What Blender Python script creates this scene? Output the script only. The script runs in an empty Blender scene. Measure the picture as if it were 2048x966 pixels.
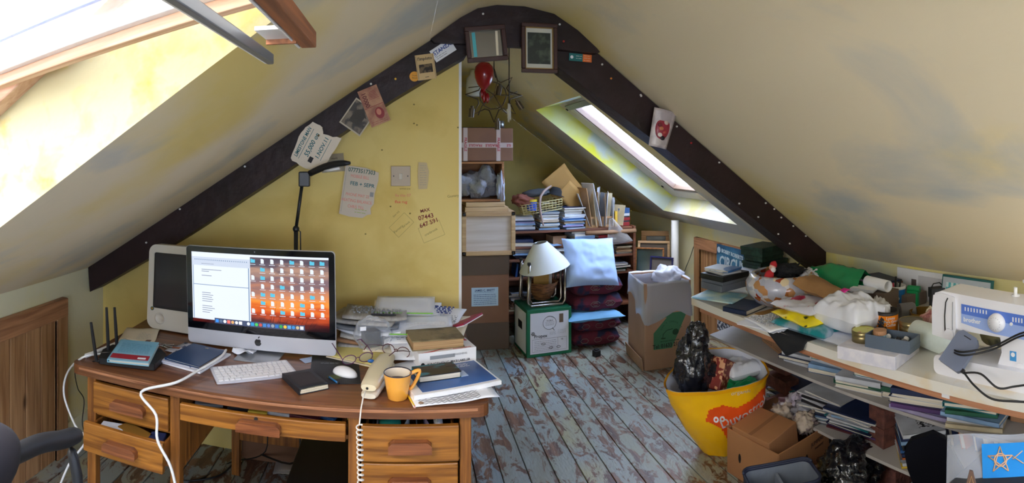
import bpy, math, random
from mathutils import Vector, Matrix, noise
PI = math.pi
random.seed(7)
sc = bpy.context.scene
# ---------------------------------------------------------------- camera (a stitched, cylindrical panorama)
F, XV, YH, EYE = 1105.0, 810.0, 308.0, 1.5      # focal length and view centre of the 2048x966 frame
cd = bpy.data.cameras.new('camera'); cam = bpy.data.objects.new('camera', cd); sc.collection.objects.link(cam)
cd.type = 'PANO'; cd.panorama_type = 'CENTRAL_CYLINDRICAL'
cd.central_cylindrical_radius = 1.0
cd.central_cylindrical_range_u_min = (0 - XV) / F; cd.central_cylindrical_range_u_max = (2048 - XV) / F
cd.central_cylindrical_range_v_min = (YH - 966) / F; cd.central_cylindrical_range_v_max = YH / F
cd.clip_start = 0.02
cam.location = (0, 0, EYE); cam.rotation_euler = (PI / 2, 0, 0)
sc.camera = cam
# ---------------------------------------------------------------- view, world
sc.view_settings.view_transform = 'Standard'; sc.view_settings.look = 'None'
sc.view_settings.gamma = 1.0; sc.view_settings.use_curve_mapping = False
sc.view_settings.exposure = 0.3
SKY = 13.0
w = bpy.data.worlds.new('sky'); sc.world = w; w.use_nodes = True
nt = w.node_tree; bg = nt.nodes['Background']
tc = nt.nodes.new('ShaderNodeTexCoord'); nz = nt.nodes.new('ShaderNodeTexNoise'); nz.inputs['Scale'].default_value = 2.2
nz.inputs['Detail'].default_value = 3
cr = nt.nodes.new('ShaderNodeValToRGB')
cr.color_ramp.elements[0].position = .35; cr.color_ramp.elements[0].color = (.80, .88, 1.0, 1)
cr.color_ramp.elements[1].position = .6; cr.color_ramp.elements[1].color = (1.0, 1.0, 1.0, 1)
nt.links.new(tc.outputs['Generated'], nz.inputs['Vector']); nt.links.new(nz.outputs['Fac'], cr.inputs['Fac'])
# the sky is whiter on one side of the roof and bluer on the other
sx_ = nt.nodes.new('ShaderNodeSeparateXYZ'); mr_ = nt.nodes.new('ShaderNodeMapRange'); mr_.inputs['From Min'].default_value = -.5; mr_.inputs['From Max'].default_value = .6
tint = nt.nodes.new('ShaderNodeMix'); tint.data_type = 'RGBA'; tint.inputs[6].default_value = (1.0, .96, .92, 1); tint.inputs[7].default_value = (.50, .66, .98, 1)
mul = nt.nodes.new('ShaderNodeMix'); mul.data_type = 'RGBA'; mul.blend_type = 'MULTIPLY'; mul.inputs[0].default_value = 1
nt.links.new(tc.outputs['Generated'], sx_.inputs[0]); nt.links.new(sx_.outputs['X'], mr_.inputs['Value']); nt.links.new(mr_.outputs[0], tint.inputs[0])
nt.links.new(cr.outputs['Color'], mul.inputs[6]); nt.links.new(tint.outputs[2], mul.inputs[7]); nt.links.new(mul.outputs[2], bg.inputs['Color']); bg.inputs['Strength'].default_value = SKY
sc.cycles.max_bounces = 10; sc.cycles.diffuse_bounces = 7; sc.cycles.transparent_max_bounces = 16
sc.cycles.glossy_bounces = 3; sc.cycles.transmission_bounces = 4
sc.cycles.caustics_reflective = False; sc.cycles.caustics_refractive = False
sc.cycles.sample_clamp_indirect = 6.0
sc.cycles.use_denoising = True
def portal(c, n, up, sx, sy):
    l = bpy.data.lights.new('daylight_portal', 'AREA'); l.shape = 'RECTANGLE'; l.size = sx; l.size_y = sy
    l.cycles.is_portal = True
    o = bpy.data.objects.new('daylight_portal', l); sc.collection.objects.link(o)
    z = -Vector(n).normalized(); x = Vector(up).cross(z).normalized(); y = z.cross(x)
    m = Matrix((x, y, z)).transposed().to_4x4(); m.translation = Vector(c); o.matrix_world = m
# ---------------------------------------------------------------- pixel of the photograph -> point in the room
def ray(x, y):
    t = (x - XV) / F; return Vector((math.sin(t), math.cos(t), (YH - y) / F))
EYEV = Vector((0, 0, EYE))
def hit(x, y, n, p0):
    d = ray(x, y); n = Vector(n); return EYEV + d * ((Vector(p0) - EYEV).dot(n) / d.dot(n))
def aY(x, y, Y): return hit(x, y, (0, 1, 0), (0, Y, 0))
def aX(x, y, X): return hit(x, y, (1, 0, 0), (X, 0, 0))
def aZ(x, y, Z): return hit(x, y, (0, 0, 1), (0, 0, Z))
# ---------------------------------------------------------------- materials
def lin(c): return tuple((v / 12.92 if v <= .04045 else ((v + .055) / 1.055) ** 2.4) for v in c)
def C(r, g, b): return lin((r / 255, g / 255, b / 255)) + (1,)
_m = {}
def mat(name, c, rough=.6, metal=0, c2=None, ns=8, nlo=.4, nhi=.6, bump=0, bs=60, emit=0, spec=.5, coat=0, stretch=None, detail=4, trans=0, alpha=1, sheen=0, dist=0):
    """One procedural material: a colour, an optional second colour mixed in by noise, bump."""
    if name in _m: return _m[name]
    m = bpy.data.materials.new(name); m.use_nodes = True; t = m.node_tree; p = t.nodes['Principled BSDF']
    _m[name] = m
    c = c if len(c) == 4 else tuple(c) + (1,)
    p.inputs['Base Color'].default_value = c; p.inputs['Roughness'].default_value = rough; p.inputs['Metallic'].default_value = metal
    p.inputs['Specular IOR Level'].default_value = spec; p.inputs['Coat Weight'].default_value = coat
    p.inputs['Transmission Weight'].default_value = trans; p.inputs['Alpha'].default_value = alpha
    p.inputs['Sheen Weight'].default_value = sheen
    m.diffuse_color = c
    vec = None
    if c2 is not None or bump:
        tcn = t.nodes.new('ShaderNodeTexCoord'); vec = tcn.outputs['Object']
        if stretch:
            mp = t.nodes.new('ShaderNodeMapping'); mp.inputs['Scale'].default_value = stretch
            t.links.new(vec, mp.inputs['Vector']); vec = mp.outputs['Vector']
    if c2 is not None:
        c2 = c2 if len(c2) == 4 else tuple(c2) + (1,)
        n = t.nodes.new('ShaderNodeTexNoise'); n.inputs['Scale'].default_value = ns; n.inputs['Detail'].default_value = detail
        n.inputs['Distortion'].default_value = dist
        r = t.nodes.new('ShaderNodeValToRGB'); r.color_ramp.elements[0].position = nlo; r.color_ramp.elements[1].position = nhi
        r.color_ramp.elements[0].color = c; r.color_ramp.elements[1].color = c2
        t.links.new(vec, n.inputs['Vector']); t.links.new(n.outputs['Fac'], r.inputs['Fac']); t.links.new(r.outputs['Color'], p.inputs['Base Color'])
        if emit: t.links.new(r.outputs['Color'], p.inputs['Emission Color'])
    if bump:
        n = t.nodes.new('ShaderNodeTexNoise'); n.inputs['Scale'].default_value = bs; n.inputs['Detail'].default_value = 3
        b = t.nodes.new('ShaderNodeBump'); b.inputs['Strength'].default_value = bump; b.inputs['Distance'].default_value = .01
        t.links.new(vec, n.inputs['Vector']); t.links.new(n.outputs['Fac'], b.inputs['Height']); t.links.new(b.outputs['Normal'], p.inputs['Normal'])
    if emit:
        p.inputs['Emission Color'].default_value = c; p.inputs['Emission Strength'].default_value = emit
    return m
def wood(name, c1, c2, axis='x', scale=1.0, rough=.5, coat=0, knots=False):
    if name in _m: return _m[name]
    m = bpy.data.materials.new(name); m.use_nodes = True; t = m.node_tree; p = t.nodes['Principled BSDF']; _m[name] = m
    s = {'x': (1.2, 22, 22), 'y': (22, 1.2, 22), 'z': (22, 22, 1.2)}[axis]
    tcn = t.nodes.new('ShaderNodeTexCoord'); mp = t.nodes.new('ShaderNodeMapping'); mp.inputs['Scale'].default_value = [v * scale for v in s]
    n = t.nodes.new('ShaderNodeTexNoise'); n.inputs['Scale'].default_value = 2.5; n.inputs['Detail'].default_value = 6; n.inputs['Distortion'].default_value = .6
    r = t.nodes.new('ShaderNodeValToRGB'); r.color_ramp.elements[0].position = .36; r.color_ramp.elements[1].position = .64
    r.color_ramp.elements[0].color = c2; r.color_ramp.elements[1].color = c1
    L = t.links.new
    L(tcn.outputs['Object'], mp.inputs['Vector']); L(mp.outputs['Vector'], n.inputs['Vector']); L(n.outputs['Fac'], r.inputs['Fac'])
    out = r.outputs['Color']
    if knots:
        mp2 = t.nodes.new('ShaderNodeMapping'); mp2.inputs['Scale'].default_value = [{'x': (3.5, 8, 8), 'y': (8, 3.5, 8), 'z': (8, 8, 3.5)}[axis][k] for k in range(3)]
        v = t.nodes.new('ShaderNodeTexVoronoi'); v.inputs['Scale'].default_value = 1.0
        r2 = t.nodes.new('ShaderNodeValToRGB'); r2.color_ramp.elements[0].position = .05; r2.color_ramp.elements[1].position = .16
        r2.color_ramp.elements[0].color = (1, 1, 1, 1); r2.color_ramp.elements[1].color = (0, 0, 0, 1)
        mx = t.nodes.new('ShaderNodeMix'); mx.data_type = 'RGBA'; mx.inputs[7].default_value = (c2[0] * .3, c2[1] * .25, c2[2] * .25, 1)
        L(tcn.outputs['Object'], mp2.inputs['Vector']); L(mp2.outputs['Vector'], v.inputs['Vector']); L(v.outputs['Distance'], r2.inputs['Fac'])
        L(r2.outputs['Color'], mx.inputs[0]); L(out, mx.inputs[6]); out = mx.outputs[2]
    L(out, p.inputs['Base Color']); p.inputs['Roughness'].default_value = rough; p.inputs['Coat Weight'].default_value = coat
    b = t.nodes.new('ShaderNodeBump'); b.inputs['Strength'].default_value = .25; b.inputs['Distance'].default_value = .004
    L(n.outputs['Fac'], b.inputs['Height']); L(b.outputs['Normal'], p.inputs['Normal'])
    return m
def clear(name, c, haze=.25, rough=.15):
    """Thin clear plastic or glass: see-through with a sheen."""
    if name in _m: return _m[name]
    m = bpy.data.materials.new(name); m.use_nodes = True; t = m.node_tree; _m[name] = m
    p = t.nodes['Principled BSDF']; p.inputs['Base Color'].default_value = c; p.inputs['Roughness'].default_value = rough
    tr = t.nodes.new('ShaderNodeBsdfTransparent'); mx = t.nodes.new('ShaderNodeMixShader'); out = t.nodes['Material Output']
    lw = t.nodes.new('ShaderNodeLayerWeight'); lw.inputs['Blend'].default_value = .35
    ma = t.nodes.new('ShaderNodeMath'); ma.operation = 'MULTIPLY_ADD'; ma.inputs[1].default_value = .5; ma.inputs[2].default_value = haze
    t.links.new(lw.outputs['Facing'], ma.inputs[0]); t.links.new(ma.outputs[0], mx.inputs['Fac'])
    t.links.new(tr.outputs[0], mx.inputs[1]); t.links.new(p.outputs[0], mx.inputs[2]); t.links.new(mx.outputs[0], out.inputs['Surface'])
    return m
# ---------------------------------------------------------------- mesh builder
I4 = Matrix.Identity(4)
def T(x, y, z): return Matrix.Translation((x, y, z))
def R(a, ax='Z'): return Matrix.Rotation(a, 4, ax)
def D(a): return math.radians(a)
def face(o, n, up=(0, 0, 1), roll=0):
    """Local x right, y up, z out of a surface with normal n, as seen by someone facing it."""
    z = Vector(n).normalized(); x = Vector(up).cross(z).normalized(); y = z.cross(x)
    m = Matrix((x, y, z)).transposed().to_4x4(); m.translation = Vector(o); return m @ R(roll)
class MB:
    def __init__(s): s.v = []; s.f = []; s.mi = []; s.sm = []; s.mats = []
    def add(s, vs, fs, m, M=None, smooth=False):
        b = len(s.v); M = M or I4
        s.v += [tuple(M @ Vector(v)) for v in vs]
        if m not in s.mats: s.mats.append(m)
        k = s.mats.index(m)
        for f in fs: s.f.append([b + i for i in f]); s.mi.append(k); s.sm.append(smooth)
        return s
    def box(s, c, d, m, M=None, rz=0, taper=1.0):
        x, y, z = d[0] / 2, d[1] / 2, d[2] / 2; q = taper
        vs = [(-x, -y, -z), (x, -y, -z), (x, y, -z), (-x, y, -z), (-x * q, -y * q, z), (x * q, -y * q, z), (x * q, y * q, z), (-x * q, y * q, z)]
        fs = [(0, 3, 2, 1), (4, 5, 6, 7), (0, 1, 5, 4), (1, 2, 6, 5), (2, 3, 7, 6), (3, 0, 4, 7)]
        return s.add(vs, fs, m, (M or I4) @ T(*c) @ R(rz))
    def quad(s, pts, m, M=None): return s.add(pts, [tuple(range(len(pts)))], m, M)
    def prism(s, poly, z0, z1, m, M=None, smooth=False):
        n = len(poly)
        ar = sum(poly[i][0] * poly[(i + 1) % n][1] - poly[(i + 1) % n][0] * poly[i][1] for i in range(n))
        if ar < 0: poly = poly[::-1]
        vs = [(p[0], p[1], z0) for p in poly] + [(p[0], p[1], z1) for p in poly]
        s.add(vs, [tuple(range(n - 1, -1, -1)), tuple(range(n, 2 * n))], m, M)
        return s.add(vs, [(i, (i + 1) % n, n + (i + 1) % n, n + i) for i in range(n)], m, M, smooth)
    def lathe(s, prof, m, M=None, n=24, smooth=True, sx=1, sy=1):
        vs = []; fs = []; k = len(prof)
        for i in range(n):
            a = 2 * PI * i / n
            for r, z in prof: vs.append((r * math.cos(a) * sx, r * math.sin(a) * sy, z))
        for i in range(n):
            j = (i + 1) % n
            for q in range(k - 1): fs.append((i * k + q, j * k + q, j * k + q + 1, i * k + q + 1))
        return s.add(vs, fs, m, M, smooth)
    def disc(s, r, z, m, M=None, n=24, up=True):
        vs = [(r * math.cos(2 * PI * i / n), r * math.sin(2 * PI * i / n), z) for i in range(n)]
        return s.add(vs, [tuple(range(n)) if up else tuple(range(n - 1, -1, -1))], m, M)
    def cyl(s, r, z0, z1, m, M=None, n=20, r2=None):
        r2 = r if r2 is None else r2
        s.lathe([(r, z0), (r2, z1)], m, M, n); s.disc(r, z0, m, M, n, False); return s.disc(r2, z1, m, M, n)
    def tube(s, pts, r, m, M=None, n=8, closed=False, smooth=True):
        pts = [Vector(p) for p in pts]; k = len(pts); vs = []; fs = []
        up = None
        for i, p in enumerate(pts):
            if closed: d = pts[(i + 1) % k] - pts[i - 1]
            else: d = pts[min(i + 1, k - 1)] - pts[max(i - 1, 0)]
            if d.length < 1e-9: d = Vector((0, 0, 1))
            d.normalize()
            if up is None:
                up = Vector((0, 0, 1)) if abs(d.z) < .9 else Vector((1, 0, 0))
            a = (up - d * up.dot(d)).normalized(); b = d.cross(a); up = a
            rr = r[i] if isinstance(r, (list, tuple)) else r
            for j in range(n):
                t = 2 * PI * j / n; vs.append(p + (a * math.cos(t) + b * math.sin(t)) * rr)
        for i in range(k if closed else k - 1):
            i2 = (i + 1) % k
            for j in range(n): fs.append((i * n + j, i * n + (j + 1) % n, i2 * n + (j + 1) % n, i2 * n + j))
        if not closed: fs.append(tuple(range(n - 1, -1, -1))); fs.append(tuple((k - 1) * n + j for j in range(n)))
        return s.add(vs, fs, m, M, smooth)
    def grid(s, nu, nv, fn, m, M=None, smooth=True):
        vs = [fn(i / nu, j / nv) for j in range(nv + 1) for i in range(nu + 1)]
        fs = [(j * (nu + 1) + i, j * (nu + 1) + i + 1, (j + 1) * (nu + 1) + i + 1, (j + 1) * (nu + 1) + i) for j in range(nv) for i in range(nu)]
        return s.add(vs, fs, m, M, smooth)
    def ball(s, c, r, m, M=None, n=14, amp=0, fr=3, seed=0, smooth=True, flat=None):
        vs = []; fs = []; nu, nv = n * 2, n; r = Vector(r) if not isinstance(r, (int, float)) else Vector((r, r, r)); c = Vector(c)
        for j in range(nv + 1):
            b = PI * j / nv
            for i in range(nu):
                a = 2 * PI * i / nu; d = Vector((math.sin(b) * math.cos(a), math.sin(b) * math.sin(a), math.cos(b)))
                k = 1 + (amp * noise.noise(d * fr + Vector((seed, seed * 1.7, 0))) + amp * .5 * noise.noise(d * fr * 2.7 + Vector((seed, 0, 5))) + amp * .3 * noise.noise(d * fr * 6 + Vector((0, seed, 5))) if amp else 0)
                p = Vector((d.x * r.x, d.y * r.y, d.z * r.z)) * k + c
                if flat is not None and p.z < flat: p.z = flat
                vs.append(p)
        for j in range(nv):
            for i in range(nu): fs.append((j * nu + i, (j + 1) * nu + i, (j + 1) * nu + (i + 1) % nu, j * nu + (i + 1) % nu))
        return s.add(vs, fs, m, M, smooth)
    def text(s, body, size, m, M=None, align='CENTER', shear=0, bold=0, wide=1.0):
        """Lettering, thin, lying on the local xy plane (z up out of the surface)."""
        cu = bpy.data.curves.new('lettering', 'FONT'); cu.body = body; cu.size = size; cu.align_x = align; cu.align_y = 'CENTER'
        cu.extrude = .0002; cu.shear = shear; cu.resolution_u = 2; cu.offset = bold
        o = bpy.data.objects.new('lettering', cu); sc.collection.objects.link(o)
        me = o.to_mesh()
        vs = [(v.co.x * wide, v.co.y, v.co.z + .0003) for v in me.vertices]; fs = [tuple(p.vertices) for p in me.polygons]
        o.to_mesh_clear(); bpy.data.objects.remove(o); bpy.data.curves.remove(cu)
        return s.add(vs, fs, m, M)
    def build(s, name, parent=None, M=None, bevel=0, seg=2, solid=0, sub=0, off=-1, **tags):
        me = bpy.data.meshes.new(name); me.from_pydata(s.v, [], s.f); 
        for m in s.mats: me.materials.append(m)
        me.polygons.foreach_set('material_index', s.mi); me.polygons.foreach_set('use_smooth', s.sm); me.update()
        o = bpy.data.objects.new(name, me); sc.collection.objects.link(o)
        if parent is not None: o.parent = parent
        if M is not None: o.matrix_local = M
        if sub: q = o.modifiers.new('sub', 'SUBSURF'); q.levels = sub; q.render_levels = sub
        if solid: q = o.modifiers.new('solid', 'SOLIDIFY'); q.thickness = solid; q.offset = off
        if bevel: q = o.modifiers.new('bev', 'BEVEL'); q.width = bevel; q.segments = seg; q.limit_method = 'ANGLE'; q.angle_limit = D(40)
        return tag(o, **tags)
def tag(o, label=None, cat=None, group=None, kind=None):
    if label: o['label'] = label
    if cat: o['category'] = cat
    if group: o['group'] = group
    if kind: o['kind'] = kind
    return o
def root(name, M, label, cat, group=None):
    o = bpy.data.objects.new(name, None); o.empty_display_size = .05; sc.collection.objects.link(o)
    o.matrix_world = M if isinstance(M, Matrix) else T(*M)
    return tag(o, label, cat, group)
def copy_tree(o, M=None, label=None, parent=None):
    c = o.copy(); sc.collection.objects.link(c)
    if parent is not None: c.parent = parent
    for ch in list(o.children): copy_tree(ch, parent=c)
    if M is not None: c.matrix_world = M
    if label: c['label'] = label
    return c
# ================================================================ THE SETTING
RL = lambda x: .935 + .651 * (x + 1.49)
RR = lambda x: .935 + .744 * (2.2 - x)
FZ = .124                                          # floor height in the units the plan was taken in
YB, YF, YW = 5.07, -1.7, 2.45                      # gable wall, wall behind the viewer, partition
NL = Vector((-.651, 0, 1)).normalized(); NR = Vector((.744, 0, 1)).normalized()
def paint_mat(name, a, b, c, s1=1.1, s2=2.3, st=(1, 1, 1), lo=.47, hi=.62, lo2=.5, hi2=.66, grime=None):
    m = mat(name, a, .75, c2=b, ns=s1, nlo=lo, nhi=hi, stretch=st, detail=6, bump=.25, bs=14)
    t = m.node_tree; p = t.nodes['Principled BSDF']; L = t.links.new
    src = p.inputs['Base Color'].links[0].from_socket; vec = [n for n in t.nodes if n.type == 'MAPPING' or n.type == 'TEX_COORD'][-1]
    tcn = [n for n in t.nodes if n.type == 'TEX_COORD'][0]
    mp = t.nodes.new('ShaderNodeMapping'); mp.inputs['Location'].default_value = (3.1, 7.7, 1.3); mp.inputs['Scale'].default_value = st
    n = t.nodes.new('ShaderNodeTexNoise'); n.inputs['Scale'].default_value = s2; n.inputs['Detail'].default_value = 7; n.inputs['Distortion'].default_value = .5
    r = t.nodes.new('ShaderNodeValToRGB'); r.color_ramp.elements[0].position = lo2; r.color_ramp.elements[1].position = hi2
    mx = t.nodes.new('ShaderNodeMix'); mx.data_type = 'RGBA'; mx.inputs[7].default_value = c
    L(tcn.outputs['Object'], mp.inputs['Vector']); L(mp.outputs['Vector'], n.inputs['Vector']); L(n.outputs['Fac'], r.inputs['Fac'])
    L(r.outputs['Color'], mx.inputs[0]); L(src, mx.inputs[6]); L(mx.outputs[2], p.inputs['Base Color'])
    return m
M_ceil = paint_mat('washed_ceiling_paint', C(232, 218, 188), C(230, 208, 132), C(190, 194, 192), 1.2, 1.6, st=(1, .8, 1), lo=.5, hi=.64, lo2=.52, hi2=.68)
M_knee = paint_mat('pale_wall_paint', C(222, 216, 180), C(224, 212, 130), C(205, 212, 205), 1.6, 2.2)
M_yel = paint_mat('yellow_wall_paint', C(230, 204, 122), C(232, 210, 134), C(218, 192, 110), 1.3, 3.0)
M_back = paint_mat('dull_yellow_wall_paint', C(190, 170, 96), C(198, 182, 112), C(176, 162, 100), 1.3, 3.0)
M_rev = paint_mat('bright_yellow_reveal_paint', C(190, 182, 142), C(206, 168, 40), C(196, 186, 120), 3.5, 6.0, st=(2.2, 1, 2.2), lo=.5, hi=.66)
M_revg = paint_mat('lime_yellow_reveal_paint', C(214, 212, 60), C(205, 212, 150), C(190, 205, 200), 2.2, 3.0, lo=.45, hi=.6, lo2=.5, hi2=.62)
M_sill = mat('white_sill_paint', C(215, 220, 225), .6, c2=C(215, 215, 160), ns=4)
M_beam = mat('dark_brown_beam_paint', C(32, 19, 18), .5, c2=C(44, 27, 29), ns=5, stretch=(1, 1, 1), bump=.5, bs=18, spec=.35)
M_pine = wood('pine_boards', C(186, 142, 98), C(146, 102, 64), 'z', .8, .5, knots=True)
M_piney = wood('pine_frame_wood', C(184, 132, 92), C(146, 98, 66), 'y', .8, .5, knots=True)
M_oak = wood('oak_desk_wood', C(172, 112, 42), C(118, 70, 22), 'x', 1.2, .42, coat=.1)
M_oakd = wood('oak_desk_top_wood', C(128, 80, 46), C(92, 54, 30), 'x', .8, .38, coat=.15)
M_oakz = wood('oak_side_wood', C(160, 102, 42), C(112, 66, 26), 'z', 1.2, .45)
M_sash = wood('pale_window_pine', C(222, 186, 158), C(196, 150, 120), 'x', .8, .5)
M_sashd = wood('weathered_window_pine', C(176, 112, 72), C(128, 84, 58), 'y', 1, .7)
M_white = mat('white_gloss_paint', C(236, 236, 236), .35)
M_alu = mat('grey_aluminium', C(135, 138, 142), .35, metal=.6)
M_glass = clear('window_glass', (.9, .95, 1, 1), .04, .02)
K = dict(kind='structure')
# floor: painted boards that have worn through
def floor_mat(k):
    m = mat('worn_painted_board_%s' % 'abcd'[k], C(138, 144, 142), .45, c2=[C(152, 148, 118), C(122, 136, 144), C(138, 142, 130), C(128, 130, 122)][k], ns=3, detail=4, stretch=(3, 1, 1), bump=.3, bs=30)
    t = m.node_tree; p = t.nodes['Principled BSDF']; L = t.links.new; src = p.inputs['Base Color'].links[0].from_socket
    tcn = [n for n in t.nodes if n.type == 'TEX_COORD'][0]
    mp = t.nodes.new('ShaderNodeMapping'); mp.inputs['Location'].default_value = (k * 3.3, k * 5.1, 0); mp.inputs['Scale'].default_value = (2.0, .85, 1)
    n = t.nodes.new('ShaderNodeTexNoise'); n.inputs['Scale'].default_value = 7.5; n.inputs['Detail'].default_value = 9; n.inputs['Roughness'].default_value = .72; n.inputs['Distortion'].default_value = .8
    r = t.nodes.new('ShaderNodeValToRGB'); th = [.50, .475, .49, .51][k]
    r.color_ramp.elements[0].position = th; r.color_ramp.elements[1].position = th + .05
    wn = t.nodes.new('ShaderNodeTexNoise'); wn.inputs['Scale'].default_value = 3; wn.inputs['Detail'].default_value = 5
    mp2 = t.nodes.new('ShaderNodeMapping'); mp2.inputs['Scale'].default_value = (14, 1.2, 1)
    rw = t.nodes.new('ShaderNodeValToRGB'); rw.color_ramp.elements[0].color = C(78, 52, 40); rw.color_ramp.elements[1].color = C(122, 88, 68)
    rw.color_ramp.elements[0].position = .35; rw.color_ramp.elements[1].position = .65
    mx = t.nodes.new('ShaderNodeMix'); mx.data_type = 'RGBA'
    L(tcn.outputs['Object'], mp.inputs['Vector']); L(mp.outputs['Vector'], n.inputs['Vector']); L(n.outputs['Fac'], r.inputs['Fac'])
    L(tcn.outputs['Object'], mp2.inputs['Vector']); L(mp2.outputs['Vector'], wn.inputs['Vector']); L(wn.outputs['Fac'], rw.inputs['Fac'])
    L(r.outputs['Color'], mx.inputs[0]); L(src, mx.inputs[6]); L(rw.outputs['Color'], mx.inputs[7]); L(mx.outputs[2], p.inputs['Base Color'])
    return m
FM = [floor_mat(k) for k in range(4)]; M_gap = mat('dark_gap', C(30, 20, 16), .9)
fb = MB(); fb.box((.35, 1.68, FZ - .03), (4.2, 7.0, .02), M_gap)
x = -1.62; rf = random.Random(4)
while x < 2.3:
    cuts = [YF - .1] + sorted(rf.uniform(YF, YB) for _ in range(1)) + [YB + .05]
    for a, b in zip(cuts, cuts[1:]):
        fb.box((x + .0555, (a + b) / 2, FZ - .011), (.1085, b - a - .002, .022), FM[rf.randrange(4)])
    x += .113
fb.build('floor', bevel=.0015, seg=1, **K)
# ceiling: one sheet of slopes and rounded ridge, with the two roof-light openings cut in it
S1 = (-1.36, -.232, -.2, .995); S2 = (.988, 2.072, 3.02, 4.1); S4 = (.988, 2.072, -1.05, .10)          # openings: x0, x1, y0, y1
prof = [(.1, 1.97), (.228, 2.063), (.3, 2.104), (.38, 2.121), (.5, 2.121), (.627, 2.098), (.733, 2.035), (.833, 1.952)]
def slope(b, xs, zf, ops, m):
    ys = sorted([YF, YB] + [q for op in ops for q in op[2:]])
    for i in range(len(xs) - 1):
        for j in range(len(ys) - 1):
            if any(op[0] - 1e-6 <= xs[i] < op[1] - 1e-6 and op[2] - 1e-6 <= ys[j] < op[3] - 1e-6 for op in ops): continue
            y0, y1 = ys[j], ys[j + 1]
            b.quad([(xs[i], y0, zf(xs[i])), (xs[i], y1, zf(xs[i])), (xs[i + 1], y1, zf(xs[i + 1])), (xs[i + 1], y0, zf(xs[i + 1]))], m)
cl = MB(); slope(cl, [-1.49, S1[0], S1[1], .1], RL, [S1], M_ceil); cl.build('ceiling', **K)
cl = MB(); slope(cl, [.833, S2[0], S2[1], 2.2], RR, [S2, S4], M_ceil); cl.build('ceiling', **K)
cl = MB(); cl.grid(len(prof) - 1, 1, lambda u, v: (*[prof[round(u * (len(prof) - 1))][0]], YF + v * (YB - YF), prof[round(u * (len(prof) - 1))][1]), M_ceil); cl.build('ceiling', **K)
# walls
door2 = (2.72, 3.76)
MB().box((-1.54, .4, .47), (.1, 4.3, .94), M_knee).build('wall_left', **K)
MB().box((2.25, 1.68, .47), (.1, 6.9, .94), M_knee).build('wall_right', **K)
pp = [(-1.49, 0), (.249, 0), (.249, 2.07)] + [(.228, 2.063), (.1, 1.97), (-1.49, .935)]
fy = lambda y: Matrix(((1, 0, 0, 0), (0, 0, -1, y), (0, 1, 0, 0), (0, 0, 0, 1)))      # drawing plane -> vertical plane facing the viewer
b = MB(); b.prism(pp, -.09, 0, M_yel, fy(YW)); b.box((.2455, YW + .05, 1.04), (.012, .105, 2.05), M_white).build('wall_back', **K)
gp = [(-1.6, 0), (2.3, 0), (2.3, .9), (2.2, .935)] + [(p[0], p[1]) for p in prof[::-1]] + [(-1.49, .935), (-1.6, .9)]
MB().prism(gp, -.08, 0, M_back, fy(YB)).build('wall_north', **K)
W3 = (-.55, .75, .8, 1.6)                        # gable window behind the viewer
gl = [(-1.6, 0), (W3[0], 0), (W3[0], RL(W3[0])), (-1.49, .935), (-1.6, .9)]
gr = [(W3[1], 0), (2.3, 0), (2.3, .9), (2.2, .935), (.833, 1.952), (W3[1], 2.02)]
gt = [(W3[0], W3[3]), (W3[1], W3[3]), (W3[1], 2.02)] + [p for p in prof[::-1] if p[0] < W3[1]] + [(W3[0], RL(W3[0]))]
b = MB()
for q in (gl, gr, gt, [(W3[0], 0), (W3[1], 0), (W3[1], W3[2]), (W3[0], W3[2])]): b.prism(q, 0, .08, M_knee, fy(YF))
b.build('wall_front', **K)
w3 = root('window_3', (0, YF, 0), None, None); w3['kind'] = 'structure'
b = MB(); cx, cz = (W3[0] + W3[1]) / 2, (W3[2] + W3[3]) / 2
for xx in (W3[0] + .02, cx, W3[1] - .02): b.box((xx, -.04, cz), (.04, .05, W3[3] - W3[2]), M_white)
for zz in (W3[2] + .02, W3[3] - .02): b.box((cx, -.04, zz), (W3[1] - W3[0], .05, .04), M_white)
b.build('window_frame', w3, bevel=.003)
b = MB(); b.box((cx, -.04, cz), (W3[1] - W3[0] - .06, .004, W3[3] - W3[2] - .06), M_glass); b.build('glass', w3)
portal((cx, YF - .1, cz), (0, 1, 0), (0, 0, 1), W3[1] - W3[0] + .1, W3[3] - W3[2] + .1)
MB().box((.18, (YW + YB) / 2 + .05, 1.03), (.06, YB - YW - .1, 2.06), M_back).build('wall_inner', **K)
# ---- open roof light over the desk (window_1)
O = .235
def up1(x, y, d): p = Vector((x, y, RL(x))) + NL * d; return tuple(p)
def up2(x, y, d): p = Vector((x, y, RR(x))) + NR * d; return tuple(p)
b = MB(); x0, x1, y0, y1 = S1
b.quad([(x0, y1, RL(x0)), (x1, y1, RL(x1)), up1(x1, y1, O), up1(x0, y1, O)], M_rev)
b.quad([(x0, y0, RL(x0)), (x1, y0, RL(x1)), up1(x1, y0, O), up1(x0, y0, O)], M_rev)
b.quad([(x1, y0, RL(x1)), (x1, y1, RL(x1)), up1(x1 + .14, y1, O), up1(x1 + .14, y0, O)], M_rev)
b.quad([(x1, y1, RL(x1)), up1(x1 + .14, y1, O), up1(x1, y1, O)], M_rev)
b.quad([(x0, y0, RL(x0)), (x0, y1, RL(x0)), up1(x0, y1, O), up1(x0, y0, O)], M_rev)
b.build('trim_1', **K)
SLX = Matrix.Rotation(-math.atan(.651), 4, 'Y')
def slab1(b, xa, xb, ya, yb, d0, d1, m):
    vs = [up1(x, y, d) for d in (d0, d1) for x, y in ((xa, ya), (xb, ya), (xb, yb), (xa, yb))]
    b.add(vs, [(0, 3, 2, 1), (4, 5, 6, 7), (0, 1, 5, 4), (1, 2, 6, 5), (2, 3, 7, 6), (3, 0, 4, 7)], m)
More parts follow.
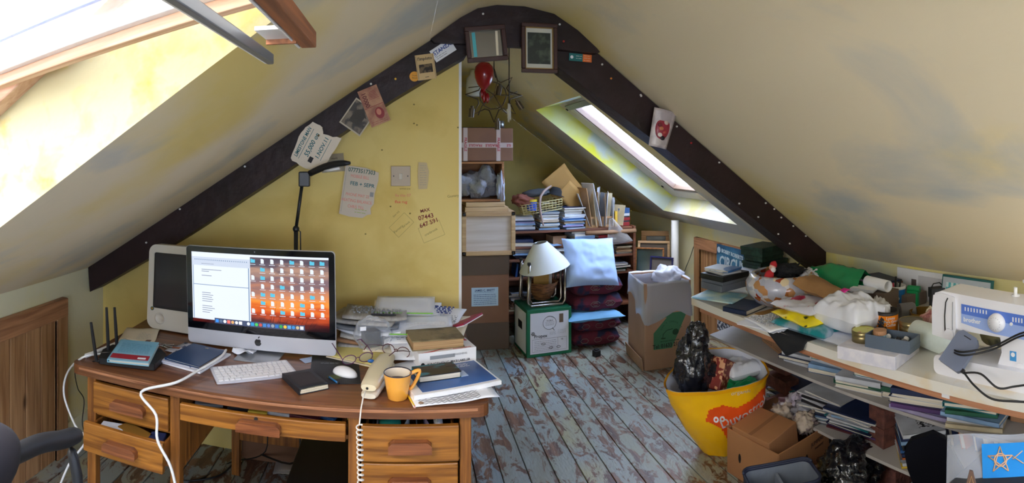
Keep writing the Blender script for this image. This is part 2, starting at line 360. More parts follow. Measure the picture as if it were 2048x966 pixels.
def slab2(b, xa, xb, ya, yb, d0, d1, m):
    vs = [up2(x, y, d) for d in (d0, d1) for x, y in ((xa, ya), (xb, ya), (xb, yb), (xa, yb))]
    b.add(vs, [(0, 3, 2, 1), (4, 5, 6, 7), (0, 1, 5, 4), (1, 2, 6, 5), (2, 3, 7, 6), (3, 0, 4, 7)], m)
w1 = root('window_1', (0, 0, 0), None, None); w1['kind'] = 'structure'
b = MB(); xe = x1 + .12
for a in ((x0 - .04, xe, y1 - .05, y1 + .04), (x0 - .04, xe, y0 - .04, y0 + .05), (x0 - .04, x0 + .05, y0 + .05, y1 - .05), (xe - .07, xe + .03, y0, y1)):
    slab1(b, *a, O - .01, O + .07, M_sash)
b.build('window_frame', w1, bevel=.004)
# the sash has swung about its middle, its head hanging into the room
TS = math.atan(.19); PX, PZ = -.766, 1.802 + .19 * -.766
SM = T(PX, 0, PZ) @ Matrix.Rotation(-TS, 4, 'Y')           # local x up the sash, z outwards
sash = tag(bpy.data.objects.new('sash', None)); sc.collection.objects.link(sash); sash.parent = w1; sash.matrix_local = SM
ya, yb = -.13, .93; L1 = .70
b = MB()
b.box((0, yb - .02, .012), (2 * L1, .03, .024), M_sash); b.box((0, yb - .03, .034), (2 * L1, .05, .02), M_white)
b.box((0, yb - .006, .05), (2 * L1, .012, .03), M_sashd)
b.box((0, ya + .03, .03), (2 * L1, .06, .05), M_sash)
b.box((-L1 + .04, (ya + yb) / 2, .03), (.08, yb - ya, .05), M_white); b.build('sash_frame', sash, bevel=.003)
b = MB(); b.box((L1 - .035, (ya + yb) / 2, .03), (.07, yb - ya + .01, .05), M_sashd); b.build('top_rail', sash, bevel=.003)
b = MB(); b.box((0, (ya + yb) / 2, .046), (2 * L1 - .1, yb - ya - .08, .006), M_glass); b.build('glass', sash)
b = MB(); b.box((0, yb - .13, .056), (2 * L1 - .1, .012, .006), mat('blue_gasket', C(70, 100, 170), .6)); b.build('gasket', sash)
b = MB(); b.box((-.232, .36, 1.665), (.012, 1.15, .018), M_alu); b.box((-.240, .36, 1.668), (.005, 1.15, .022), M_white); b.build('vent_flap', w1, bevel=.002)
b = MB(); b.box((-.165, .36, 1.697), (.026, 1.16, .028), M_sashd); b.box((-.182, .36, 1.697), (.004, 1.16, .030), M_white); b.build('head_rail', w1, bevel=.003)
b = MB(); b.box((-.2, .84, 1.69), (.05, .07, .006), M_white); b.box((-.2, .878, 1.686), (.05, .006, .014), M_sashd); b.build('bracket', w1)
# ---- closed roof light beyond the beam (window_2)
b = MB(); x0, x1, y0, y1 = S2; O2 = .15; xt = x0 + .10; xb = x1 - .0
b.quad([(x0, y1, RR(x0)), (x1, y1, RR(x1)), up2(xb, y1, O2), up2(xt, y1, O2)], M_revg)
b.quad([(x0, y0, RR(x0)), (x1, y0, RR(x1)), up2(xb, y0, O2), up2(xt, y0, O2)], M_revg)
b.quad([(x0, y0, RR(x0)), (x0, y1, RR(x0)), up2(xt, y1, O2), up2(xt, y0, O2)], M_revg)
b.quad([(x1, y0, RR(x1)), (x1, y1, RR(x1)), up2(xb, y1, O2), up2(xb, y0, O2)], M_sill)
b.build('trim_2', **K)
w2 = root('window_2', (0, 0, 0), None, None); w2['kind'] = 'structure'
M_fr2 = mat('white_window_wood', C(214, 208, 205), .5, c2=C(196, 176, 160), ns=6, nlo=.55, nhi=.7)
b = MB()
for a in ((xt - .03, xb + .03, y1 - .17, y1 + .03), (xt - .03, xb + .03, y0 - .03, y0 + .12), (xt - .03, xt + .06, y0 + .12, y1 - .17), (xb - .08, xb + .03, y0 + .12, y1 - .17)):
    slab2(b, *a, O2 - .005, O2 + .06, M_fr2)
b.build('window_frame', w2, bevel=.004)
b = MB()
for a in ((xt + .06, xb - .08, y1 - .19, y1 - .172), (xt + .06, xb - .08, y0 + .122, y0 + .14), (xb - .10, xb - .082, y0 + .13, y1 - .18)):
    slab2(b, *a, O2 + .0, O2 + .05, mat('grey_brown_sash', C(128, 108, 96), .5))
b.build('sash_frame', w2, bevel=.003)
b = MB(); slab2(b, xt + .05, xb - .05, y0 + .09, y1 - .09, O2 + .03, O2 + .036, M_glass); b.build('glass', w2)
b = MB(); slab2(b, xt + .015, xt + .055, y0 + .08, y1 - .12, O2 - .02, O2 - .008, M_alu); b.build('vent_flap', w2, bevel=.003)
b = MB()
for (xx, yy) in ((xt + .05, y1 - .05), (xb - .12, y1 - .05)):
    b.cyl(.012, 0, .006, mat('black_plastic', C(22, 22, 24), .45), T(*up2(xx, yy, O2 - .012)) @ Matrix.Rotation(math.atan(.744), 4, 'Y'))
b.build('hinge_cap', w2)
# ---- third roof light, on the right slope behind the viewer (window_4)
b = MB(); x0, x1, y0, y1 = S4
for q in ([(x0, y1), (x1, y1)], [(x0, y0), (x1, y0)], [(x0, y0), (x0, y1)], [(x1, y0), (x1, y1)]):
    (xa, ya_), (xc, yc_) = q; b.quad([(xa, ya_, RR(xa)), (xc, yc_, RR(xc)), up2(xc, yc_, O2), up2(xa, ya_, O2)], M_sill)
b.build('trim_6', **K)
w4 = root('window_4', (0, 0, 0), None, None); w4['kind'] = 'structure'
b = MB()
for a in ((x0 - .03, x1 + .03, y1 - .07, y1 + .03), (x0 - .03, x1 + .03, y0 - .03, y0 + .07), (x0 - .03, x0 + .06, y0 + .07, y1 - .07), (x1 - .06, x1 + .03, y0 + .07, y1 - .07)): slab2(b, *a, O2 - .005, O2 + .06, M_fr2)
b.build('window_frame', w4, bevel=.004)
b = MB(); slab2(b, x0 + .05, x1 - .05, y0 + .06, y1 - .06, O2 + .03, O2 + .036, M_glass); b.build('glass', w4)
portal(up2((x0 + x1) / 2, (y0 + y1) / 2, .25), tuple(-NR), (0, 1, 0), 1.4, 1.5)
portal(up1(-.77, .4, .42), tuple(-NL), (0, 1, 0), 1.5, 1.9)
portal(up2((xt + xb) / 2, (y0 + y1) / 2, .25), tuple(-NR), (0, 1, 0), 1.3, 1.5)
# ---- roof truss
BY = 2.3
b = MB(); b.prism([(-1.485, .94), (.26, 2.075), (.26, 1.915), (-.046, 1.731), (-.529, 1.412), (-.98, 1.118), (-1.475, .818)], -.13, 0, M_beam, fy(BY)); b.build('trim_3', bevel=.004, **K)
b = MB(); b.prism([(.60, 2.10), (.733, 2.03), (.833, 1.948), (1.092, 1.752), (1.705, 1.298), (2.195, .937), (2.195, .80), (2.097, .869), (1.157, 1.537), (1.065, 1.594), (.733, 1.823), (.60, 1.915)], -.13, 0, M_beam, fy(BY)); b.build('trim_4', bevel=.004, **K)
b = MB(); b.prism([(.105, 1.972), (.228, 2.062), (.3, 2.102), (.38, 2.119), (.5, 2.119), (.627, 2.096), (.733, 2.033), (.82, 1.962), (.835, 1.945), (.82, 1.938), (.654, 1.946), (.427, 1.949), (.25, 1.955), (.12, 1.958)], 0, .035, M_beam, fy(BY)); b.build('trim_5', bevel=.003, **K)
# ---- small planked doors in the knee walls
def knee_door(name, x, s, ya, yb, zt, fw):
    d = root(name, (x, 0, 0), None, None); d['kind'] = 'structure'
    b = MB(); n = max(3, round((yb - ya - 2 * fw) / .098)); wd = (yb - ya - 2 * fw) / n
    for i in range(n):
        b.box((s * .010, ya + fw + wd * (i + .5), (zt - fw) / 2), (.02, wd - .005, zt - fw), M_pine)
    b.box((s * .003, (ya + yb) / 2, (zt - fw) / 2), (.006, yb - ya - 2 * fw, zt - fw), mat('shadow_groove_wood', C(120, 72, 38), .7)); b.build('door_panel', d, bevel=.004)
    b = MB()
    b.box((s * .018, ya + fw / 2, zt / 2), (.036, fw, zt), M_pine); b.box((s * .018, yb - fw / 2, zt / 2), (.036, fw, zt), M_pine)
    b.box((s * .0185, (ya + yb) / 2, zt - fw / 2), (.037, yb - ya, fw), M_piney)
    b.box((s * .026, ya + fw - .006, (zt - fw) / 2), (.02, .012, zt - fw), M_piney); b.box((s * .026, yb - fw + .006, (zt - fw) / 2), (.02, .012, zt - fw), M_piney)
    b.build('door_frame', d, bevel=.006)
    return d
knee_door('door_1', -1.49, 1, .9, 2.085, .84, .085)
knee_door('door_2', 2.2, -1, 2.66, 3.76, .85, .085)
MB().box((-1.483, 2.27, FZ + .06), (.012, .34, .12), M_knee).build('baseboard_left', **K)
# ================================================================ HELPERS FOR THINGS
M_page = mat('book_pages', C(222, 214, 196), .8, c2=C(196, 188, 172), ns=9, stretch=(.3, .3, 60))
M_paper = mat('white_paper', C(236, 238, 244), .7); M_cream = mat('cream_paper', C(226, 214, 190), .7)
M_black = mat('black_plastic', C(22, 22, 24), .45); M_bk2 = mat('black_cloth_cover', C(26, 27, 32), .6)
M_ink = mat('black_ink', C(28, 28, 34), .6); M_blueink = mat('blue_ink', C(40, 60, 130), .6); M_grey = mat('mid_grey_print', C(140, 144, 150), .6)
M_card = mat('brown_cardboard', C(158, 118, 86), .8, c2=C(146, 108, 78), ns=3, bump=.06, bs=40)
M_chrome = mat('chrome', C(200, 200, 200), .18, metal=1); M_wp = mat('white_plastic', C(232, 232, 234), .35)
PAL = {'blue': (48, 92, 150), 'navy': (30, 44, 84), 'red': (158, 40, 44), 'white': (214, 218, 226), 'grey': (126, 130, 138), 'black': (34, 34, 40), 'green': (44, 104, 78), 'teal': (30, 122, 132),
       'yellow': (222, 188, 60), 'cream': (206, 192, 160), 'brown': (120, 80, 56), 'maroon': (92, 36, 46), 'orange': (206, 110, 50), 'purple': (92, 62, 120), 'pink': (204, 112, 140), 'lilac': (168, 160, 200), 'tan': (176, 138, 98), 'pale_blue': (140, 176, 214)}
def pal(n): return mat(n + '_cover', C(*PAL[n]), .45, c2=C(*[v * .85 for v in PAL[n]]), ns=6)
def lay(z, fl, fr, bk):
    """Footprint of something lying at height z: front-left, front-right and one rear corner, as seen."""
    a, b, c = (aZ(*p, z) for p in (fl, fr, bk)); x = (b - a); w = x.length; x.normalize(); y = Vector((-x.y, x.x, 0)); d = (c - a).dot(y)
    o = a + x * (w / 2) + y * (d / 2)
    m = Matrix((x, y, Vector((0, 0, 1)))).transposed().to_4x4(); m.translation = o
    return m, w, abs(d)
class Thing:
    def __init__(s, name, base, label, cat, group=None):
        s.base = Vector(base); s.o = root(name, T(*base), label, cat, group); s.off = T(*(-s.base))
    def part(s, name, mb, **k): return mb.build(name, s.o, s.off, **k)
def book(M, w, d, t, cover, label, name='book', cat='book', group=None, parts=True, page=None, ct=.0025, spine='-x', deco=None, tags=True):
    page = page or M_page; cov = MB()
    cov.box((0, 0, ct / 2), (w, d, ct), cover); cov.box((0, 0, t - ct / 2), (w, d, ct), cover)
    if spine == '-x': cov.box((-w / 2 + ct / 2, 0, t / 2), (ct, d, t), cover); pg = ((.003, 0, t / 2), (w - .008, d - .008, t - 2 * ct))
    elif spine == '-y': cov.box((0, -d / 2 + ct / 2, t / 2), (w, ct, t), cover); pg = ((0, .003, t / 2), (w - .008, d - .008, t - 2 * ct))
    elif spine == '+x': cov.box((w / 2 - ct / 2, 0, t / 2), (ct, d, t), cover); pg = ((-.003, 0, t / 2), (w - .008, d - .008, t - 2 * ct))
    else: cov.box((0, d / 2 - ct / 2, t / 2), (w, ct, t), cover); pg = ((0, -.003, t / 2), (w - .008, d - .008, t - 2 * ct))
    if deco: deco(cov, t)
    if not parts:
        cov.box(pg[0], pg[1], page); return cov.build(name, None, M, label=label, cat=cat, group=group)
    r = root(name, M, label, cat, group); cov.build('cover', r); p = MB(); p.box(pg[0], pg[1], page); p.build('pages', r)
    return r
def sheet(b, w, d, m, M=None, curl=.004, seed=0, nu=8, nv=8, z=0):
    return b.grid(nu, nv, lambda u, v: ((u - .5) * w, (v - .5) * d, z + curl * (noise.noise(Vector((u * 2 + seed, v * 2, seed))) + .6)), m, M)
def lines(b, x0, x1, y0, y1, n, m, M=None, z=.0006, th=.0014, seed=1, gaps=True):
    """Rows of writing too small to read."""
    r = random.Random(seed)
    for i in range(n):
        y = y0 + (y1 - y0) * i / max(1, n - 1); x = x0
        while x < x1 - .004:
            l = r.uniform(.006, .02) if gaps else (x1 - x0); l = min(l, x1 - x)
            b.box((x + l / 2, y, z), (l, th, .0003), m, M); x += l + .003
def scrawl(b, pts, m, M=None, r=.0009): b.tube([(p[0], p[1], .0008) for p in pts], r, m, M, n=4)
def cable(name, pts, r, m, label, cat='cable', res=6, group=None):
    """Smooth tube through the given points."""
    P = [Vector(p) for p in pts]; out = []
    for i in range(len(P) - 1):
        p0, p1, p2, p3 = P[max(i - 1, 0)], P[i], P[i + 1], P[min(i + 2, len(P) - 1)]
        for k in range(res):
            t = k / res; out.append(.5 * ((2 * p1) + (p2 - p0) * t + (2 * p0 - 5 * p1 + 4 * p2 - p3) * t * t + (3 * p1 - p0 - 3 * p2 + p3) * t ** 3))
    out.append(P[-1]); c = P[0]
    return MB().tube([q - c for q in out], r, m, n=8).build(name, None, T(*c), label=label, cat=cat, group=group)
ORD = ['first', 'second', 'third', 'fourth', 'fifth', 'sixth', 'seventh', 'eighth', 'ninth', 'tenth', 'eleventh', 'twelfth', 'thirteenth', 'fourteenth', 'fifteenth', 'sixteenth']
def stack(c, specs, where, group, rz=0, w=.16, d=.2, jit=.012, rs=1, name='book', page=None, tiltx=0, single='book'):
    """Books lying on one another. specs: (colour, thickness, scale)."""
    r = random.Random(rs); z = c[2]; n = len(specs)
    for i, (cn, t, s) in enumerate(specs):
        k = n - 1 - i
        pos = 'topmost' if k == 0 else ('lowest' if i == 0 else ORD[k] + ' down')
        a = rz + r.uniform(-.12, .12) * (jit / .012)
        M = T(c[0] + r.uniform(-jit, jit), c[1] + r.uniform(-jit, jit), z) @ R(a)
        book(M, w * s, d * s, t, pal(cn), '%s %s, %s %s' % (cn.replace('_', ' '), single, pos, where), name=name, cat=name, group=group, parts=False, spine=r.choice(['-x', '-y', '-y', '+y']), ct=min(.0022, t * .2), page=page)
        z += t
    return z
# ================================================================ THE DESK
ZT = .77; DX0, DX1, DY0, DY1 = -1.10, .247, 1.59, 2.32
dk = Thing('writing_desk', (-.43, 1.95, FZ), 'old oak kneehole writing desk with half-open drawers against the yellow wall', 'desk')
b = MB()
pts = []
for (cx, cy, a0) in ((DX1 - .03, DY0 + .03, -90), (DX1 - .01, DY1 - .01, 0), (DX0 + .01, DY1 - .01, 90), (DX0 + .03, DY0 + .03, 180)):
    rr = .03 if cy < 1.8 else .01
    for k in range(5): t = D(a0 + k * 22.5); pts.append((cx + rr * math.cos(t), cy + rr * math.sin(t)))
b.prism(pts, ZT - .034, ZT, M_oakd); dk.part('desk_top', b, bevel=.007, seg=3)
dk.part('edge_wear', MB().box(((DX0 + DX1) / 2, DY0 + .0015, ZT - .012), (DX1 - DX0 - .07, .006, .009), wood('worn_edge_wood', C(186, 128, 88), C(120, 74, 48), 'x', 1.5, .5)), bevel=.002)
zb = .485
for (xa, xb, nm) in ((-.165, .193, 'r'), (-1.045, -.70, 'l')):
    b = MB(); yb_ = DY1 - .05
    b.box((xa + .01, (1.63 + yb_) / 2, (zb + ZT - .034) / 2), (.018, yb_ - 1.63, ZT - .034 - zb), M_oakz)
    b.box((xb - .01, (1.63 + yb_) / 2, (zb + ZT - .034) / 2), (.018, yb_ - 1.63, ZT - .034 - zb), M_oakz)
    b.box(((xa + xb) / 2, yb_, (zb + ZT - .034) / 2), (xb - xa, .016, ZT - .034 - zb), M_oakz)
    b.box(((xa + xb) / 2, (1.64 + yb_) / 2, zb), (xb - xa, yb_ - 1.64, .012), M_oakz)
    for z_ in (.727, .601): b.box(((xa + xb) / 2, 1.636, z_), (xb - xa - .06, .02, .014 if z_ > .7 else .008), M_oak)
    dk.part('pedestal', b, bevel=.002)
    for xx in (xa + .015, xb - .015):
        for yy in (1.632, yb_):
            dk.part('leg', MB().box((xx, yy, (FZ + ZT - .034) / 2), (.034, .034, ZT - .034 - FZ), M_oakz), bevel=.003)
def handle(b, cx, y, cz, w, m):
    pr = [(-w / 2, -.016), (-w / 2, .006), (-w / 2 + .012, .017), (w / 2 - .012, .017), (w / 2, .006), (w / 2, -.016)]
    b.prism(pr, -.024, 0, m, fy(y) @ T(cx, cz, 0) if False else Matrix(((1, 0, 0, cx), (0, 0, 1, y), (0, 1, 0, cz), (0, 0, 0, 1))))
M_hand = wood('drawer_pull_wood', C(150, 90, 52), C(104, 58, 34), 'x', 1.5, .35, coat=.3)
def drawer(xa, xb, za, zb_, y, pull=0, depth=.5, hw=.1):
    b = MB(); b.box(((xa + xb) / 2, y + .009, (za + zb_) / 2), (xb - xa, .018, zb_ - za), M_oak)
    for xx in (xa + .014, xb - .014): b.box((xx, y + .018 + depth / 2, (za + zb_) / 2 - .008), (.009, depth, zb_ - za - .02), M_oakz)
    b.box(((xa + xb) / 2, y + .018 + depth / 2, za + .006), (xb - xa - .02, depth, .006), M_oakz)
    b.box(((xa + xb) / 2, y + .018 + depth, (za + zb_) / 2 - .008), (xb - xa - .02, .008, zb_ - za - .02), M_oakz)
    o = dk.part('drawer', b, bevel=.003)
    h = MB(); handle(h, (xa + xb) / 2, y, (za + zb_) / 2 - .002, hw, M_hand); h.build('handle', o, I4, bevel=.006, seg=3)
    return o
drawer(-.128, .157, .606, .71, 1.60, hw=.125); drawer(-.128, .155, .492, .597, 1.608, hw=.125)
drawer(-1.018, -.735, .61, .716, 1.607, hw=.125); drawer(-1.018, -.725, .508, .604, 1.545, hw=.12)
cdw = drawer(-.688, -.172, .664, .717, 1.592, hw=.135)
MB().cyl(.006, 0, .002, M_black, T(-.44, 1.5915, .708) @ R(PI / 2, 'X'), n=10).build('keyhole', cdw, I4)
for yy, zz in ((2.27, .30), (2.27, .50)): dk.part('stretcher', MB().box((-.43, yy, zz), (.55, .02, .05), M_oakz), bevel=.002)
dk.part('rail', MB().box((-.43, 1.65, .655), (.53, .02, .012), M_oakz))
# ---- things in the open drawers
def clutter(name, c, s, m, label, cat, rz=0, group=None, tx=0):
    return MB().box((0, 0, 0), s, m).build(name, None, T(*c) @ R(rz) @ R(tx, 'X'), bevel=.0015, label=label, cat=cat, group=group)
for i, (xx, wd, cn, lb) in enumerate(((-.62, .09, 'grey', 'crumpled grey wrapper'), (-.52, .07, 'black', 'black packet'), (-.45, .06, 'yellow', 'yellow and red packet'), (-.39, .09, 'white', 'white envelope'), (-.30, .10, 'maroon', 'dark red booklet'), (-.225, .06, 'blue', 'bright blue packet'))):
    clutter('packet', (xx, 1.68 + .01 * (i % 2), .706), (wd, .09, .010), pal(cn), lb + ' in the open middle drawer of the desk', 'packet', rz=.3 - .13 * i, tx=.06)
MB().lathe([(0, -.02), (.025, -.017), (.038, 0), (.03, .016), (.0, .021)], mat('jade_ceramic', C(40, 130, 118), .15, coat=.5), n=24).build('stone_egg', None, T(-.045, 1.665, .682), label='shiny green stone egg in the top right desk drawer', cat='ornament')
for i, (xx, cn, lb) in enumerate(((.005, 'white', 'folded white slip'), (.035, 'grey', 'grey folded leaflet'), (.065, 'lilac', 'pale lilac envelope'))):
    clutter('paper_slip', (xx, 1.66, .675), (.003, .07, .05), pal(cn), lb + ' standing in the top right desk drawer', 'paper', rz=.25 * (i - 1))
b = MB(); b.cyl(.014, -.04, .04, M_paper, R(PI / 2, 'X')); b.build('paper_roll', None, T(.1, 1.67, .69), label='rolled white paper in the top right desk drawer', cat='paper')
for i, (xx, cn) in enumerate(((-.125 + .018, 'black'), (-.095, 'grey'))):
    clutter('notebook', (xx + .012, 1.67, .665), (.006, .09, .06), pal(cn), cn + ' thin notebook upright at the left end of the top right drawer', 'notebook')
clutter('picture_frame', (-.85, 1.60, .588), (.12, .05, .012), mat('gold_paint', C(176, 132, 60), .35, metal=.6), 'small gilt frame in the lower left desk drawer', 'frame', rz=-.35)
clutter('envelope', (-.93, 1.60, .588), (.09, .04, .006), pal('white'), 'white envelope in the lower left desk drawer', 'envelope', rz=.2)
clutter('tape_case', (-.77, 1.60, .585), (.05, .05, .018), pal('navy'), 'dark blue case in the lower left desk drawer', 'case', rz=.2)
clutter('paper_slip', (-.87, 1.66, .722), (.16, .06, .004), M_paper, 'white papers poking from the top left desk drawer', 'paper')
# ---- desktop computer
PL, PR = Vector((-.809, 1.957, .782)), Vector((-.243, 1.932, .79))
xd = (PR - PL).normalized(); W = (PR - PL).length; Hh = .372
MI = Matrix((xd, Vector((0, -.045, 1)).normalized(), xd.cross(Vector((0, -.045, 1)).normalized()))).transposed().to_4x4(); MI.translation = PL
im = root('desktop_computer', T(-.52, 1.98, ZT), 'silver all-in-one desktop computer showing a document over a sunset desktop', 'computer'); Mi = T(.52, -1.98, -ZT) @ MI
def rrect(x0, y0, x1, y1, r, n=5):
    o = []
    for (cx, cy, a0) in ((x1 - r, y0 + r, -90), (x1 - r, y1 - r, 0), (x0 + r, y1 - r, 90), (x0 + r, y0 + r, 180)):
        for k in range(n + 1): t = D(a0 + 90 * k / n); o.append((cx + r * math.cos(t), cy + r * math.sin(t)))
    return o
M_alum = mat('silver_aluminium', C(206, 206, 212), .32, metal=.25); M_bez = mat('glossy_black_bezel', C(10, 11, 16), .08, spec=.6)
b = MB(); b.prism(rrect(0, 0, W, Hh, .014), -.012, 0, M_alum); b.prism(rrect(.03, .02, W - .03, Hh - .02, .02), -.04, -.012, M_alum); b.build('housing', im, Mi, bevel=.003)
b = MB(); b.prism(rrect(.001, .056, W - .001, Hh - .001, .012)[:0] + [(.001, .057), (W - .001, .057)] + rrect(.001, .057, W - .001, Hh - .001, .013)[6:18], .0003, .0012, M_bez); b.build('bezel', im, Mi)
def screen_mat():
    m = bpy.data.materials.new('sunset_wallpaper_screen'); m.use_nodes = True; t = m.node_tree; p = t.nodes['Principled BSDF']; L = t.links.new
    tcn = t.nodes.new('ShaderNodeTexCoord'); sp = t.nodes.new('ShaderNodeSeparateXYZ'); L(tcn.outputs['Object'], sp.inputs[0])
    mp = t.nodes.new('ShaderNodeMapping'); mp.inputs['Scale'].default_value = (5, 22, 1); mp.inputs['Rotation'].default_value = (0, 0, .35); nn = t.nodes.new('ShaderNodeTexNoise'); nn.inputs['Scale'].default_value = 1.4; nn.inputs['Detail'].default_value = 5
    L(tcn.outputs['Object'], mp.inputs[0]); L(mp.outputs[0], nn.inputs['Vector'])
    ad = t.nodes.new('ShaderNodeMath'); ad.operation = 'MULTIPLY_ADD'; ad.inputs[1].default_value = .13; L(nn.outputs['Fac'], ad.inputs[0]); L(sp.outputs['Y'], ad.inputs[2])
    mr = t.nodes.new('ShaderNodeMapRange'); mr.inputs['From Min'].default_value = .14; mr.inputs['From Max'].default_value = .42; L(ad.outputs[0], mr.inputs['Value'])
    r = t.nodes.new('ShaderNodeValToRGB'); e = r.color_ramp.elements; e[0].position = 0; e[0].color = C(38, 10, 16); e[1].position = 1; e[1].color = C(70, 62, 76)
    for po, co in ((.12, (92, 26, 22)), (.24, (206, 80, 34)), (.36, (240, 146, 60)), (.50, (190, 128, 100)), (.64, (122, 100, 108)), (.78, (176, 140, 122)), (.88, (96, 84, 96))):
        q = e.new(po); q.color = C(*co)
    L(mr.outputs[0], r.inputs['Fac']); p.inputs['Base Color'].default_value = (0, 0, 0, 1); L(r.outputs['Color'], p.inputs['Emission Color']); p.inputs['Emission Strength'].default_value = 1.0; p.inputs['Roughness'].default_value = .1
    return m
def em(n, c, s=1.0): return mat(n, C(*c), .2, emit=s) if n in _m else _em(n, c, s)
def _em(n, c, s):
    m = mat(n, C(*c), .2, emit=s); m.node_tree.nodes['Principled BSDF'].inputs['Base Color'].default_value = (0, 0, 0, 1); return m
sx0, sy0, sx1, sy1 = .023, .084, W - .022, Hh - .022
b = MB(); Z = .0016
def sq(x0, y0, x1, y1, z, m): b.quad([(x0, y0, z), (x1, y0, z), (x1, y1, z), (x0, y1, z)], m)
sq(sx0, sy0, sx1, sy1, Z, screen_mat())
SW = sx1 - sx0; SH = sy1 - sy0
E_w, E_g, E_b, E_cy, E_dk, E_tx = em('screen_white', (222, 230, 244)), em('screen_grey', (196, 206, 224)), em('screen_steel', (122, 146, 178)), em('screen_cyan', (90, 190, 220)), em('screen_dock', (62, 74, 104)), em('screen_text', (120, 130, 150))
sq(sx0, sy1 - .008, sx1, sy1, Z + .0003, E_w)
wx = sx0 + SW * .445; wy = sy0 + .012
sq(sx0, wy, wx, sy1 - .008, Z + .0003, E_w); sq(sx0, sy1 - .05, wx, sy1 - .018, Z + .0006, E_g); sq(sx0 + .004, wy, sx0 + .007, sy1 - .05, Z + .0006, E_b); sq(wx - .008, wy, wx - .004, sy1 - .05, Z + .0006, E_b)
sq(sx0 + .007, sy0 + .142, wx - .008, sy0 + .1445, Z + .0006, E_b); sq(sx0 + .006, wy, wx - .006, wy + .002, Z + .0006, E_g)
rr = random.Random(3)
for yy, ln in ((.222, .05), (.2, .08), (.193, .03), (.177, .04), (.112, .035), (.104, .045), (.096, .04), (.088, .045), (.08, .04), (.062, .04), (.054, .05), (.046, .04), (.038, .03)):
    sq(sx0 + .04, sy0 + yy, sx0 + .04 + ln, sy0 + yy + .0022, Z + .0006, E_tx)
for k in range(26): x_ = sx0 + .012 + k * .0082; sq(x_, sy1 - .03, x_ + .004, sy1 - .026, Z + .0009, E_b)
for c_ in range(8):
    for r_ in range(7):
        x_ = wx + .002 + c_ * (SW * .555 - .012) / 7.6; y_ = sy1 - .028 - r_ * .0305
        if c_ == 0 and r_ % 2: continue
        fold = rr.random() < .36
        if fold: sq(x_, y_, x_ + .017, y_ + .012, Z + .0005, E_cy); sq(x_, y_ + .012, x_ + .007, y_ + .014, Z + .0005, E_cy)
        else: b.quad([(x_ + .002, y_ - .002, Z + .0005), (x_ + .014, y_ - .002, Z + .0005), (x_ + .014, y_ + .011, Z + .0005), (x_ + .010, y_ + .015, Z + .0005), (x_ + .002, y_ + .015, Z + .0005)], E_w)
        sq(x_ - .003, y_ - .007, x_ + .019, y_ - .0055, Z + .0005, E_w)
for k in range(16):                                                       # grass against the sunset
    x_ = wx + .03 + k * .013 + rr.uniform(-.004, .004); h_ = rr.uniform(.02, .07) * (1.5 if 2 < k < 8 else .7)
    b.quad([(x_, sy0 + .012, Z + .0004), (x_ + .002, sy0 + .012, Z + .0004), (x_ + .02, sy0 + .012 + h_, Z + .0004)], em('screen_dark', (40, 14, 16)))
dx0, dx1 = sx0 + SW * .17, sx0 + SW * .83; sq(dx0, sy0 + .001, dx1, sy0 + .021, Z + .0009, E_dk)
dc = [(60, 140, 230), (90, 110, 140), (235, 240, 245), (240, 120, 110), (220, 170, 110), (230, 230, 235), (245, 245, 245), (70, 80, 110), (225, 230, 240), (50, 150, 210), (70, 200, 90), (200, 80, 70), (60, 130, 200), (80, 120, 200), (150, 160, 170), (40, 110, 190), (50, 160, 80), (230, 190, 60), (90, 160, 220), (60, 140, 210), (200, 180, 140), (225, 225, 230)]
for k, co in enumerate(dc):
    x_ = dx0 + .004 + k * (dx1 - dx0 - .006) / 22; m_ = em('dock_icon_%d' % k, co); q = .0062
    b.add([(x_ + q + q * math.cos(2 * PI * i / 10), sy0 + .011 + q * math.sin(2 * PI * i / 10), Z + .0013) for i in range(10)] if k % 3 else [(x_, sy0 + .005, Z + .0013), (x_ + 2 * q, sy0 + .005, Z + .0013), (x_ + 2 * q, sy0 + .017, Z + .0013), (x_, sy0 + .017, Z + .0013)], [tuple(range(10 if k % 3 else 4))], m_)
b.build('screen', im, Mi)
def apple(s):
    o = []
    for k in range(40):
        t = 2 * PI * k / 40; x_, y_ = math.cos(t) * .5, math.sin(t) * .52
        y_ -= .10 * math.exp(-((x_) / .13) ** 2) * (1 if y_ > 0 else -.6)
        if y_ < 0: x_ *= 1 - .18 * (-y_)
        d_ = math.hypot(x_ - .60, y_ - .10)
        if d_ < .24: x_, y_ = .60 + (x_ - .60) / d_ * .24, .10 + (y_ - .10) / d_ * .24
        o.append((x_ * s, y_ * s))
    return o
b = MB(); MA = T(W / 2 - .004, .028, 0); b.prism(apple(.026), .0003, .0008, M_bez, MA)
b.prism([(0, .015), (.001, .0195), (.005, .0235), (.0065, .0235), (.006, .019), (.002, .0155)], .0003, .0008, M_bez, MA); b.build('logo', im, Mi)
b = MB(); b.cyl(.0022, .0012, .0018, M_grey, T(W / 2 - .01, Hh - .011, 0), n=10); b.build('camera_dot', im, Mi)
b = MB(); b.grid(1, 10, lambda u, v: ((u - .5) * .155 * (1 if v < .55 else 1 - (v - .55) * .5), .0 + (.15 * v * 1.7 if v < .5 else .128 - .02 * (v - .5)), .004 if v < .5 else .004 + (v - .5) * .36), mat('grey_stand_aluminium', C(150, 154, 158), .35, metal=.5)); b.build('stand', im, T(0, -.12, 0) @ R(D(-2)), solid=.006, bevel=.001)
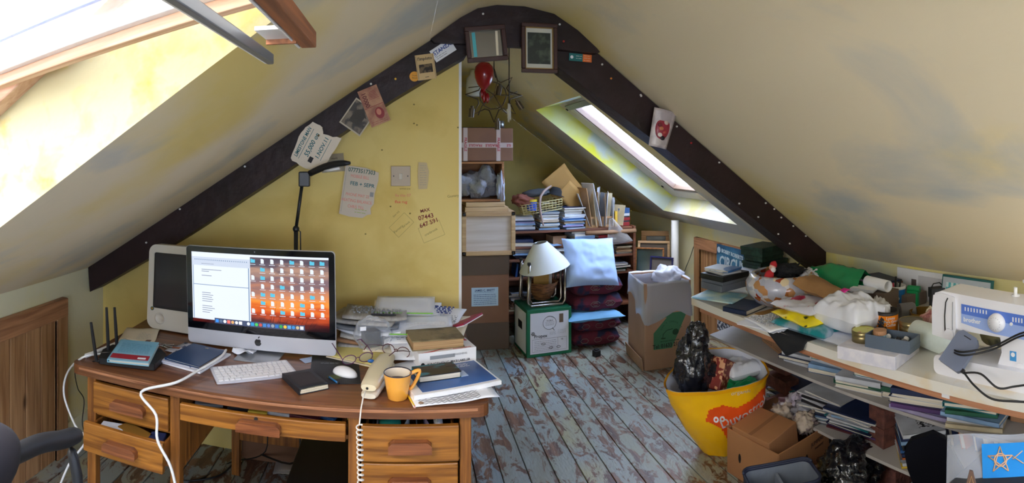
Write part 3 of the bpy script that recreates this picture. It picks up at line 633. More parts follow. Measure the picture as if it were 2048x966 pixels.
# ---- old white monitor-computer behind it
M_ivory = mat('aged_white_plastic', C(202, 196, 182), .4)
em_ = root('old_computer', T(-.86, 2.0, ZT), 'old cream one-piece computer with a blank dark screen behind the silver one', 'computer')
ME = T(0, .05, .008) @ R(D(-3)) @ R(PI / 2 - D(4), 'X')
w_, h_ = .36, .345
b = MB(); b.prism(rrect(-w_ / 2, 0, w_ / 2, h_, .035, 6), -.045, 0, M_ivory); b.build('front_housing', em_, ME, bevel=.008, seg=3)
b = MB()
for k in range(5): b.prism(rrect(-w_ / 2 + .02 + k * .02, .01, w_ / 2 - .02 - k * .02, h_ - .02 - k * .022, .03, 4), -.045 - .05 * (k + 1), -.045 - .05 * k, M_ivory)
b.build('rear_housing', em_, ME, bevel=.004)
b = MB(); b.prism(rrect(-w_ / 2 + .028, .085, w_ / 2 - .028, h_ - .033, .008), .0, .003, M_black); b.build('bezel', em_, ME, bevel=.002)
b = MB(); b.prism(rrect(-w_ / 2 + .036, .093, w_ / 2 - .036, h_ - .041, .006), .0028, .0035, mat('dark_tube_glass', C(44, 46, 50), .15, spec=.6)); b.build('screen', em_, ME)
b = MB(); b.lathe([(.024, 0), (.024, .0025), (.019, .003), (.0185, .001), (0, .002)], M_ivory, T(-w_ / 2 + .062, .045, 0)); b.build('speaker', em_, ME)
b = MB(); b.cyl(.008, 0, .001, mat('teal_sticker', C(40, 100, 90), .5), T(-w_ / 2 + .024, .080, 0)); b.cyl(.005, .001, .0013, mat('gold_paint', C(176, 132, 60), .35), T(-w_ / 2 + .024, .080, 0)); b.build('sticker', em_, ME)
# ---- desk lamp
lp = Thing('desk_lamp', (-.44, 2.2, ZT), 'black jointed desk lamp rising behind the silver computer', 'lamp')
M_lamp = mat('black_metal', C(28, 30, 32), .4)
b = MB(); b.cyl(.06, ZT, ZT + .016, M_lamp, T(-.44, 2.2, 0)); lp.part('base', b, bevel=.003)
pA, pB, pC = Vector((-.44, 2.2, ZT + .01)), aY(592, 458, 2.2), aY(604, 370, 2.2)
b = MB(); b.tube([pA, pB], .009, M_lamp); lp.part('lower_arm', b)
b = MB(); b.tube([pB, pC], .007, M_lamp); b.tube([pB + Vector((.02, 0, -.14)), pB + Vector((.018, 0, -.01)), pB], .0025, M_lamp, n=6); b.ball(pB, .014, M_lamp, n=8); lp.part('upper_arm', b)
b = MB(); j = aY(609, 358, 2.2); b.box(j, (.045, .04, .06), M_lamp, rz=.1); lp.part('joint', b, bevel=.004)
h0, h1 = aY(620, 347, 2.18), aY(700, 326, 2.1)
b = MB(); q = [h0.lerp(h1, k / 8) + Vector((0, 0, .012 * math.sin(PI * k / 8))) for k in range(9)]; b.tube(q, [.013, .0135, .014, .014, .014, .0135, .0125, .011, .006], M_lamp, n=12); lp.part('lamp_head', b)
b = MB(); b.tube([q[3] + Vector((0, 0, -.016)), q[6] + Vector((0, 0, -.018))], .006, M_wp); lp.part('bulb_tube', b)
# ================================================================ ON THE DESK
def pt(p, z): return aZ(p[0], p[1], z)
# keyboard
M, w_, d_ = lay(ZT, (434, 770), (597, 752), (583, 722))
kb = root('keyboard', M, 'slim white and silver computer keyboard lying askew on the desk', 'keyboard')
b = MB(); b.prism(rrect(-w_ / 2, -d_ / 2, w_ / 2, d_ / 2, .006, 3), .001, .007, M_alum); b.build('base', kb, bevel=.001)
b = MB(); ky = (d_ - .012) / 6
for r_ in range(6):
    n = [15, 14, 14, 13, 12, 10][5 - r_]; wk = (w_ - .012) / n; x_ = -w_ / 2 + .006
    ws = [1.0] * n
    if r_ == 0: ws = [1, 1, 1, 1.2, 5, 1.2, 1, 1, 1, 1]
    f_ = (w_ - .012) / sum(ws)
    for q in ws:
        b.box((x_ + q * f_ / 2, -d_ / 2 + .006 + ky * (r_ + .5), .0085), (q * f_ - .0028, ky - .003 if r_ < 5 else ky * .6, .003), M_wp); x_ += q * f_
b.build('keys', kb, bevel=.0006, seg=1)
# mouse mat, mouse
M, w_, d_ = lay(ZT, (618, 768), (722, 768), (722, 706))
b = MB(); b.box((0, 0, .0015), (w_, d_, .003), M_bk2); lines(b, -w_ * .3, w_ * .1, .03, .034, 2, M_grey, z=.0032); b.build('mouse_mat', None, M, label='black mouse mat between the keyboard and the phone', cat='mouse mat', bevel=.001)
MB().lathe([(0, .0032), (.016, .0033), (.018, .0035)], mat('olive_print', C(70, 84, 40), .6), T(*pt((668, 756), ZT)), n=16, sx=1.3, sy=1.0).build('card_disc', None, None, label='olive green round card on the black mouse mat', cat='card')
c = pt((690, 748), ZT + .003); ms = MB()
ms.ball((0, 0, 0), (.027, .048, .024), M_wp, n=12, flat=0)
ms.build('mouse', None, T(c.x, c.y, ZT + .0032) @ R(D(58)), label='white wireless mouse on the black mouse mat', cat='mouse')
# black notebook with swollen cream pages
M, w_, d_ = lay(ZT, (603, 798), (657, 790), (640, 738)); w_ = .10; d_ = .135
M = M @ R(.12)
nb = root('notebook', M, 'black soft notebook with swollen cream pages by the keyboard', 'notebook')
b = MB(); b.box((0, 0, .001), (w_, d_, .002), M_bk2); b.grid(6, 6, lambda u, v: ((u - .5) * w_ * 1.0, (v - .5) * d_, .016 + .004 * math.sin(u * 3) * (1 - v)), M_bk2); b.box((-w_ / 2, 0, .009), (.002, d_, .016), M_bk2); b.build('cover', nb, solid=.0015, off=0)
b = MB(); b.box((.002, 0, .005), (w_ - .006, d_ - .004, .006), mat('cream_pages', C(226, 214, 186), .8)); b.box((.002, -.001, .0115), (w_ - .008, d_ - .004, .005), mat('cream_pages', None)) if False else b.box((.002, -.001, .0115), (w_ - .008, d_ - .004, .005), _m['cream_pages']); b.build('pages', nb)
MB().tube([(0, 0, 0), (.0, .055, 0)], .003, mat('blue_pen_plastic', C(20, 96, 150), .35)).tube([(0, .055, 0), (0, .064, 0)], [.003, .0008], M_black).tube([(0, -.003, 0), (0, .001, 0)], .0034, M_black).build('pen', None, T(*pt((676, 770), ZT)) @ T(0, 0, .0065) @ R(D(38)) , label='bright blue pen lying across the edge of the mouse mat', cat='pen')
# cards by the computer foot
M, w_, d_ = lay(ZT + .001, (613, 729), (648, 722), (620, 712)); MB().box((0, 0, .0005), (w_, .045, .0008), mat('pale_blue_card', C(178, 196, 226), .6)).build('business_card', None, M, label='pale blue business card right of the computer foot', cat='card')
M, w_, d_ = lay(ZT, (636, 726), (664, 724), (650, 706)); MB().box((0, 0, .0005), (w_, .045, .0008), mat('red_card', C(150, 50, 52), .6)).build('business_card', None, M, label='red card under the pale blue business card', cat='card')
# yellow pad
M, w_, d_ = lay(ZT, (640, 712), (728, 737), (760, 700)); w_ = .22; d_ = .16; M = T(-.15, 1.985, ZT) @ R(-.42)
pd = root('legal_pad', M, 'yellow paper pad lying beside the computer', 'notepad')
b = MB()
for k in range(4): b.box((.004 * math.sin(k * 2.1), .003 * math.cos(k * 3), .0015 + k * .0045), (w_, d_, .003), mat('yellow_pad_paper', C(222, 208, 132), .75) if k != 1 else M_cream)
scrawl(b, [(.03 + .02 * math.cos(t * .7), -.02 + .008 * math.sin(t * .7) + .0002 * t) for t in range(10)], M_ink, T(0, 0, .0162)); b.build('pages', pd)
MB().box((-.02, .0, .018), (w_ * .9, d_ * .95, .0006), mat('yellow_pad_paper', None) if False else _m['yellow_pad_paper'], rz=.1).build('loose_sheet', pd)
# newspapers and papers behind
rp = random.Random(5); nw = mat('grey_newsprint', C(150, 146, 142), .8, c2=C(176, 172, 166), ns=60, stretch=(1, .15, 1))
bx0 = Vector((-.13, 2.12, ZT))
for k in range(7):
    b = MB(); s_ = rp.uniform(.9, 1.1)
    kind = ['grey folded newspaper', 'brown envelope', 'grey folded newspaper', 'white letter', 'dark magazine', 'grey folded newspaper', 'folded newspaper with dark headline'][k]; mm = [nw, M_card, nw, M_paper, pal('grey'), nw, nw][k]
    b.grid(8, 6, lambda u, v: ((u - .5) * .25 * s_, (v - .5) * .19, .004 * math.sin(u * 5 + k) + .012 * (u - .5) ** 2 * 4 + .0015 * k), mm)
    if k == 6: b.box((.03, -.05, .014), (.10, .012, .0006), M_ink); lines(b, -.1, .1, -.03, .06, 8, M_grey, z=.016)
    b.build('newspaper' if mm is nw else 'paper_sheet', None, T(bx0.x + rp.uniform(-.02, .02), bx0.y + .01 * k * .3, ZT + .012 + k * .0155) @ R(rp.uniform(-.35, .1)) @ R(-.03, 'X'), solid=.009, off=-1, label='%s, %s in the heap right of the computer' % (kind, 'at the top' if k == 6 else 'at the bottom' if k == 0 else ORD[6 - k] + ' from the top'), cat='paper', group='heap of newspapers on the desk')
# white letters and wallets at the back
px_ = [(-.02, 2.22, .10, .02), (.04, 2.24, .085, -.1), (.12, 2.20, .07, -.35), (.0, 2.16, .075, .06), (.13, 2.12, .055, -.3), (.03, 2.08, .05, .0), (.05, 2.0, .03, .15), (.10, 2.25, .045, .3), (-.03, 2.06, .02, -.2)]
for k, (xx, yy, zz, a) in enumerate(px_[::-1]):
    b = MB(); mm = M_paper if k % 4 else M_cream
    b.grid(8, 8, lambda u, v: ((u - .5) * .21, (v - .5) * .2, .012 * noise.noise(Vector((u * 1.5 + k, v * 1.5, k)))), mm)
    lines(b, -.08, .06, .02, .08, 5, M_blueink if k % 3 == 0 else M_grey, z=.010, seed=k)
    b.build('paper_sheet', None, T(xx, yy, ZT + zz + .012) @ R(a) @ R(.12, 'X'), solid=.004, label='white letter, %s in the white pile against the yellow wall' % ('at the top' if k == 8 else 'at the bottom' if k == 0 else ORD[8 - k] + ' from the top'), cat='paper', group='white letters piled at the back of the desk')
M_wal = clear('clear_wallet', (.82, .86, .95, 1), .12, .15)
for k, (xx, yy, zz, a, lb) in enumerate(((.0, 2.19, .128, -.07, 'clear zip wallet of letters with a green seal, topmost on the white pile'), (.06, 2.06, .088, -.03, 'clear zip wallet with a green seal, below the topmost one'))):
    zw = root('zip_wallet', T(xx, yy, ZT + zz) @ R(a) @ R(.22, 'X'), lb, 'wallet'); b = MB(); sheet(b, .235, .15, M_wal, curl=.004, seed=k); b.build('sleeve', zw, solid=.0015); b = MB(); b.box((0, -.068, .006), (.225, .005, .002), mat('lime_seal', C(120, 196, 60), .4)); b.build('seal', zw)
    b = MB(); b.box((.0, .005, -.003), (.21, .13, .003), M_paper); lines(b, -.09, .08, .01, .05, 4, M_grey, z=-.001, seed=k + 20); b.build('letter', zw)
MB().box((0, 0, 0), (.10, .16, .008), mat('crimson_cover', C(150, 30, 60), .5)).box((0, 0, -.005), (.1, .16, .004), M_paper).build('booklet', None, T(.225, 2.15, ZT + .075) @ R(-.6) @ R(-.35, 'Y'), label='crimson booklet sticking out right of the white pile', cat='booklet')
# clear bag with a black gadget
bg_ = pt((745, 722), ZT); gb = root('plastic_bag', T(bg_.x, bg_.y + .07, ZT + .05), 'clear plastic bag holding a black gadget', 'bag')
b = MB(); b.box((-.01, 0, .01), (.06, .05, .055), M_black, rz=.4); b.box((.035, .02, -.005), (.03, .04, .04), pal('grey'), rz=.8); b.build('gadget', gb, bevel=.003)
b = MB(); b.ball((.0, 0, .02), (.07, .05, .062), M_wal, n=16, amp=.22, fr=2.2, seed=3); b.build('film', gb)
MB().box((-.035, -.045, .055), (.022, .002, .014), M_paper, rz=.3).build('sticker', gb)
# the price-label box, old book
M, w_, d_ = lay(ZT + .02, (828, 738), (943, 717), (905, 676)); d_ = .17; w_ = .21; M = T(.125, 1.965, ZT + .006) @ R(D(15))
kbx = root('label_box', M, 'white box of price labels with red and black print', 'box')
b = MB(); b.box((0, 0, .026), (w_, d_, .052), M_wp); b.build('carton', kbx, bevel=.002)
b = MB(); Mf = T(0, -d_ / 2, .026) @ R(PI / 2, 'X'); rd = mat('red_print', C(176, 36, 40), .5)
b.text('KINGSHENG', .014, M_ink, Mf @ T(-.035, -.014, 0)); b.text('PRICE LABELLER', .010, M_ink, Mf @ T(.045, -.013, 0), bold=.0003); b.text('KINGSHENG', .009, M_ink, Mf @ T(.045, .010, 0)); b.add([(-.09 + .007 * math.cos(t * .5), -.013 + .007 * math.sin(t * .5), .0004) for t in range(12)], [tuple(range(12))], M_ink, Mf); b.box((-.02, .008, .0003), (.09, .012, .0004), M_grey, Mf)
Mt = T(0, 0, .0521); b.prism([(-.05, -.08), (-.095, -.083), (.0, -.06)], 0, .0004, rd, Mt); b.prism([(-.03, -.07), (.05, -.07), (-.01, -.03)], 0, .0004, rd, Mt); b.prism([(.09, -.01), (.1, -.01), (.08, .08), (.06, .08)], 0, .0004, rd, Mt); b.text('KINGSHENG', .012, rd, Mt @ T(.055, -.075, 0)); b.prism([(-.1, -.02), (-.094, -.02), (-.094, .08), (-.1, .08)], 0, .0004, rd, Mt)
b.build('print', kbx)
for k in range(1): clutter('magazine', (.125, 1.965, ZT + .003), (.2, .15, .005), pal('cream'), 'cream booklet under the white box of price labels', 'magazine', rz=.2)
M_old = mat('worn_olive_cloth', C(134, 118, 84), .85, c2=C(84, 72, 48), ns=14, nlo=.45, nhi=.7, bump=.4, bs=80); M_oldp = mat('foxed_pages', C(202, 170, 124), .9, c2=C(170, 130, 90), ns=8, stretch=(.4, .4, 70), bump=.5, bs=30)
ob = book(T(.105, 1.955, ZT + .059) @ R(D(10)), .185, .125, .034, M_old, 'battered old book with foxed pages on the white box', spine='+y', page=M_oldp, ct=.004)
# blue binder, letter, teal book
M, w_, d_ = lay(ZT + .014, (828, 797), (1003, 765), (955, 722))
bl = root('report_folder', M @ T(0, 0, -.006), 'dark blue and white bound report hanging over the desk corner', 'folder')
b = MB(); b.box((0, 0, .006), (w_, d_, .012), M_wp); b.build('pages', bl)
b = MB(); b.box((0, 0, .0125), (w_ - .004, d_ - .004, .001), M_wp); b.box((.012, .004, .0133), (w_ - .04, d_ - .022, .0006), mat('deep_blue_print', C(44, 76, 128), .35, c2=C(60, 106, 176), ns=2)); lines(b, w_ * .2, w_ * .36, d_ * .28, d_ * .40, 4, M_wp, z=.0138); b.box((-w_ * .47, -.03, .0133), (.008, .012, .0006), M_ink); b.build('cover', bl)
M, w_, d_ = lay(ZT + .006, (826, 812), (998, 790), (975, 752))
b = MB(); b.grid(12, 8, lambda u, v: ((u - .5) * w_, (v - .5) * .16, .0035 * math.sin(u * 9) * u + (-.0 if u < .8 else -.02 * (u - .8))), M_paper)
for k in range(7):
    y_ = -.07 + k * .011; b.tube([(-w_ * .42 + i * .006, y_ + .003 * math.sin(i * 1.9 + k) + .002 * math.sin(i * 4.1), .0012 + .0035 * math.sin((-.42 + i * .006 / w_ + .5) * 9) * (-.42 + i * .006 / w_ + .5)) for i in range(32)], .0006, M_ink, n=3)
b.cyl(.008, .0, .0004, mat('tea_stain', C(190, 160, 130), .8), T(-w_ * .4, -.06, .0006), n=14)
b.build('letter', None, M, solid=.0006, label='handwritten letter curling over the desk edge under the blue report', cat='letter')
M, w_, d_ = lay(ZT + .022, (836, 770), (930, 757), (915, 735)); w_ = .14; d_ = .085
M_zeb = mat('teal_zebra_cover', C(16, 20, 26), .3, c2=C(20, 120, 140), ns=3.2, nlo=.49, nhi=.53, stretch=(1, 4.5, 1), detail=1, dist=1.5)
book(M @ T(0, .01, -.0005), w_, d_, .02, M_zeb, 'small black and teal striped book on the blue report', spine='+y', page=M_page, deco=lambda b, t: b.box((w_ * .36, .02, t + .0003), (.026, .02, .0006), mat('brown_label', C(70, 60, 50), .5)))
clutter('card', (M.translation.x + .07, M.translation.y + .01, ZT + .0225), (.05, .045, .0012), mat('pale_blue_card', None) if False else _m['pale_blue_card'], 'pale blue card under the striped book', 'card', rz=.3)
# pencil
p0, p1 = pt((830, 815), ZT + .004), pt((812, 783), ZT + .004); dv = (p1 - p0).normalized()
pc = root('pencil', T(*p0), 'yellow pencil with a pink eraser beside the orange mug', 'pencil')
q = lambda t: dv * t
b = MB(); b.tube([q(.008), q(.13)], .0035, mat('yellow_pencil', C(226, 190, 40), .4), n=6, smooth=False); b.tube([q(.13), q(.145)], [.0035, .0008], mat('sharpened_wood', C(210, 170, 120), .6), n=6); b.build('shaft', pc)
b = MB(); b.tube([q(0), q(.008)], .0036, mat('pink_eraser', C(206, 140, 120), .7)); b.build('eraser', pc)
# mug
c = pt((795, 800), ZT); mg = root('mug', T(c.x, c.y + .015, ZT), 'yellow-orange mug with a dark rim and a slanted handle', 'mug')
M_mug = mat('orange_glaze', C(240, 170, 70), .18, coat=.6); M_mugi = mat('cream_glaze', C(228, 214, 194), .25, coat=.3)
b = MB(); b.lathe([(0, 0), (.027, 0), (.0305, .003), (.0365, .04), (.0425, .0755)], M_mug, n=40); b.lathe([(.0425, .0755), (.0415, .078), (.0395, .0755)], mat('dark_rim', C(40, 40, 60), .3), n=40); b.lathe([(.0395, .0755), (.034, .03), (.029, .005), (0, .004)], M_mugi, n=40); b.build('body', mg)
b = MB(); b.lathe([(0, .05), (.0368, .0505)], mat('black_coffee', C(70, 50, 44), .05), n=32); b.build('drink', mg)
b = MB(); hp = [(.036, 0, .066), (.055, 0, .076), (.072, .0, .078), (.068, 0, .066), (.05, 0, .030), (.034, 0, .018)]; b.tube([Vector(p) for p in hp], [.006, .0065, .007, .0065, .0055, .006], M_mug, n=10); b.build('handle', mg, R(.25), sub=1)
# telephone
A, B = pt((737, 800), ZT), pt((775, 735), ZT); dv = (B - A); Lp = dv.length; an = math.atan2(dv.y, dv.x)
ph = root('telephone', T(*A) @ R(an), 'cream slimline telephone with its receiver resting on the base', 'telephone')
M_ph = mat('aged_cream_plastic', C(220, 208, 176), .35)
def loaf(b, L, wd, z0, z1, m, bow=0, n=14):
    b.grid(n, 12, lambda u, v: (L * u, (wd / 2) * math.cos(PI * 2 * v) * (1 - .1 * math.cos(u * PI * 2) if 0 < u < 1 else .75), max(z0, (z0 + z1) / 2 + bow * math.sin(u * PI) + (z1 - z0) / 2 * math.copysign(abs(math.sin(PI * 2 * v)) ** .6, math.sin(PI * 2 * v)) * (1 if 0 < u < 1 else .7))), m)
    for u in (0, 1):
        vs = [(L * u, (wd / 2) * math.cos(PI * 2 * k / 12) * .75, max(z0, (z0 + z1) / 2 + (z1 - z0) / 2 * math.copysign(abs(math.sin(PI * 2 * k / 12)) ** .6, math.sin(PI * 2 * k / 12)) * .7)) for k in range(12)]
        b.add(vs, [tuple(range(12))], m)
b = MB(); loaf(b, Lp + .01, .06, .0, .022, M_wp if False else mat('cream_base_plastic', C(224, 216, 196), .4)); b.build('base', ph)
b = MB(); loaf(b, Lp + .012, .062, .022, .05, M_ph, bow=.004); b.build('receiver', ph)
b = MB(); b.cyl(.004, -.003, .001, M_black, T(0, .004, .034) @ R(-PI / 2, 'Y')); b.build('cord_socket', ph)
co = []; c0 = A + Vector((-.008, -.006, .03)); c1 = pt((722, 812), ZT) + Vector((-.005, -.03, 0))
turn = 30; n = turn * 12
straight = [c0, c0 + Vector((-.006, -.02, -.012)), Vector((-.125, 1.565, ZT + .004)), Vector((-.128, 1.548, ZT - .03))]
for k in range(n + 1):
    t = k / n; a = 2 * PI * turn * t; rr = .0085
    cx = -.128 + .004 * math.sin(t * 3); cz = ZT - .03 - t * .42
    co.append(Vector((cx + rr * math.cos(a), 1.545 + rr * math.sin(a), cz)))
b = MB(); b.tube([p - c0 for p in straight + co], .0022, mat('white_cord', C(226, 222, 214), .4), n=6)
b.build('cord', ph, ph.matrix_world.inverted() @ T(*c0))
# glasses, reading, two pairs
def specs(M, col, label, s=1.0):
    g = root('glasses', M, label, 'glasses'); m = mat(col[0], C(*col[1]), .25)
    b = MB()
    for sx in (-1, 1): b.tube([(sx * .031 * s + .025 * s * math.cos(t * .45), 0, .018 + .017 * s * math.sin(t * .45)) for t in range(14)], .0015, m, closed=True, n=6)
    b.tube([(-.007, 0, .02), (0, -.002, .024), (.007, 0, .02)], .0015, m, n=6); b.build('frame', g)
    for sx in (-1, 1):
        b = MB(); b.tube([(sx * .057 * s, 0, .025), (sx * .058 * s, .05, .028), (sx * .055 * s, .10, .026), (sx * .05 * s, .125, .010)], .0016, m, n=6); b.build('arm', g)
        b = MB(); b.add([(sx * .031 * s + .024 * s * math.cos(t * .45), 0, .018 + .016 * s * math.sin(t * .45)) for t in range(14)], [tuple(range(14))], M_glass); b.build('lens', g)
c = pt((790, 726), ZT); specs(T(c.x, c.y + .0, ZT + .024) @ R(2.6) @ R(.3, 'X'), ('dark_red_frame', (80, 34, 44)), 'dark red reading glasses, one arm sticking up before the white box')
c = pt((715, 735), ZT); specs(T(c.x, c.y - .01, ZT + .018) @ R(.5) @ R(.2, 'X'), ('purple_frame', (90, 40, 84)), 'purple patterned glasses behind the telephone')
b = MB(); b.ball((0, 0, 0), (.012, .006, .006), mat('bright_blue_plastic', C(40, 110, 200), .3), n=8); b.build('clip', None, T(*pt((742, 722), ZT + .025)), label='bright blue clip beside the purple glasses', cat='clip')
clutter('paper_slip', (pt((845, 745), ZT).x - .06, pt((845, 745), ZT).y + .03, ZT + .004), (.12, .09, .003), M_paper, 'white slip beneath the glasses', 'paper', rz=.6)
# router with its three aerials and the pale blue book on it
M, w_, d_ = lay(ZT, (228, 744), (300, 752), (330, 700)); w_ = .19; d_ = .15; M = T(-.835, 1.745, ZT) @ R(D(20)) if False else T(*(pt((262, 722), ZT))) @ R(D(14))
rt = root('router', M, 'flat black router with three upright aerials', 'router')
b = MB(); b.prism([(-.10, -.065), (.10, -.075), (.12, .03), (.09, .08), (-.09, .08), (-.11, .02)], .004, .024, M_black); b.build('housing', rt, bevel=.006)
for k, (pb, ptp) in enumerate((((193, 722), (182, 645)), ((217, 706), (213, 615)), ((234, 695), (229, 615)))):
    q0 = pt(pb, ZT + .012); q1 = EYEV + ray(*ptp) * ((Vector((q0.x, q0.y, 0))).length)
    Mi_ = M.inverted(); a, c = Mi_ @ q0, Mi_ @ q1
    b = MB(); b.tube([a, a.lerp(c, .5), c], [.0065, .0065, .005], M_black, n=6, smooth=False); b.tube([a, a.lerp(Vector((0, 0, .012)), .25)], .005, M_black); b.build('aerial', rt)
book(T(*pt((268, 706), ZT + .03)) @ T(0, 0, -.003) @ R(D(14)) @ R(.06, 'X'), .145, .175, .012, mat('pale_blue_paperback', C(120, 176, 200), .45, c2=C(140, 186, 204), ns=5), 'pale blue paperback with a red band lying on the black router', spine='-x',
     deco=lambda b, t: (b.box((0, -.055, t + .0003), (.133, .036, .0008), mat('red_band', C(160, 36, 52), .45)), b.box((.042, -.060, t + .0009), (.028, .012, .0006), M_paper), lines(b, -.055, .055, -.02, .055, 10, mat('teal_text', C(70, 120, 150), .5), z=t + .0006, th=.001)))
# blue notebook on magazines, with the cable over it
M, w_, d_ = lay(ZT, (338, 742), (415, 750), (442, 703))
for k, (cn, lb) in enumerate((('white', 'white pad'), ('grey', 'grey printed sheet'))):
    clutter('paper_pad', (M.translation.x - .012 * k, M.translation.y + .01, ZT + .004 + .008 * k), (.16, .2, .007), [M_paper, mat('printed_magazine', C(190, 190, 200), .6, c2=C(90, 96, 120), ns=30, nlo=.55, nhi=.6)][k], lb + ' under the dark blue notebook', 'notepad', rz=-.22 + .1 * k)
book(T(M.translation.x, M.translation.y, ZT + .0165) @ R(-.22), .145, .175, .008, mat('petrol_blue_cover', C(28, 58, 98), .4), 'dark petrol blue notebook left of the keyboard', name='notebook', cat='notebook', spine='-x', deco=lambda b, t: b.text('C1', .012, mat('gold_print', C(200, 180, 120), .4), T(.0, .07, t)))
# papers, keys and oddments by the old computer
M = T(*pt((280, 672), ZT)) @ R(.3); b = MB(); sheet(b, .14, .16, M_cream, curl=.01, seed=4); lines(b, -.05, .05, -.05, .05, 8, M_grey, z=.007); b.build('paper_sheet', None, M, solid=.0008, label='cream printed sheet in front of the old cream computer', cat='paper')
M = T(*pt((385, 712), ZT)) @ R(-.3); b = MB(); sheet(b, .16, .12, mat('printed_magazine', None) if False else _m['printed_magazine'], curl=.006, seed=9); b.build('paper_sheet', None, M @ T(-.03, .03, 0), solid=.001, label='printed magazine page behind the dark blue notebook', cat='paper')
ks = root('keyring', T(*pt((322, 690), ZT + .003)), 'bunch of keys in front of the old cream computer', 'keys')
b = MB(); b.tube([(.012 * math.cos(t * .7), .012 * math.sin(t * .7), .002) for t in range(9)], .001, M_chrome, closed=True, n=5); b.build('ring', ks)
for k in range(3):
    b = MB(); b.cyl(.008, 0, .002, M_chrome, T(.015, 0, 0), n=10); b.box((.035, 0, .001), (.03, .005, .002), M_chrome); b.box((.048, .004, .001), (.004, .004, .002), M_chrome); b.build('key', ks, R(k * .5 - .6))
b = MB(); b.tube([(0, 0, 0), (.11, .01, 0)], .004, mat('copper_pen', C(180, 110, 80), .3, metal=.5)); b.build('pen', None, T(*pt((345, 695), ZT + .005)), label='copper coloured pen in front of the old cream computer', cat='pen')
b = MB(); sheet(b, .08, .06, M_paper, curl=.02, seed=2); b.build('receipt', None, T(*pt((500, 708), ZT)) @ T(-.02, 0, .001), solid=.0006, label='crumpled white receipt left of the computer foot', cat='receipt')
# cables
WC = mat('white_cable', C(226, 226, 224), .4)
cable('power_cable', [pt((452, 700), ZT + .03), pt((440, 715), ZT + .03), pt((395, 742), ZT + .02), pt((352, 765), ZT + .012), Vector((-.80, 1.545, .75)), aY(312, 830, 1.52), aY(315, 880, 1.5), aY(340, 930, 1.5), aY(352, 975, 1.5)], .0045, WC, 'thick white cable running over the notebook and down the left drawers')
cable('network_cable', [pt((226, 706), ZT + .02), pt((200, 708), ZT + .02), pt((165, 715), ZT + .015), aY(135, 745, 1.7), aY(128, 790, 1.7), aY(150, 850, 1.68), aY(172, 880, 1.66), aY(140, 925, 1.62), aY(120, 970, 1.6)], .004, WC, 'white cable looping off the left end of the desk')
cable('thin_cable', [pt((232, 712), ZT + .01), pt((190, 722), ZT + .006), aY(152, 735, 1.75), aY(155, 775, 1.78), aY(168, 800, 1.8), aY(165, 850, 1.8), aY(180, 900, 1.78), aY(176, 925, 1.75)], .002, M_black, 'thin black cable hanging behind the left end of the desk')
cable('thin_cable', [pt((250, 680), ZT + .01), pt((190, 705), ZT + .012), pt((170, 712), ZT + .006)], .008, WC, 'thick white flex behind the router')
# ---- under the desk
pcx = MB(); M = T(*aZ(660, 905, .36)) ; 
pb = root('desktop_case', T(-.18 - .12, 1.98, FZ), 'black computer case standing under the desk', 'computer case')
MB().box((.0, 0, .12), (.22, .4, .24), mat('matt_black_metal', C(18, 18, 20), .35)).build('case', pb, bevel=.004)
MB().box((0, -.202, .12), (.21, .006, .23), M_black).cyl(.008, 0, .002, M_alu, T(.07, -.205, .2) @ R(PI / 2, 'X')).box((0, -.206, .2), (.12, .002, .03), M_bez).build('front_panel', pb, bevel=.001)
b = MB(); sheet(b, .17, .2, M_wal, curl=.012, seed=6); b.box((0, 0, .002), (.13, .16, .003), M_cream); b.box((.02, .0, .004), (.03, .15, .002), M_paper); b.build('plastic_folder', None, T(*pt((590, 930), FZ)) @ T(0, 0, .004) @ R(.1), solid=.001, label='clear plastic folder on the floor under the desk', cat='folder')
b = MB(); sheet(b, .14, .1, M_paper, curl=.014, seed=8); b.build('paper_sheet', None, T(*pt((535, 905), FZ)) @ T(0, 0, .002) @ R(.2), solid=.001, label='loose white sheet on the floor under the desk', cat='paper')
MB().box((0, 0, 0), (.62, .012, .20), mat('dark_tan_board', C(120, 84, 60), .7)).box((0, -.008, .095), (.62, .008, .01), M_oakz).build('plank', None, T(-.42, 2.40, FZ + .101), label='brown board standing on edge against the wall under the desk', cat='board')
cable('black_cable', [Vector((-.45, 2.28, .45)), Vector((-.44, 2.2, .25)), pt((500, 905), FZ + .006), pt((440, 950), FZ + .005), pt((380, 962), FZ + .005)], .004, M_black, 'thicker black cable trailing over the floor under the desk')
cable('black_cable', [Vector((-.6, 2.28, .42)), Vector((-.58, 2.25, .25)), pt((460, 925), FZ + .004), pt((400, 958), FZ + .004), pt((360, 960), FZ + .004)], .0025, M_black, 'thinner black cable trailing over the floor under the desk')
# ---- office chair, bottom left
ch = Thing('office_chair', (-.78, .93, FZ), 'black office chair with padded armrest in front of the pine door', 'chair')
M_chb = mat('black_chair_rubber', C(26, 27, 31), .5); M_chf = mat('dark_plum_fabric', C(24, 20, 28), .95)
A, B = pt((0, 925), .62 + .0), pt((170, 872), .62)
A = Vector((-.92, .86, .60)); 
a0 = EYEV + ray(5, 912) * 1.02; a1 = EYEV + ray(150, 868) * 1.20
dv = (a1 - a0).normalized(); a0 -= dv * .12
b = MB(); k_ = 12; b.tube([a0.lerp(a1, i / k_) + Vector((0, 0, .004 * math.sin(i))) for i in range(k_ + 1)] + [a1 + dv * .02 + Vector((0, 0, -.008))], [.016] + [.0195] * (k_ - 1) + [.019, .012], M_chb, n=12); ch.part('armrest', b, sub=1)
e = a1 + dv * -.02; b = MB(); b.tube([e + Vector((0, 0, -.02)), e + Vector((.02, .0, -.07)), e + Vector((.03, 0, -.16)), e + Vector((-.0, -.06, -.2)), e + Vector((-.08, -.12, -.22))], .013, M_chb, n=10); ch.part('arm_post', b, sub=1)
st_c = Vector((-.70, .93, .40))
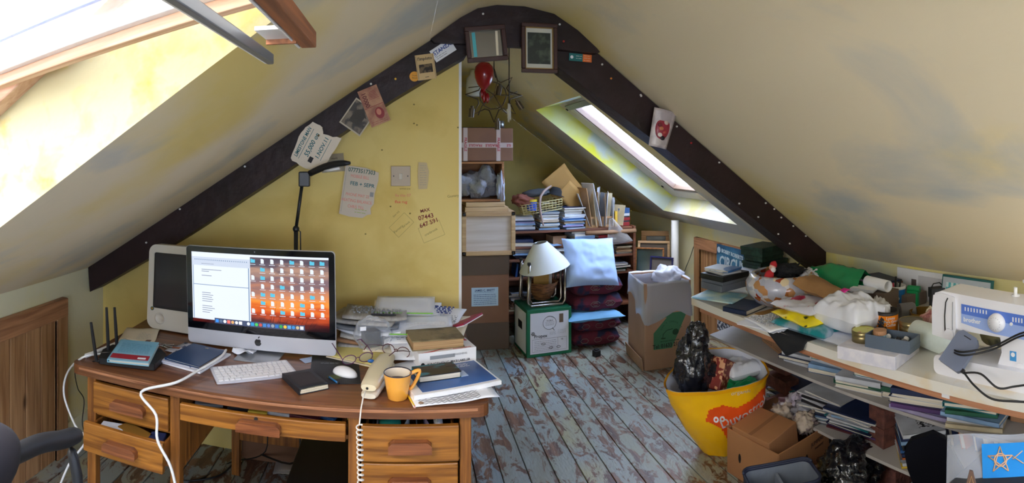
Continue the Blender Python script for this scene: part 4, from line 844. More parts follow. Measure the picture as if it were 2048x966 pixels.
b = MB(); b.ball(tuple(st_c), (.25, .23, .05), M_chf, n=16, flat=None); ch.part('seat', b)
bk = EYEV + ray(-60, 985) * .86
b = MB(); b.ball(tuple(bk + Vector((-.06, -.03, -.0))), (.09, .20, .075), M_chf, n=16); ch.part('backrest', b)
b = MB(); b.tube([Vector((-.9, .78, .42)), Vector((-1.0, .72, .5)), bk + Vector((-.06, -.02, -.05))], .02, M_chb); ch.part('back_post', b)
b = MB(); b.cyl(.025, FZ + .06, .37, M_chrome, T(-.74, .93, 0)); ch.part('column', b)
for k in range(5):
    a = k * 2 * PI / 5 + .3; b = MB(); b.tube([(-.74, .93, FZ + .09), (-.74 + .24 * math.cos(a), .93 + .24 * math.sin(a), FZ + .055)], [.022, .014], M_chb); b.ball((-.74 + .24 * math.cos(a), .93 + .24 * math.sin(a), FZ + .026), .025, M_chb, n=8); ch.part('leg', b)
# ================================================================ ON THE BEAMS AND THE YELLOW WALL
def onY(bl, br, tl, Y):
    """A flat thing on a wall that faces the viewer, from its bottom-left, bottom-right and top-left corners."""
    a, b, c = aY(*bl, Y), aY(*br, Y), aY(*tl, Y); x = b - a; w = x.length; x.normalize(); z = Vector((0, -1, 0)); y = z.cross(x); h = (c - a).dot(y)
    m = Matrix((x, y, z)).transposed().to_4x4(); m.translation = a + x * w / 2 + y * h / 2
    return m, w, abs(h)
BF = BY - .003; WF = YW - .002
# torn note on the beam
M, w_, h_ = onY((585, 322), (640, 345), (612, 240), BF - .02)
tn = root('pinned_note', M, 'torn paper note pinned on the beam, handwritten LIMESTONE MAN 55,000', 'note')
rp = random.Random(2); pl = [(-.5, -.48), (-.1, -.56), (.35, -.52), (.5, -.2), (.52, .0), (.60, .42), (.1, .36), (.0, .5), (-.3, .55), (-.42, .35), (-.5, .1)]
poly = []
W2, H2 = .155, .175
for i, p in enumerate(pl):
    q = pl[(i + 1) % len(pl)]
    for k in range(4): t = k / 4; poly.append(((p[0] + (q[0] - p[0]) * t) * W2 + rp.uniform(-.003, .003), (p[1] + (q[1] - p[1]) * t) * H2 + rp.uniform(-.003, .003)))
b = MB(); b.prism(poly, 0, .0012, mat('torn_cream_paper', C(224, 214, 200), .8, bump=.2, bs=30)); b.build('paper', tn)
TI = mat('teal_marker', C(24, 104, 112), .5); b = MB(); rl = R(D(58) - 0)
def ang(a): return R(D(a))
G = ang(84)
b.text('LIMESTONE MAN', .022, TI, G @ T(-.005, .052, .0012), shear=.15, wide=.8, bold=.0005); b.box((-.005, .036, .0016), (.14, .002, .0004), TI, G)
b.text('55,000 on', .028, TI, G @ T(.002, .012, .0012), shear=.15, bold=.0006, wide=.95); b.text('1.NOV.11', .024, TI, G @ T(.01, -.032, .0012), shear=.1, bold=.0005); b.box((.01, -.05, .0016), (.10, .002, .0004), TI, G)
b.box((-.055, -.012, .0016), (.024, .018, .0004), M_ink, G); b.build('writing', tn)
MB().ball((0, 0, .004), (.004, .004, .004), mat('brass_pin', C(130, 100, 60), .3, metal=.7), n=8).build('pin', tn, T(-.0, .05, 0))
# postcard and banknote
M, w_, h_ = onY((726, 272), (749, 240), (679, 240), BF - .004)
M, w_, h_ = face(aY(716, 234, BF - .006), (0, -1, 0), roll=D(-35)), .105, .125
pc_ = root('postcard', M, 'black and white photo postcard tucked behind the banknote on the beam', 'postcard')
MB().box((0, 0, 0), (w_, h_, .001), mat('cream_card', C(190, 180, 160), .6)).build('card', pc_)
b = MB(); b.box((0, 0, .0007), (w_ * .9, h_ * .9, .0004), mat('faded_photo_print', C(120, 108, 92), .5, c2=C(54, 48, 44), ns=22, nlo=.45, nhi=.55))
b.box((.0, -.01, .001), (.05, .045, .0003), mat('dark_print', C(56, 50, 44), .6)); b.prism([(-.035, .012), (.035, .012), (0, .04)], .0009, .0012, _m['dark_print']); b.build('picture', pc_)
M = face(aY(748, 212, BF - .012), (0, -1, 0), roll=D(22)); bn = root('banknote', M, 'old red and brown 10000 banknote pinned on the beam', 'banknote')
MB().box((0, 0, 0), (.085, .16, .0008), mat('banknote_paper', C(186, 140, 110), .6, c2=C(150, 96, 80), ns=18)).build('paper', bn)
b = MB(); pr = mat('banknote_red', C(140, 44, 50), .6); b.text('10000', .026, mat('dark_red_ink', C(96, 24, 34), .6), T(-.024, .035, .0006) @ ang(-90), bold=.0004)
b.ball((.012, -.035, .0), (.02, .026, .0012), pr, n=10); b.ball((.01, -.03, .0005), (.011, .015, .0014), mat('banknote_pink', C(200, 130, 110), .6), n=8)
for k in range(6): b.box((.012, .03 + .006 * k, .0006), (.045 - .004 * k, .0015, .0003), pr)
b.box((0, .0, .0006), (.08, .002, .0003), pr); lines(b, -.035, .035, -.072, -.064, 2, pr, z=.0007); b.build('print', bn)
# Italian booklet cover, sticker, blue card
M, w_, h_ = onY((840, 161), (870, 157), (831, 111), BF - .012); w_ = .078
bc = root('booklet_cover', M, 'cream booklet cover with an engraving pinned on the beam', 'booklet')
MB().box((0, 0, 0), (w_, h_, .001), mat('parchment', C(206, 178, 130), .7)).build('paper', bc)
b = MB(); b.text("l'impòsto", .018, M_ink, T(0, h_ * .33, .0006), bold=.0004, wide=.9); b.box((0, -.006, .0007), (w_ * .72, h_ * .34, .0003), mat('engraving', C(110, 92, 66), .7, c2=C(40, 34, 30), ns=50, nlo=.45, nhi=.55)); b.box((0, -h_ * .4, .0007), (w_ * .2, .002, .0003), M_ink)
for sx in (-1, 1): b.box((sx * w_ * .45, 0, .0007), (.001, h_ * .92, .0003), M_ink)
b.build('print', bc)
b = MB(); b.cyl(.021, 0, .001, mat('amber_sticker', C(232, 160, 30), .5)); b.text('Fruits', .008, M_ink, T(0, .004, .0008)); b.text('Bonus', .008, M_ink, T(0, -.006, .0008)); b.build('round_sticker', None, face(aY(829, 153, BF), (0, -1, 0)), label='round orange-yellow sticker on the left beam', cat='sticker')
M, w_, h_ = onY((880, 119), (912, 93), (866, 104), BF - .006); w_ = .10; M = face(aY(886, 101, BF - .004), (0, -1, 0), roll=D(33))
cs = root('business_card', M, 'white STANZA card pinned at the top of the left beam', 'card'); MB().box((0, 0, 0), (w_, .055, .001), M_paper).build('card', cs)
b = MB(); b.text('STANZA', .022, mat('royal_blue_print', C(40, 70, 150), .5), T(0, .008, .0007), bold=.0005); b.box((.0, .008, .0009), (.09, .0015, .0003), _m['royal_blue_print'], None, rz=.3); lines(b, -.04, .01, -.018, -.01, 2, M_ink, z=.0008); b.build('print', cs)
M, w_, h_ = onY((1138, 121), (1183, 125), (1140, 106), BF - .004)
tc_ = root('ticket', M, 'teal and orange card on the right beam', 'card'); b = MB(); b.box((-w_ * .2, 0, 0), (w_ * .6, h_, .001), mat('teal_card', C(20, 110, 110), .5)); b.box((w_ * .3, 0, 0), (w_ * .4, h_, .001), mat('orange_card', C(226, 110, 36), .5)); b.build('card', tc_)
b = MB(); b.cyl(.007, .0005, .001, M_paper, T(-w_ * .38, 0, 0)); lines(b, -w_ * .2, w_ * .05, -.004, .006, 2, M_paper, z=.0009); lines(b, w_ * .15, w_ * .45, -.01, .01, 3, M_cream, z=.0009); b.build('print', tc_)
# curled food photograph
mf = aY(1322, 258, BF - .03); b = MB()
gp_ = mat('glossy_photo_border', C(206, 196, 196), .3, c2=C(170, 160, 165), ns=20)
M = face(mf, (0, -1, 0), roll=D(-12)); fp = root('food_photo', M, 'curling photo of a red platter of food pinned on the right beam', 'photo')
b.grid(8, 12, lambda u, v: ((u - .5) * .105 * (1 + .25 * (v - .5)), (v - .5) * .175, .02 * math.cos((u - .5) * 2.6) + .012 * (v - .5)), gp_); b.build('paper', fp, solid=.0008)
b = MB(); b.ball((0, .005, .014), (.036, .055, .01), mat('red_platter', C(150, 40, 60), .35), n=14)
for (xx, yy, cc) in ((.01, .03, (200, 180, 170)), (-.008, -.0, (190, 120, 80)), (.012, -.015, (170, 60, 60)), (-.01, -.03, (226, 216, 210)), (-.018, .015, (120, 30, 40)), (.006, -.042, (40, 24, 30))):
    b.ball((xx, yy, .0215), (.012, .010, .004), mat('food_%d' % cc[0], C(*cc), .5), n=8)
b.build('picture', fp)
# framed things on the collar
CF = BY - .036
M, w_, h_ = onY((938, 124), (1012, 118), (938, 58), CF - .03)
def frame(M, w, h, fw, m, label, inner, name='picture_frame', t=.02, cat='frame', mount=None):
    f = root(name, M, label, cat); b = MB()
    for (cx, cy, sx, sy) in ((0, h / 2 - fw / 2, w, fw), (0, -h / 2 + fw / 2, w, fw), (-w / 2 + fw / 2, 0, fw, h - 2 * fw), (w / 2 - fw / 2, 0, fw, h - 2 * fw)): b.box((cx, cy, t / 2), (sx, sy, t), m)
    b.build('frame', f, bevel=.003); b = MB(); b.box((0, 0, .003), (w - 2 * fw, h - 2 * fw, .004), inner); b.build('picture', f)
    return f
M_dkw = mat('dark_red_brown_wood', C(62, 34, 30), .4)
M_mir = mat('mirror_glass', C(150, 150, 150), .03, metal=1)
f = frame(M, .168, .145, .018, M_dkw, 'dark framed small mirror hanging on the collar beam', M_mir, cat='mirror', name='mirror')
MB().box((-.048, 0, .0055), (.014, .1, .0006), mat('cyan_strip', C(80, 180, 190), .3)).build('tape_strip', f, label='cyan strip'); MB().box((.045, .0, .0055), (.010, .1, .0006), M_cream, None, rz=-.05).build('tape_strip', f, label='cream strip')
M, w_, h_ = onY((1045, 142), (1110, 144), (1047, 50), CF - .03)
f = frame(M, .152, .205, .016, M_dkw, 'brown and gilt framed green picture hanging on the collar beam', mat('white_mount', C(196, 196, 186), .6))
b = MB(); b.box((0, .0, .0058), (.098, .130, .001), mat('dark_foliage_picture', C(34, 42, 34), .5, c2=C(80, 92, 74), ns=26, nlo=.5, nhi=.7))
gl_ = mat('gilt', C(150, 120, 70), .35, metal=.5)
for (cx, cy, sx, sy) in ((0, .0845, .12, .004), (0, -.0845, .12, .004), (-.058, 0, .004, .17), (.058, 0, .004, .17)): b.box((cx, cy, .009), (sx, sy, .006), gl_)
b.build('gilt_slip', f)
# pins
pins = [('white', 293, 485), ('white', 265, 475), ('white', 490, 333), ('white', 360, 418), ('yellow', 791, 158), ('white', 742, 168), ('white', 966, 28), ('red', 1127, 83), ('white', 1119, 49), ('white', 1204, 129), ('orange', 1222, 157), ('white', 1281, 190), ('white', 1282, 192), ('white', 1318, 218), ('white', 1353, 253), ('red', 1382, 286), ('white', 1438, 325), ('white', 1478, 407), ('white', 1531, 406), ('white', 1516, 434), ('white', 1562, 435), ('white', 1548, 418), ('white', 1586, 452), ('white', 1556, 468), ('white', 1611, 472), ('white', 1579, 487)]
pn = {'white': 'white', 'yellow': 'yellow', 'red': 'red', 'orange': 'orange'}
cnt = {}
for i, (cn, px, py) in enumerate(pins):
    Y_ = CF if 925 < px < 1190 and py < 97 else BF
    side = 'left' if px < 930 else ('collar' if Y_ == CF else 'right'); key = (cn, side); cnt[key] = cnt.get(key, 0) + 1
    b = MB(); b.cyl(.0045, 0, .004, mat('pin_' + cn, C(*{'white': (226, 224, 220), 'yellow': (226, 180, 40), 'red': (190, 40, 44), 'orange': (226, 140, 50)}[cn]), .3), n=10); b.cyl(.003, .004, .008, _m['pin_' + cn], n=10)
    o = b.build('push_pin', None, face(aY(px, py, Y_), (0, -1, 0)), label='%s push pin stuck in the %s' % (cn, {'left': 'left sloping beam', 'right': 'right sloping beam', 'collar': 'collar beam at the ridge'}[side]), cat='pin', group='%s push pins in the %s beam' % (cn, side))
# yellow wall: notes, switch, writing
M, w_, h_ = onY((644, 346), (690, 342), (642, 310), WF); b = MB(); b.box((0, 0, 0), (w_, h_, .001), mat('dull_card', C(170, 160, 140), .7)); b.text('mark', .014, M_ink, T(.01, .02, .0008)); lines(b, -.02, .05, -.0, .01, 2, M_grey, z=.0009); b.build('business_card', None, M, label='dull business card pinned beside the desk lamp', cat='card')
M, w_, h_ = onY((678, 427), (745, 437), (690, 330), WF - .012)
ns = root('note_sheet', M, 'white sheet of marker phone notes on the yellow wall beside the lamp', 'note'); rp = random.Random(8)
poly = [(-w_ / 2, -h_ / 2), (-w_ * .2, -h_ * .53), (w_ * .2, -h_ * .52), (w_ * .34, -h_ * .44), (w_ * .44, -h_ * .42), (w_ * .40, -h_ * .30), (w_ * .48, -h_ * .2), (w_ * .46, 0), (w_ * .52, h_ * .28), (w_ * .5, h_ * .44), (w_ * .1, h_ * .50), (-w_ * .5, h_ * .5)]
MB().prism(poly, 0, .001, mat('notepad_paper', C(210, 200, 186), .8)).build('paper', ns)
b = MB(); b.text('07773517303', .026, mat('green_marker', C(20, 84, 74), .5), T(0, h_ * .42, .0012), bold=.0004, wide=.85); b.text('FEB + SEPR', .023, TI, T(.01, h_ * .15, .0012), bold=.0004)
pk = mat('pink_marker', C(226, 130, 120), .6)
for k, s_ in enumerate(('MOBILE BILL', 'PHONE MAY 22', 'HEATING BALANCE', 'CHRIS TILL')): b.text(s_, .019, pk, T(-.005, h_ * (.30 if k == 0 else .04 - k * .12), .0012), wide=.8)
lines(b, -w_ * .05, w_ * .3, -h_ * .42, -h_ * .36, 2, mat('lime_marker', C(170, 190, 110), .6), z=.0014, th=.003); b.box((w_ * .38, -h_ * .02, .0014), (.016, .02, .0004), M_grey); b.box((-w_ * .45, 0, .0014), (.001, h_ * .9, .0004), M_grey); b.build('writing', ns)
M, w_, h_ = onY((782, 372), (821, 372), (782, 332), WF)
sw = root('light_switch', M, 'square single light switch on the yellow wall', 'light switch')
MB().box((0, 0, .004), (w_, h_, .009), mat('aged_switch_plate', C(178, 160, 134), .4)).build('plate', sw, bevel=.002)
MB().box((0, 0, .010), (.015, .026, .006), M_ivory, R(.12, 'X')).build('rocker', sw, bevel=.001)
for s_ in (-1, 1): MB().cyl(.003, .008, .0095, M_black, T(s_ * w_ * .36, 0, 0), n=8).build('screw', sw)
M, w_, h_ = onY((835, 379), (857, 379), (835, 324), WF - .004)
b = MB(); b.prism([(-.02, -.06), (.018, -.058), (.024, -.02), (.026, .02), (.016, .058), (-.02, .06), (-.024, .0)], 0, .001, mat('pale_receipt', C(206, 188, 150), .8)); lines(b, -.014, .014, -.04, .045, 9, M_grey, z=.0012, th=.0012); b.build('receipt', None, M, label='torn receipt stuck right of the light switch', cat='receipt')
b = MB(); rdm = mat('dark_red_marker', C(130, 34, 30), .6); pcl = mat('pencil_grey', C(150, 132, 74), .8); MW = lambda x, y, a: face(aY(x, y, WF + .001), (0, -1, 0), roll=D(a))
b.text('MAX', .02, rdm, MW(850, 421, 12), bold=.0004); b.text('07443', .028, rdm, MW(852, 434, 12), bold=.0004); b.text('647 591', .027, rdm, MW(858, 446, 20), bold=.0004)
b.build('wall_writing', None, None, label='dark red handwritten number MAX 07443 647 591 on the yellow wall', cat='writing'); b = MB()
b.text('fix the 07', .018, pk, MW(806, 391, 0)); b.text('ffee rug', .018, mat('salmon_marker', C(226, 110, 80), .6), MW(802, 404, 0), bold=.0003); b.build('wall_writing', None, None, label='pink handwritten words below the light switch', cat='writing'); b = MB()
b.text('07734 210', .011, pcl, MW(810, 378, 0))
b.text('Fernery', .016, pcl, MW(797, 458, 40)); b.text('call back', .012, pcl, MW(812, 449, 40)); b.text('cranbrook', .015, pcl, MW(862, 464, 28)); b.text('(ten to)', .012, pcl, MW(792, 428, 45)); b.text('Gomtry', .016, pcl, MW(906, 392, 6))
for (cx, cy, w2, h2, a) in ((803, 450, .095, .06, 45), (863, 463, .10, .07, 22)):
    Mx = MW(cx, cy, a)
    for q in ((0, h2 / 2, w2, .001), (0, -h2 / 2, w2, .001), (-w2 / 2, 0, .001, h2), (w2 / 2, 0, .001, h2)): b.box((q[0], q[1], .0003), (q[2], q[3], .0004), pcl, Mx)
for (cx, cy) in ((828, 247), (834, 250), (764, 300), (781, 413), (731, 468), (828, 209), (820, 427), (916, 255)): b.ball((0, 0, 0), (.004, .0035, .001), pcl, MW(cx, cy, 0), n=6)
o = b.build('wall_writing', None, None, label='faint pencil notes, some boxed, low on the yellow wall', cat='writing')
# ================================================================ THE BACK OF THE ATTIC
def front(x0, y0, x1, y1, Y):
    a, c = aY(x0, y1, Y), aY(x1, y0, Y); return a.x, c.x, a.z, c.z
# hanging wire star lamp with a red balloon
LYc = 3.15; lc = aY(988, 190, LYc)
wl = root('ceiling_light', T(lc.x, lc.y, 2.10), 'hanging twisted-wire star light fitting with bare sockets', 'light fitting')
o_ = T(0, 0, lc.z - 2.10); M_wire = mat('bronze_wire', C(96, 82, 64), .4, metal=.6)
b = MB()
st = []
for k in range(24):
    a = 2 * PI * k / 24; r_ = .165 if k % 3 == 0 else .095; st.append((r_ * math.cos(a), .05 * math.sin(a * 2), r_ * math.sin(a) * .95))
b.tube(st, .004, M_wire, o_, closed=True, n=6)
b.tube([(.08 * math.cos(t * .5), .03, .08 * math.sin(t * .5)) for t in range(12)], .0035, M_wire, o_, closed=True, n=6)
for k in range(5): a = k * 1.3; b.tube([(0, 0, .0), (.09 * math.cos(a), .03 * math.sin(a * 2), .09 * math.sin(a)), (.15 * math.cos(a + .2), .05, .14 * math.sin(a + .2))], .003, M_wire, o_, n=5)
b.build('wire_star', wl)
for (sx, sz, tl) in ((-.13, -.10, .1), (.15, -.055, -.6), (.03, .03, .2), (0.02, -.17, .0)):
    b = MB(); b.cyl(.016, -.03, .02, M_wire, o_ @ T(sx, 0, sz) @ R(tl, 'Y'), n=12); b.cyl(.009, .02, .035, M_wire, o_ @ T(sx, 0, sz) @ R(tl, 'Y'), n=10); b.build('socket', wl)
b = MB(); b.cyl(.05, -.01, 0, M_wire); b.tube([(0, 0, 0), (0, 0, -.12), (0.01, 0, lc.z - 2.10 + .1)], .003, M_black); b.build('ceiling_rose', wl)
bp = aY(968, 152, LYc - .12); b = MB(); M_bal = mat('red_balloon_rubber', C(156, 16, 24), .25, coat=.4)
b.lathe([(0, .078), (.03, .072), (.05, .05), (.0555, .02), (.052, -.01), (.038, -.045), (.018, -.07), (.005, -.078), (.008, -.088), (0, -.088)], M_bal); b.build('balloon', None, T(*bp), label='dark red balloon hanging in front of the wire light', cat='balloon')
b = MB(); b.ball((0, 0, 0), (.012, .008, .035), M_bal, n=8, amp=.4); b.ball((.02, 0, -.01), (.01, .006, .028), M_bal, n=8, amp=.4, seed=2); b.ball((-.012, 0, .02), (.008, .006, .03), M_bal, n=8, amp=.4, seed=4); b.build('burst_balloon', None, T(*aY(968, 192, LYc - .06)), label='shrivelled red balloon scraps hanging under the round balloon', cat='balloon')
wb = aY(948, 168, 4.0); b = MB(); b.lathe([(0, -.09), (.055, -.09), (.06, -.06), (.055, .04), (.03, .07), (.03, .1), (0, .1)], mat('white_bottle', C(206, 204, 200), .4), n=20); b.build('alarm_sounder', None, T(wb.x, wb.y, wb.z), label='white plastic bottle shape hanging behind the red balloon', cat='bottle')
pcd = root('pull_cord', T(*(aY(1018, 108, 3.0).x, 3.0, 2.104)), 'pull cord with a twisted white end hanging beside the wire light', 'cord')
pe = aY(1018, 225, 3.0); b = MB(); b.tube([(0, 0, 0), (.001, 0, pe.z + .03 - 2.104)], .003, M_black, n=6); b.build('cord', pcd)
b = MB(); b.ball((0, 0, 0), (.010, .008, .042), mat('white_twisted_paper', C(220, 214, 200), .7), n=12, amp=.7, fr=3); b.build('pull', pcd, T(.0, 0, pe.z - 2.104))
# column of boxes just inside the opening
YC = 3.82                                                     # their fronts
def colbox(x0, y0, x1, y1, Y, dp): 
    a = front(x0, y0, x1, y1, Y); return a, T((a[0] + a[1]) / 2, Y + dp / 2, a[2]), a[1] - a[0], a[3] - a[2]
FB = EYE - FZ
YC = (FB / ((700 - YH) / F)) * math.cos((970 - XV) / F)
a, M, w_, h_ = colbox(918, 510, 1018, 700, YC, .40); h_ = a[3] - FZ; M.translation.z = FZ
tb = root('cardboard_box', M, 'tall brown cardboard box with a blue-white address label, bottom of the column', 'box')
M_cd2 = mat('dim_brown_cardboard', C(138, 98, 76), .75, c2=C(128, 90, 70), ns=3); M_tape = clear('brown_parcel_tape', C(104, 92, 82), .55, .25)
b = MB(); b.box((0, 0, h_ / 2), (w_, .4, h_), M_cd2); b.build('carton', tb, bevel=.004)
b = MB(); b.box((0, 0, h_ - .06), (w_ + .004, .404, .15), M_tape); b.box((0, 0, .09), (w_ + .004, .404, .20), M_tape); b.build('tape', tb)
b = MB(); lb_ = face((0.005, -.2015, h_ * .565), (0, -1, 0)); b.box((0, 0, 0), (.19, .13, .002), mat('pale_blue_label', C(186, 210, 232), .6), lb_); b.text('JAMES C. BRETT', .02, M_blueink, lb_ @ T(0, .045, .001), bold=.0004); b.box((0, .032, .0015), (.13, .0015, .0004), M_blueink, lb_); lines(b, -.08, .08, -.05, .015, 6, M_blueink, lb_, z=.0015, th=.003); b.build('address_label', tb)
zc = FZ + h_
a, M, w_, h2 = colbox(924, 423, 1031, 509, YC - .01, .34); z1 = a[3]; M.translation.z = zc + .002; h2 = z1 - zc - .002
cr = root('wooden_crate', M, 'pale plywood crate standing on the tall cardboard box, panel side out', 'crate'); M_ply = wood('pale_plywood', C(212, 200, 194), C(194, 178, 168), 'x', .5, .6); M_plyf = wood('pale_pine_frame', C(206, 172, 130), C(180, 144, 104), 'x', .8, .6)
fw = .03; b = MB()
for q in ((0, h2 - fw / 2, w_, fw), (0, fw / 2, w_, fw), (-w_ / 2 + fw / 2, h2 / 2, fw, h2), (w_ / 2 - fw / 2, h2 / 2, fw, h2)): b.box((q[0], -.16, q[1]), (q[2], .02, q[3]), M_plyf)
for q in ((-w_ / 2 + .006, 0, .012, h2), (w_ / 2 - .006, 0, .012, h2)): b.box((q[0], 0.01, h2 / 2), (.012, .32, h2), M_plyf)
b.box((0, .01, h2 - .006), (w_, .32, .012), M_plyf); b.box((0, .01, .006), (w_, .32, .012), M_plyf); b.build('crate_frame', cr, bevel=.002)
MB().box((0, -.148, h2 / 2), (w_ - .02, .012, h2 - .03), M_ply).build('panel', cr)
for sx in (-1, 1):
    for zz in (.016, h2 - .016): MB().cyl(.008, 0, .003, M_black, T(sx * (w_ / 2 - .016), -.17, zz) @ R(PI / 2, 'X'), n=10).build('corner_plug', cr); zc = z1
for k, (x0, x1, y0, y1, lb) in enumerate(((930, 1017, 413, 422, 'lower'), (932, 1010, 403, 412, 'upper'))):
    a = front(x0, y0, x1, y1, YC); h3 = .032; b = MB(); w3_ = a[1] - a[0]
    for (cx, cy, sx, sy) in ((0, -.14, w3_, .018), (0, .12, w3_, .018), (-w3_ / 2 + .01, 0, .02, .26), (w3_ / 2 - .01, 0, .02, .26)): b.box((cx, cy, h3 / 2), (sx, sy, h3), M_plyf)
    b.box((0, -.01, .004), (w3_, .26, .006), M_ply); b.build('wooden_tray', None, T((a[0] + a[1]) / 2, YC + .15, zc + .001), bevel=.002, label='shallow pale wooden tray on the plywood crate, the %s of two' % lb, cat='tray'); zc += h3 + .002
a = front(925, 323, 1008, 404, YC + .02); w_ = .36; x1_ = a[1]; h4 = a[3] - zc - .002
oc = root('wooden_crate', T(x1_ - w_ / 2, YC + .18, zc + .002), 'open wooden crate full of bubble wrap above the plywood crate', 'crate'); M_dw = wood('orange_brown_wood', C(176, 120, 70), C(130, 82, 48), 'x', .8, .6)
b = MB()
for q in ((0, h4 - .008, w_, .016), (0, .008, w_, .016)): b.box((q[0], 0, q[1]), (q[2], .32, q[3]), M_dw)
for sx in (-1, 1): b.box((sx * (w_ / 2 - .008), 0, h4 / 2), (.016, .32, h4 - .032), M_dw)
b.box((0, .15, h4 / 2), (w_, .01, h4 - .03), M_dw); b.build('crate_frame', oc, bevel=.002)
M_bub = mat('bubble_wrap_film', C(176, 180, 194), .22, trans=.55, bump=.9, bs=90, spec=.7)
M_bub = clear('bubble_wrap_film_', C(206, 212, 230), .45, .12)
bb = M_bub.node_tree; pn_ = [n for n in bb.nodes if n.type == 'BSDF_PRINCIPLED'][0]; vo = bb.nodes.new('ShaderNodeTexVoronoi'); vo.inputs['Scale'].default_value = 90; tcn = bb.nodes.new('ShaderNodeTexCoord'); bu = bb.nodes.new('ShaderNodeBump'); bu.inputs['Strength'].default_value = .8; bu.inputs['Distance'].default_value = .005
bb.links.new(tcn.outputs['Object'], vo.inputs['Vector']); bb.links.new(vo.outputs['Distance'], bu.inputs['Height']); bb.links.new(bu.outputs['Normal'], pn_.inputs['Normal'])
b = MB(); b.ball((.04, -.02, .125), (.12, .11, .105), M_bub, n=20, amp=.6, fr=1.8, seed=5, flat=.018); b.ball((-.1, -.0, .11), (.08, .1, .09), M_bub, n=16, amp=.5, fr=1.8, seed=7, flat=.018); b.ball((.155, -.14, .09), (.028, .04, .11), M_bub, n=14, amp=.5, fr=2, seed=9, flat=.0)
b.build('bubble_wrap', None, oc.matrix_world.copy(), label='crumpled bubble wrap filling the open wooden crate', cat='bubble wrap')
zc += h4 + .002
a = front(926, 256, 1027, 322, YC + .0); x1_ = a[1]; w_ = .42; h5 = a[3] - zc - .004
fr_ = root('cardboard_box', T(x1_ - w_ / 2, YC + .2, zc + .004), 'flat brown cardboard box taped FRAGILE, top of the column', 'box')
b = MB(); b.box((0, 0, h5 / 2), (w_, .36, h5), M_cd2); b.build('carton', fr_, bevel=.004)
M_ftp = mat('fragile_tape', C(196, 176, 172), .3); rdf = mat('tape_red_print', C(170, 40, 60), .4)
b = MB(); Mf = face((0, -.1805, h5 / 2), (0, -1, 0)); b.box((0, -.005, 0), (w_, .035, .001), M_ftp, Mf); b.box((.105, 0, .0005), (.03, h5, .001), M_ftp, Mf); b.box((-.13, 0, .0005), (.03, h5, .001), M_ftp, Mf)
b.text('FRAGILE   FRAGILE', .026, rdf, Mf @ T(.0, -.006, .0012) @ R(PI), bold=.0006); b.text('FRAGILE', .026, rdf, Mf @ T(.105, 0, .0018) @ R(-PI / 2), bold=.0006); b.text('FRAGILE', .026, rdf, Mf @ T(-.13, 0, .0018) @ R(-PI / 2), bold=.0006); b.text('ILE', .026, rdf, Mf @ T(.18, -.006, .0012) @ R(PI), bold=.0006); b.build('tape', fr_)
MB().lathe([(0, 0), (.03, 0), (.03, .05), (.022, .055), (0, .055)], mat('tin_metal', C(150, 150, 150), .3, metal=.8)).build('metal_tin', None, T(x1_ - .075, YC + .12, zc + .006 + h5), label='small metal tin standing on the FRAGILE box', cat='tin')
b = MB(); b.box((0, 0, 0), (.35, .3, .006), mat('dark_board', C(70, 58, 44), .8)); b.build('board', None, T(x1_ - .24, YC + .22, zc + .009 + h5 - .001), label='dark thin board lying on the FRAGILE box', cat='board')
# ---- bookcase under the far slope
SY0, SY1 = 4.05, 4.40
def zY(py, Y, px=1150): return EYE - (py - YH) / F * (Y / math.cos((px - XV) / F))
bx0, bx1 = .74, aY(1272, 500, SY0).x
M_shw = wood('dark_shelf_wood', C(122, 74, 48), C(84, 48, 32), 'x', .8, .55)
zs = [zY(459, SY0), zY(490, SY0), zY(515, SY0), zY(548, SY0) - .01, zY(548, SY0) - .26]
bs_ = Thing('bookcase', ((bx0 + bx1) / 2, (SY0 + SY1) / 2, FZ), 'low dark wooden bookcase crammed with books under the far slope', 'bookcase')
for z_ in zs: bs_.part('shelf', MB().box(((bx0 + bx1) / 2, (SY0 + SY1) / 2, z_ - .009), (bx1 - bx0 - .04, SY1 - SY0 - .03, .018), M_shw), bevel=.002)
for xx in (bx0 + .01, bx1 - .012):
    bs_.part('side_panel', MB().box((xx, (SY0 + SY1) / 2, (zs[0] + FZ) / 2), (.022, SY1 - SY0, zs[0] - FZ + .01), M_shw), bevel=.003)
bs_.part('back_panel', MB().box(((bx0 + bx1) / 2, SY1 - .005, (zs[0] + FZ) / 2), (bx1 - bx0, .01, zs[0] - FZ - .02), M_shw))
XP = lambda px, Y=SY0 + .12: aY(px, 450, Y).x
SB = SY0 + .13
B_ = ['white', 'blue', 'grey', 'pale_blue', 'cream', 'lilac', 'white', 'pale_blue', 'tan', 'navy', 'white', 'grey', 'maroon', 'white']
def rs_(seed, n, t=(.008, .016), cols=B_, s=(.85, 1.1)):
    r = random.Random(seed); return [(r.choice(cols), r.uniform(*t), r.uniform(*s)) for _ in range(n)]
tops = [(1046, 9, 'at the left end of the bookcase top', .15), (1093, 11, 'in the second stack on the bookcase top', .15), (1139, 14, 'in the third stack on the bookcase top', .17)]
for i, (px, n, wh, w_) in enumerate(tops):
    stack((XP(px) , SB, zs[0] + .001), rs_(10 + i, n), wh, 'books stacked on top of the bookcase', w=w_, d=.2, jit=.008, rs=i, rz=.1 * (i - 1))
zt = [zs[0] + .001 + sum(t for _, t, _ in rs_(10 + i, n)) for i, (px, n, _, _) in enumerate(tops)]
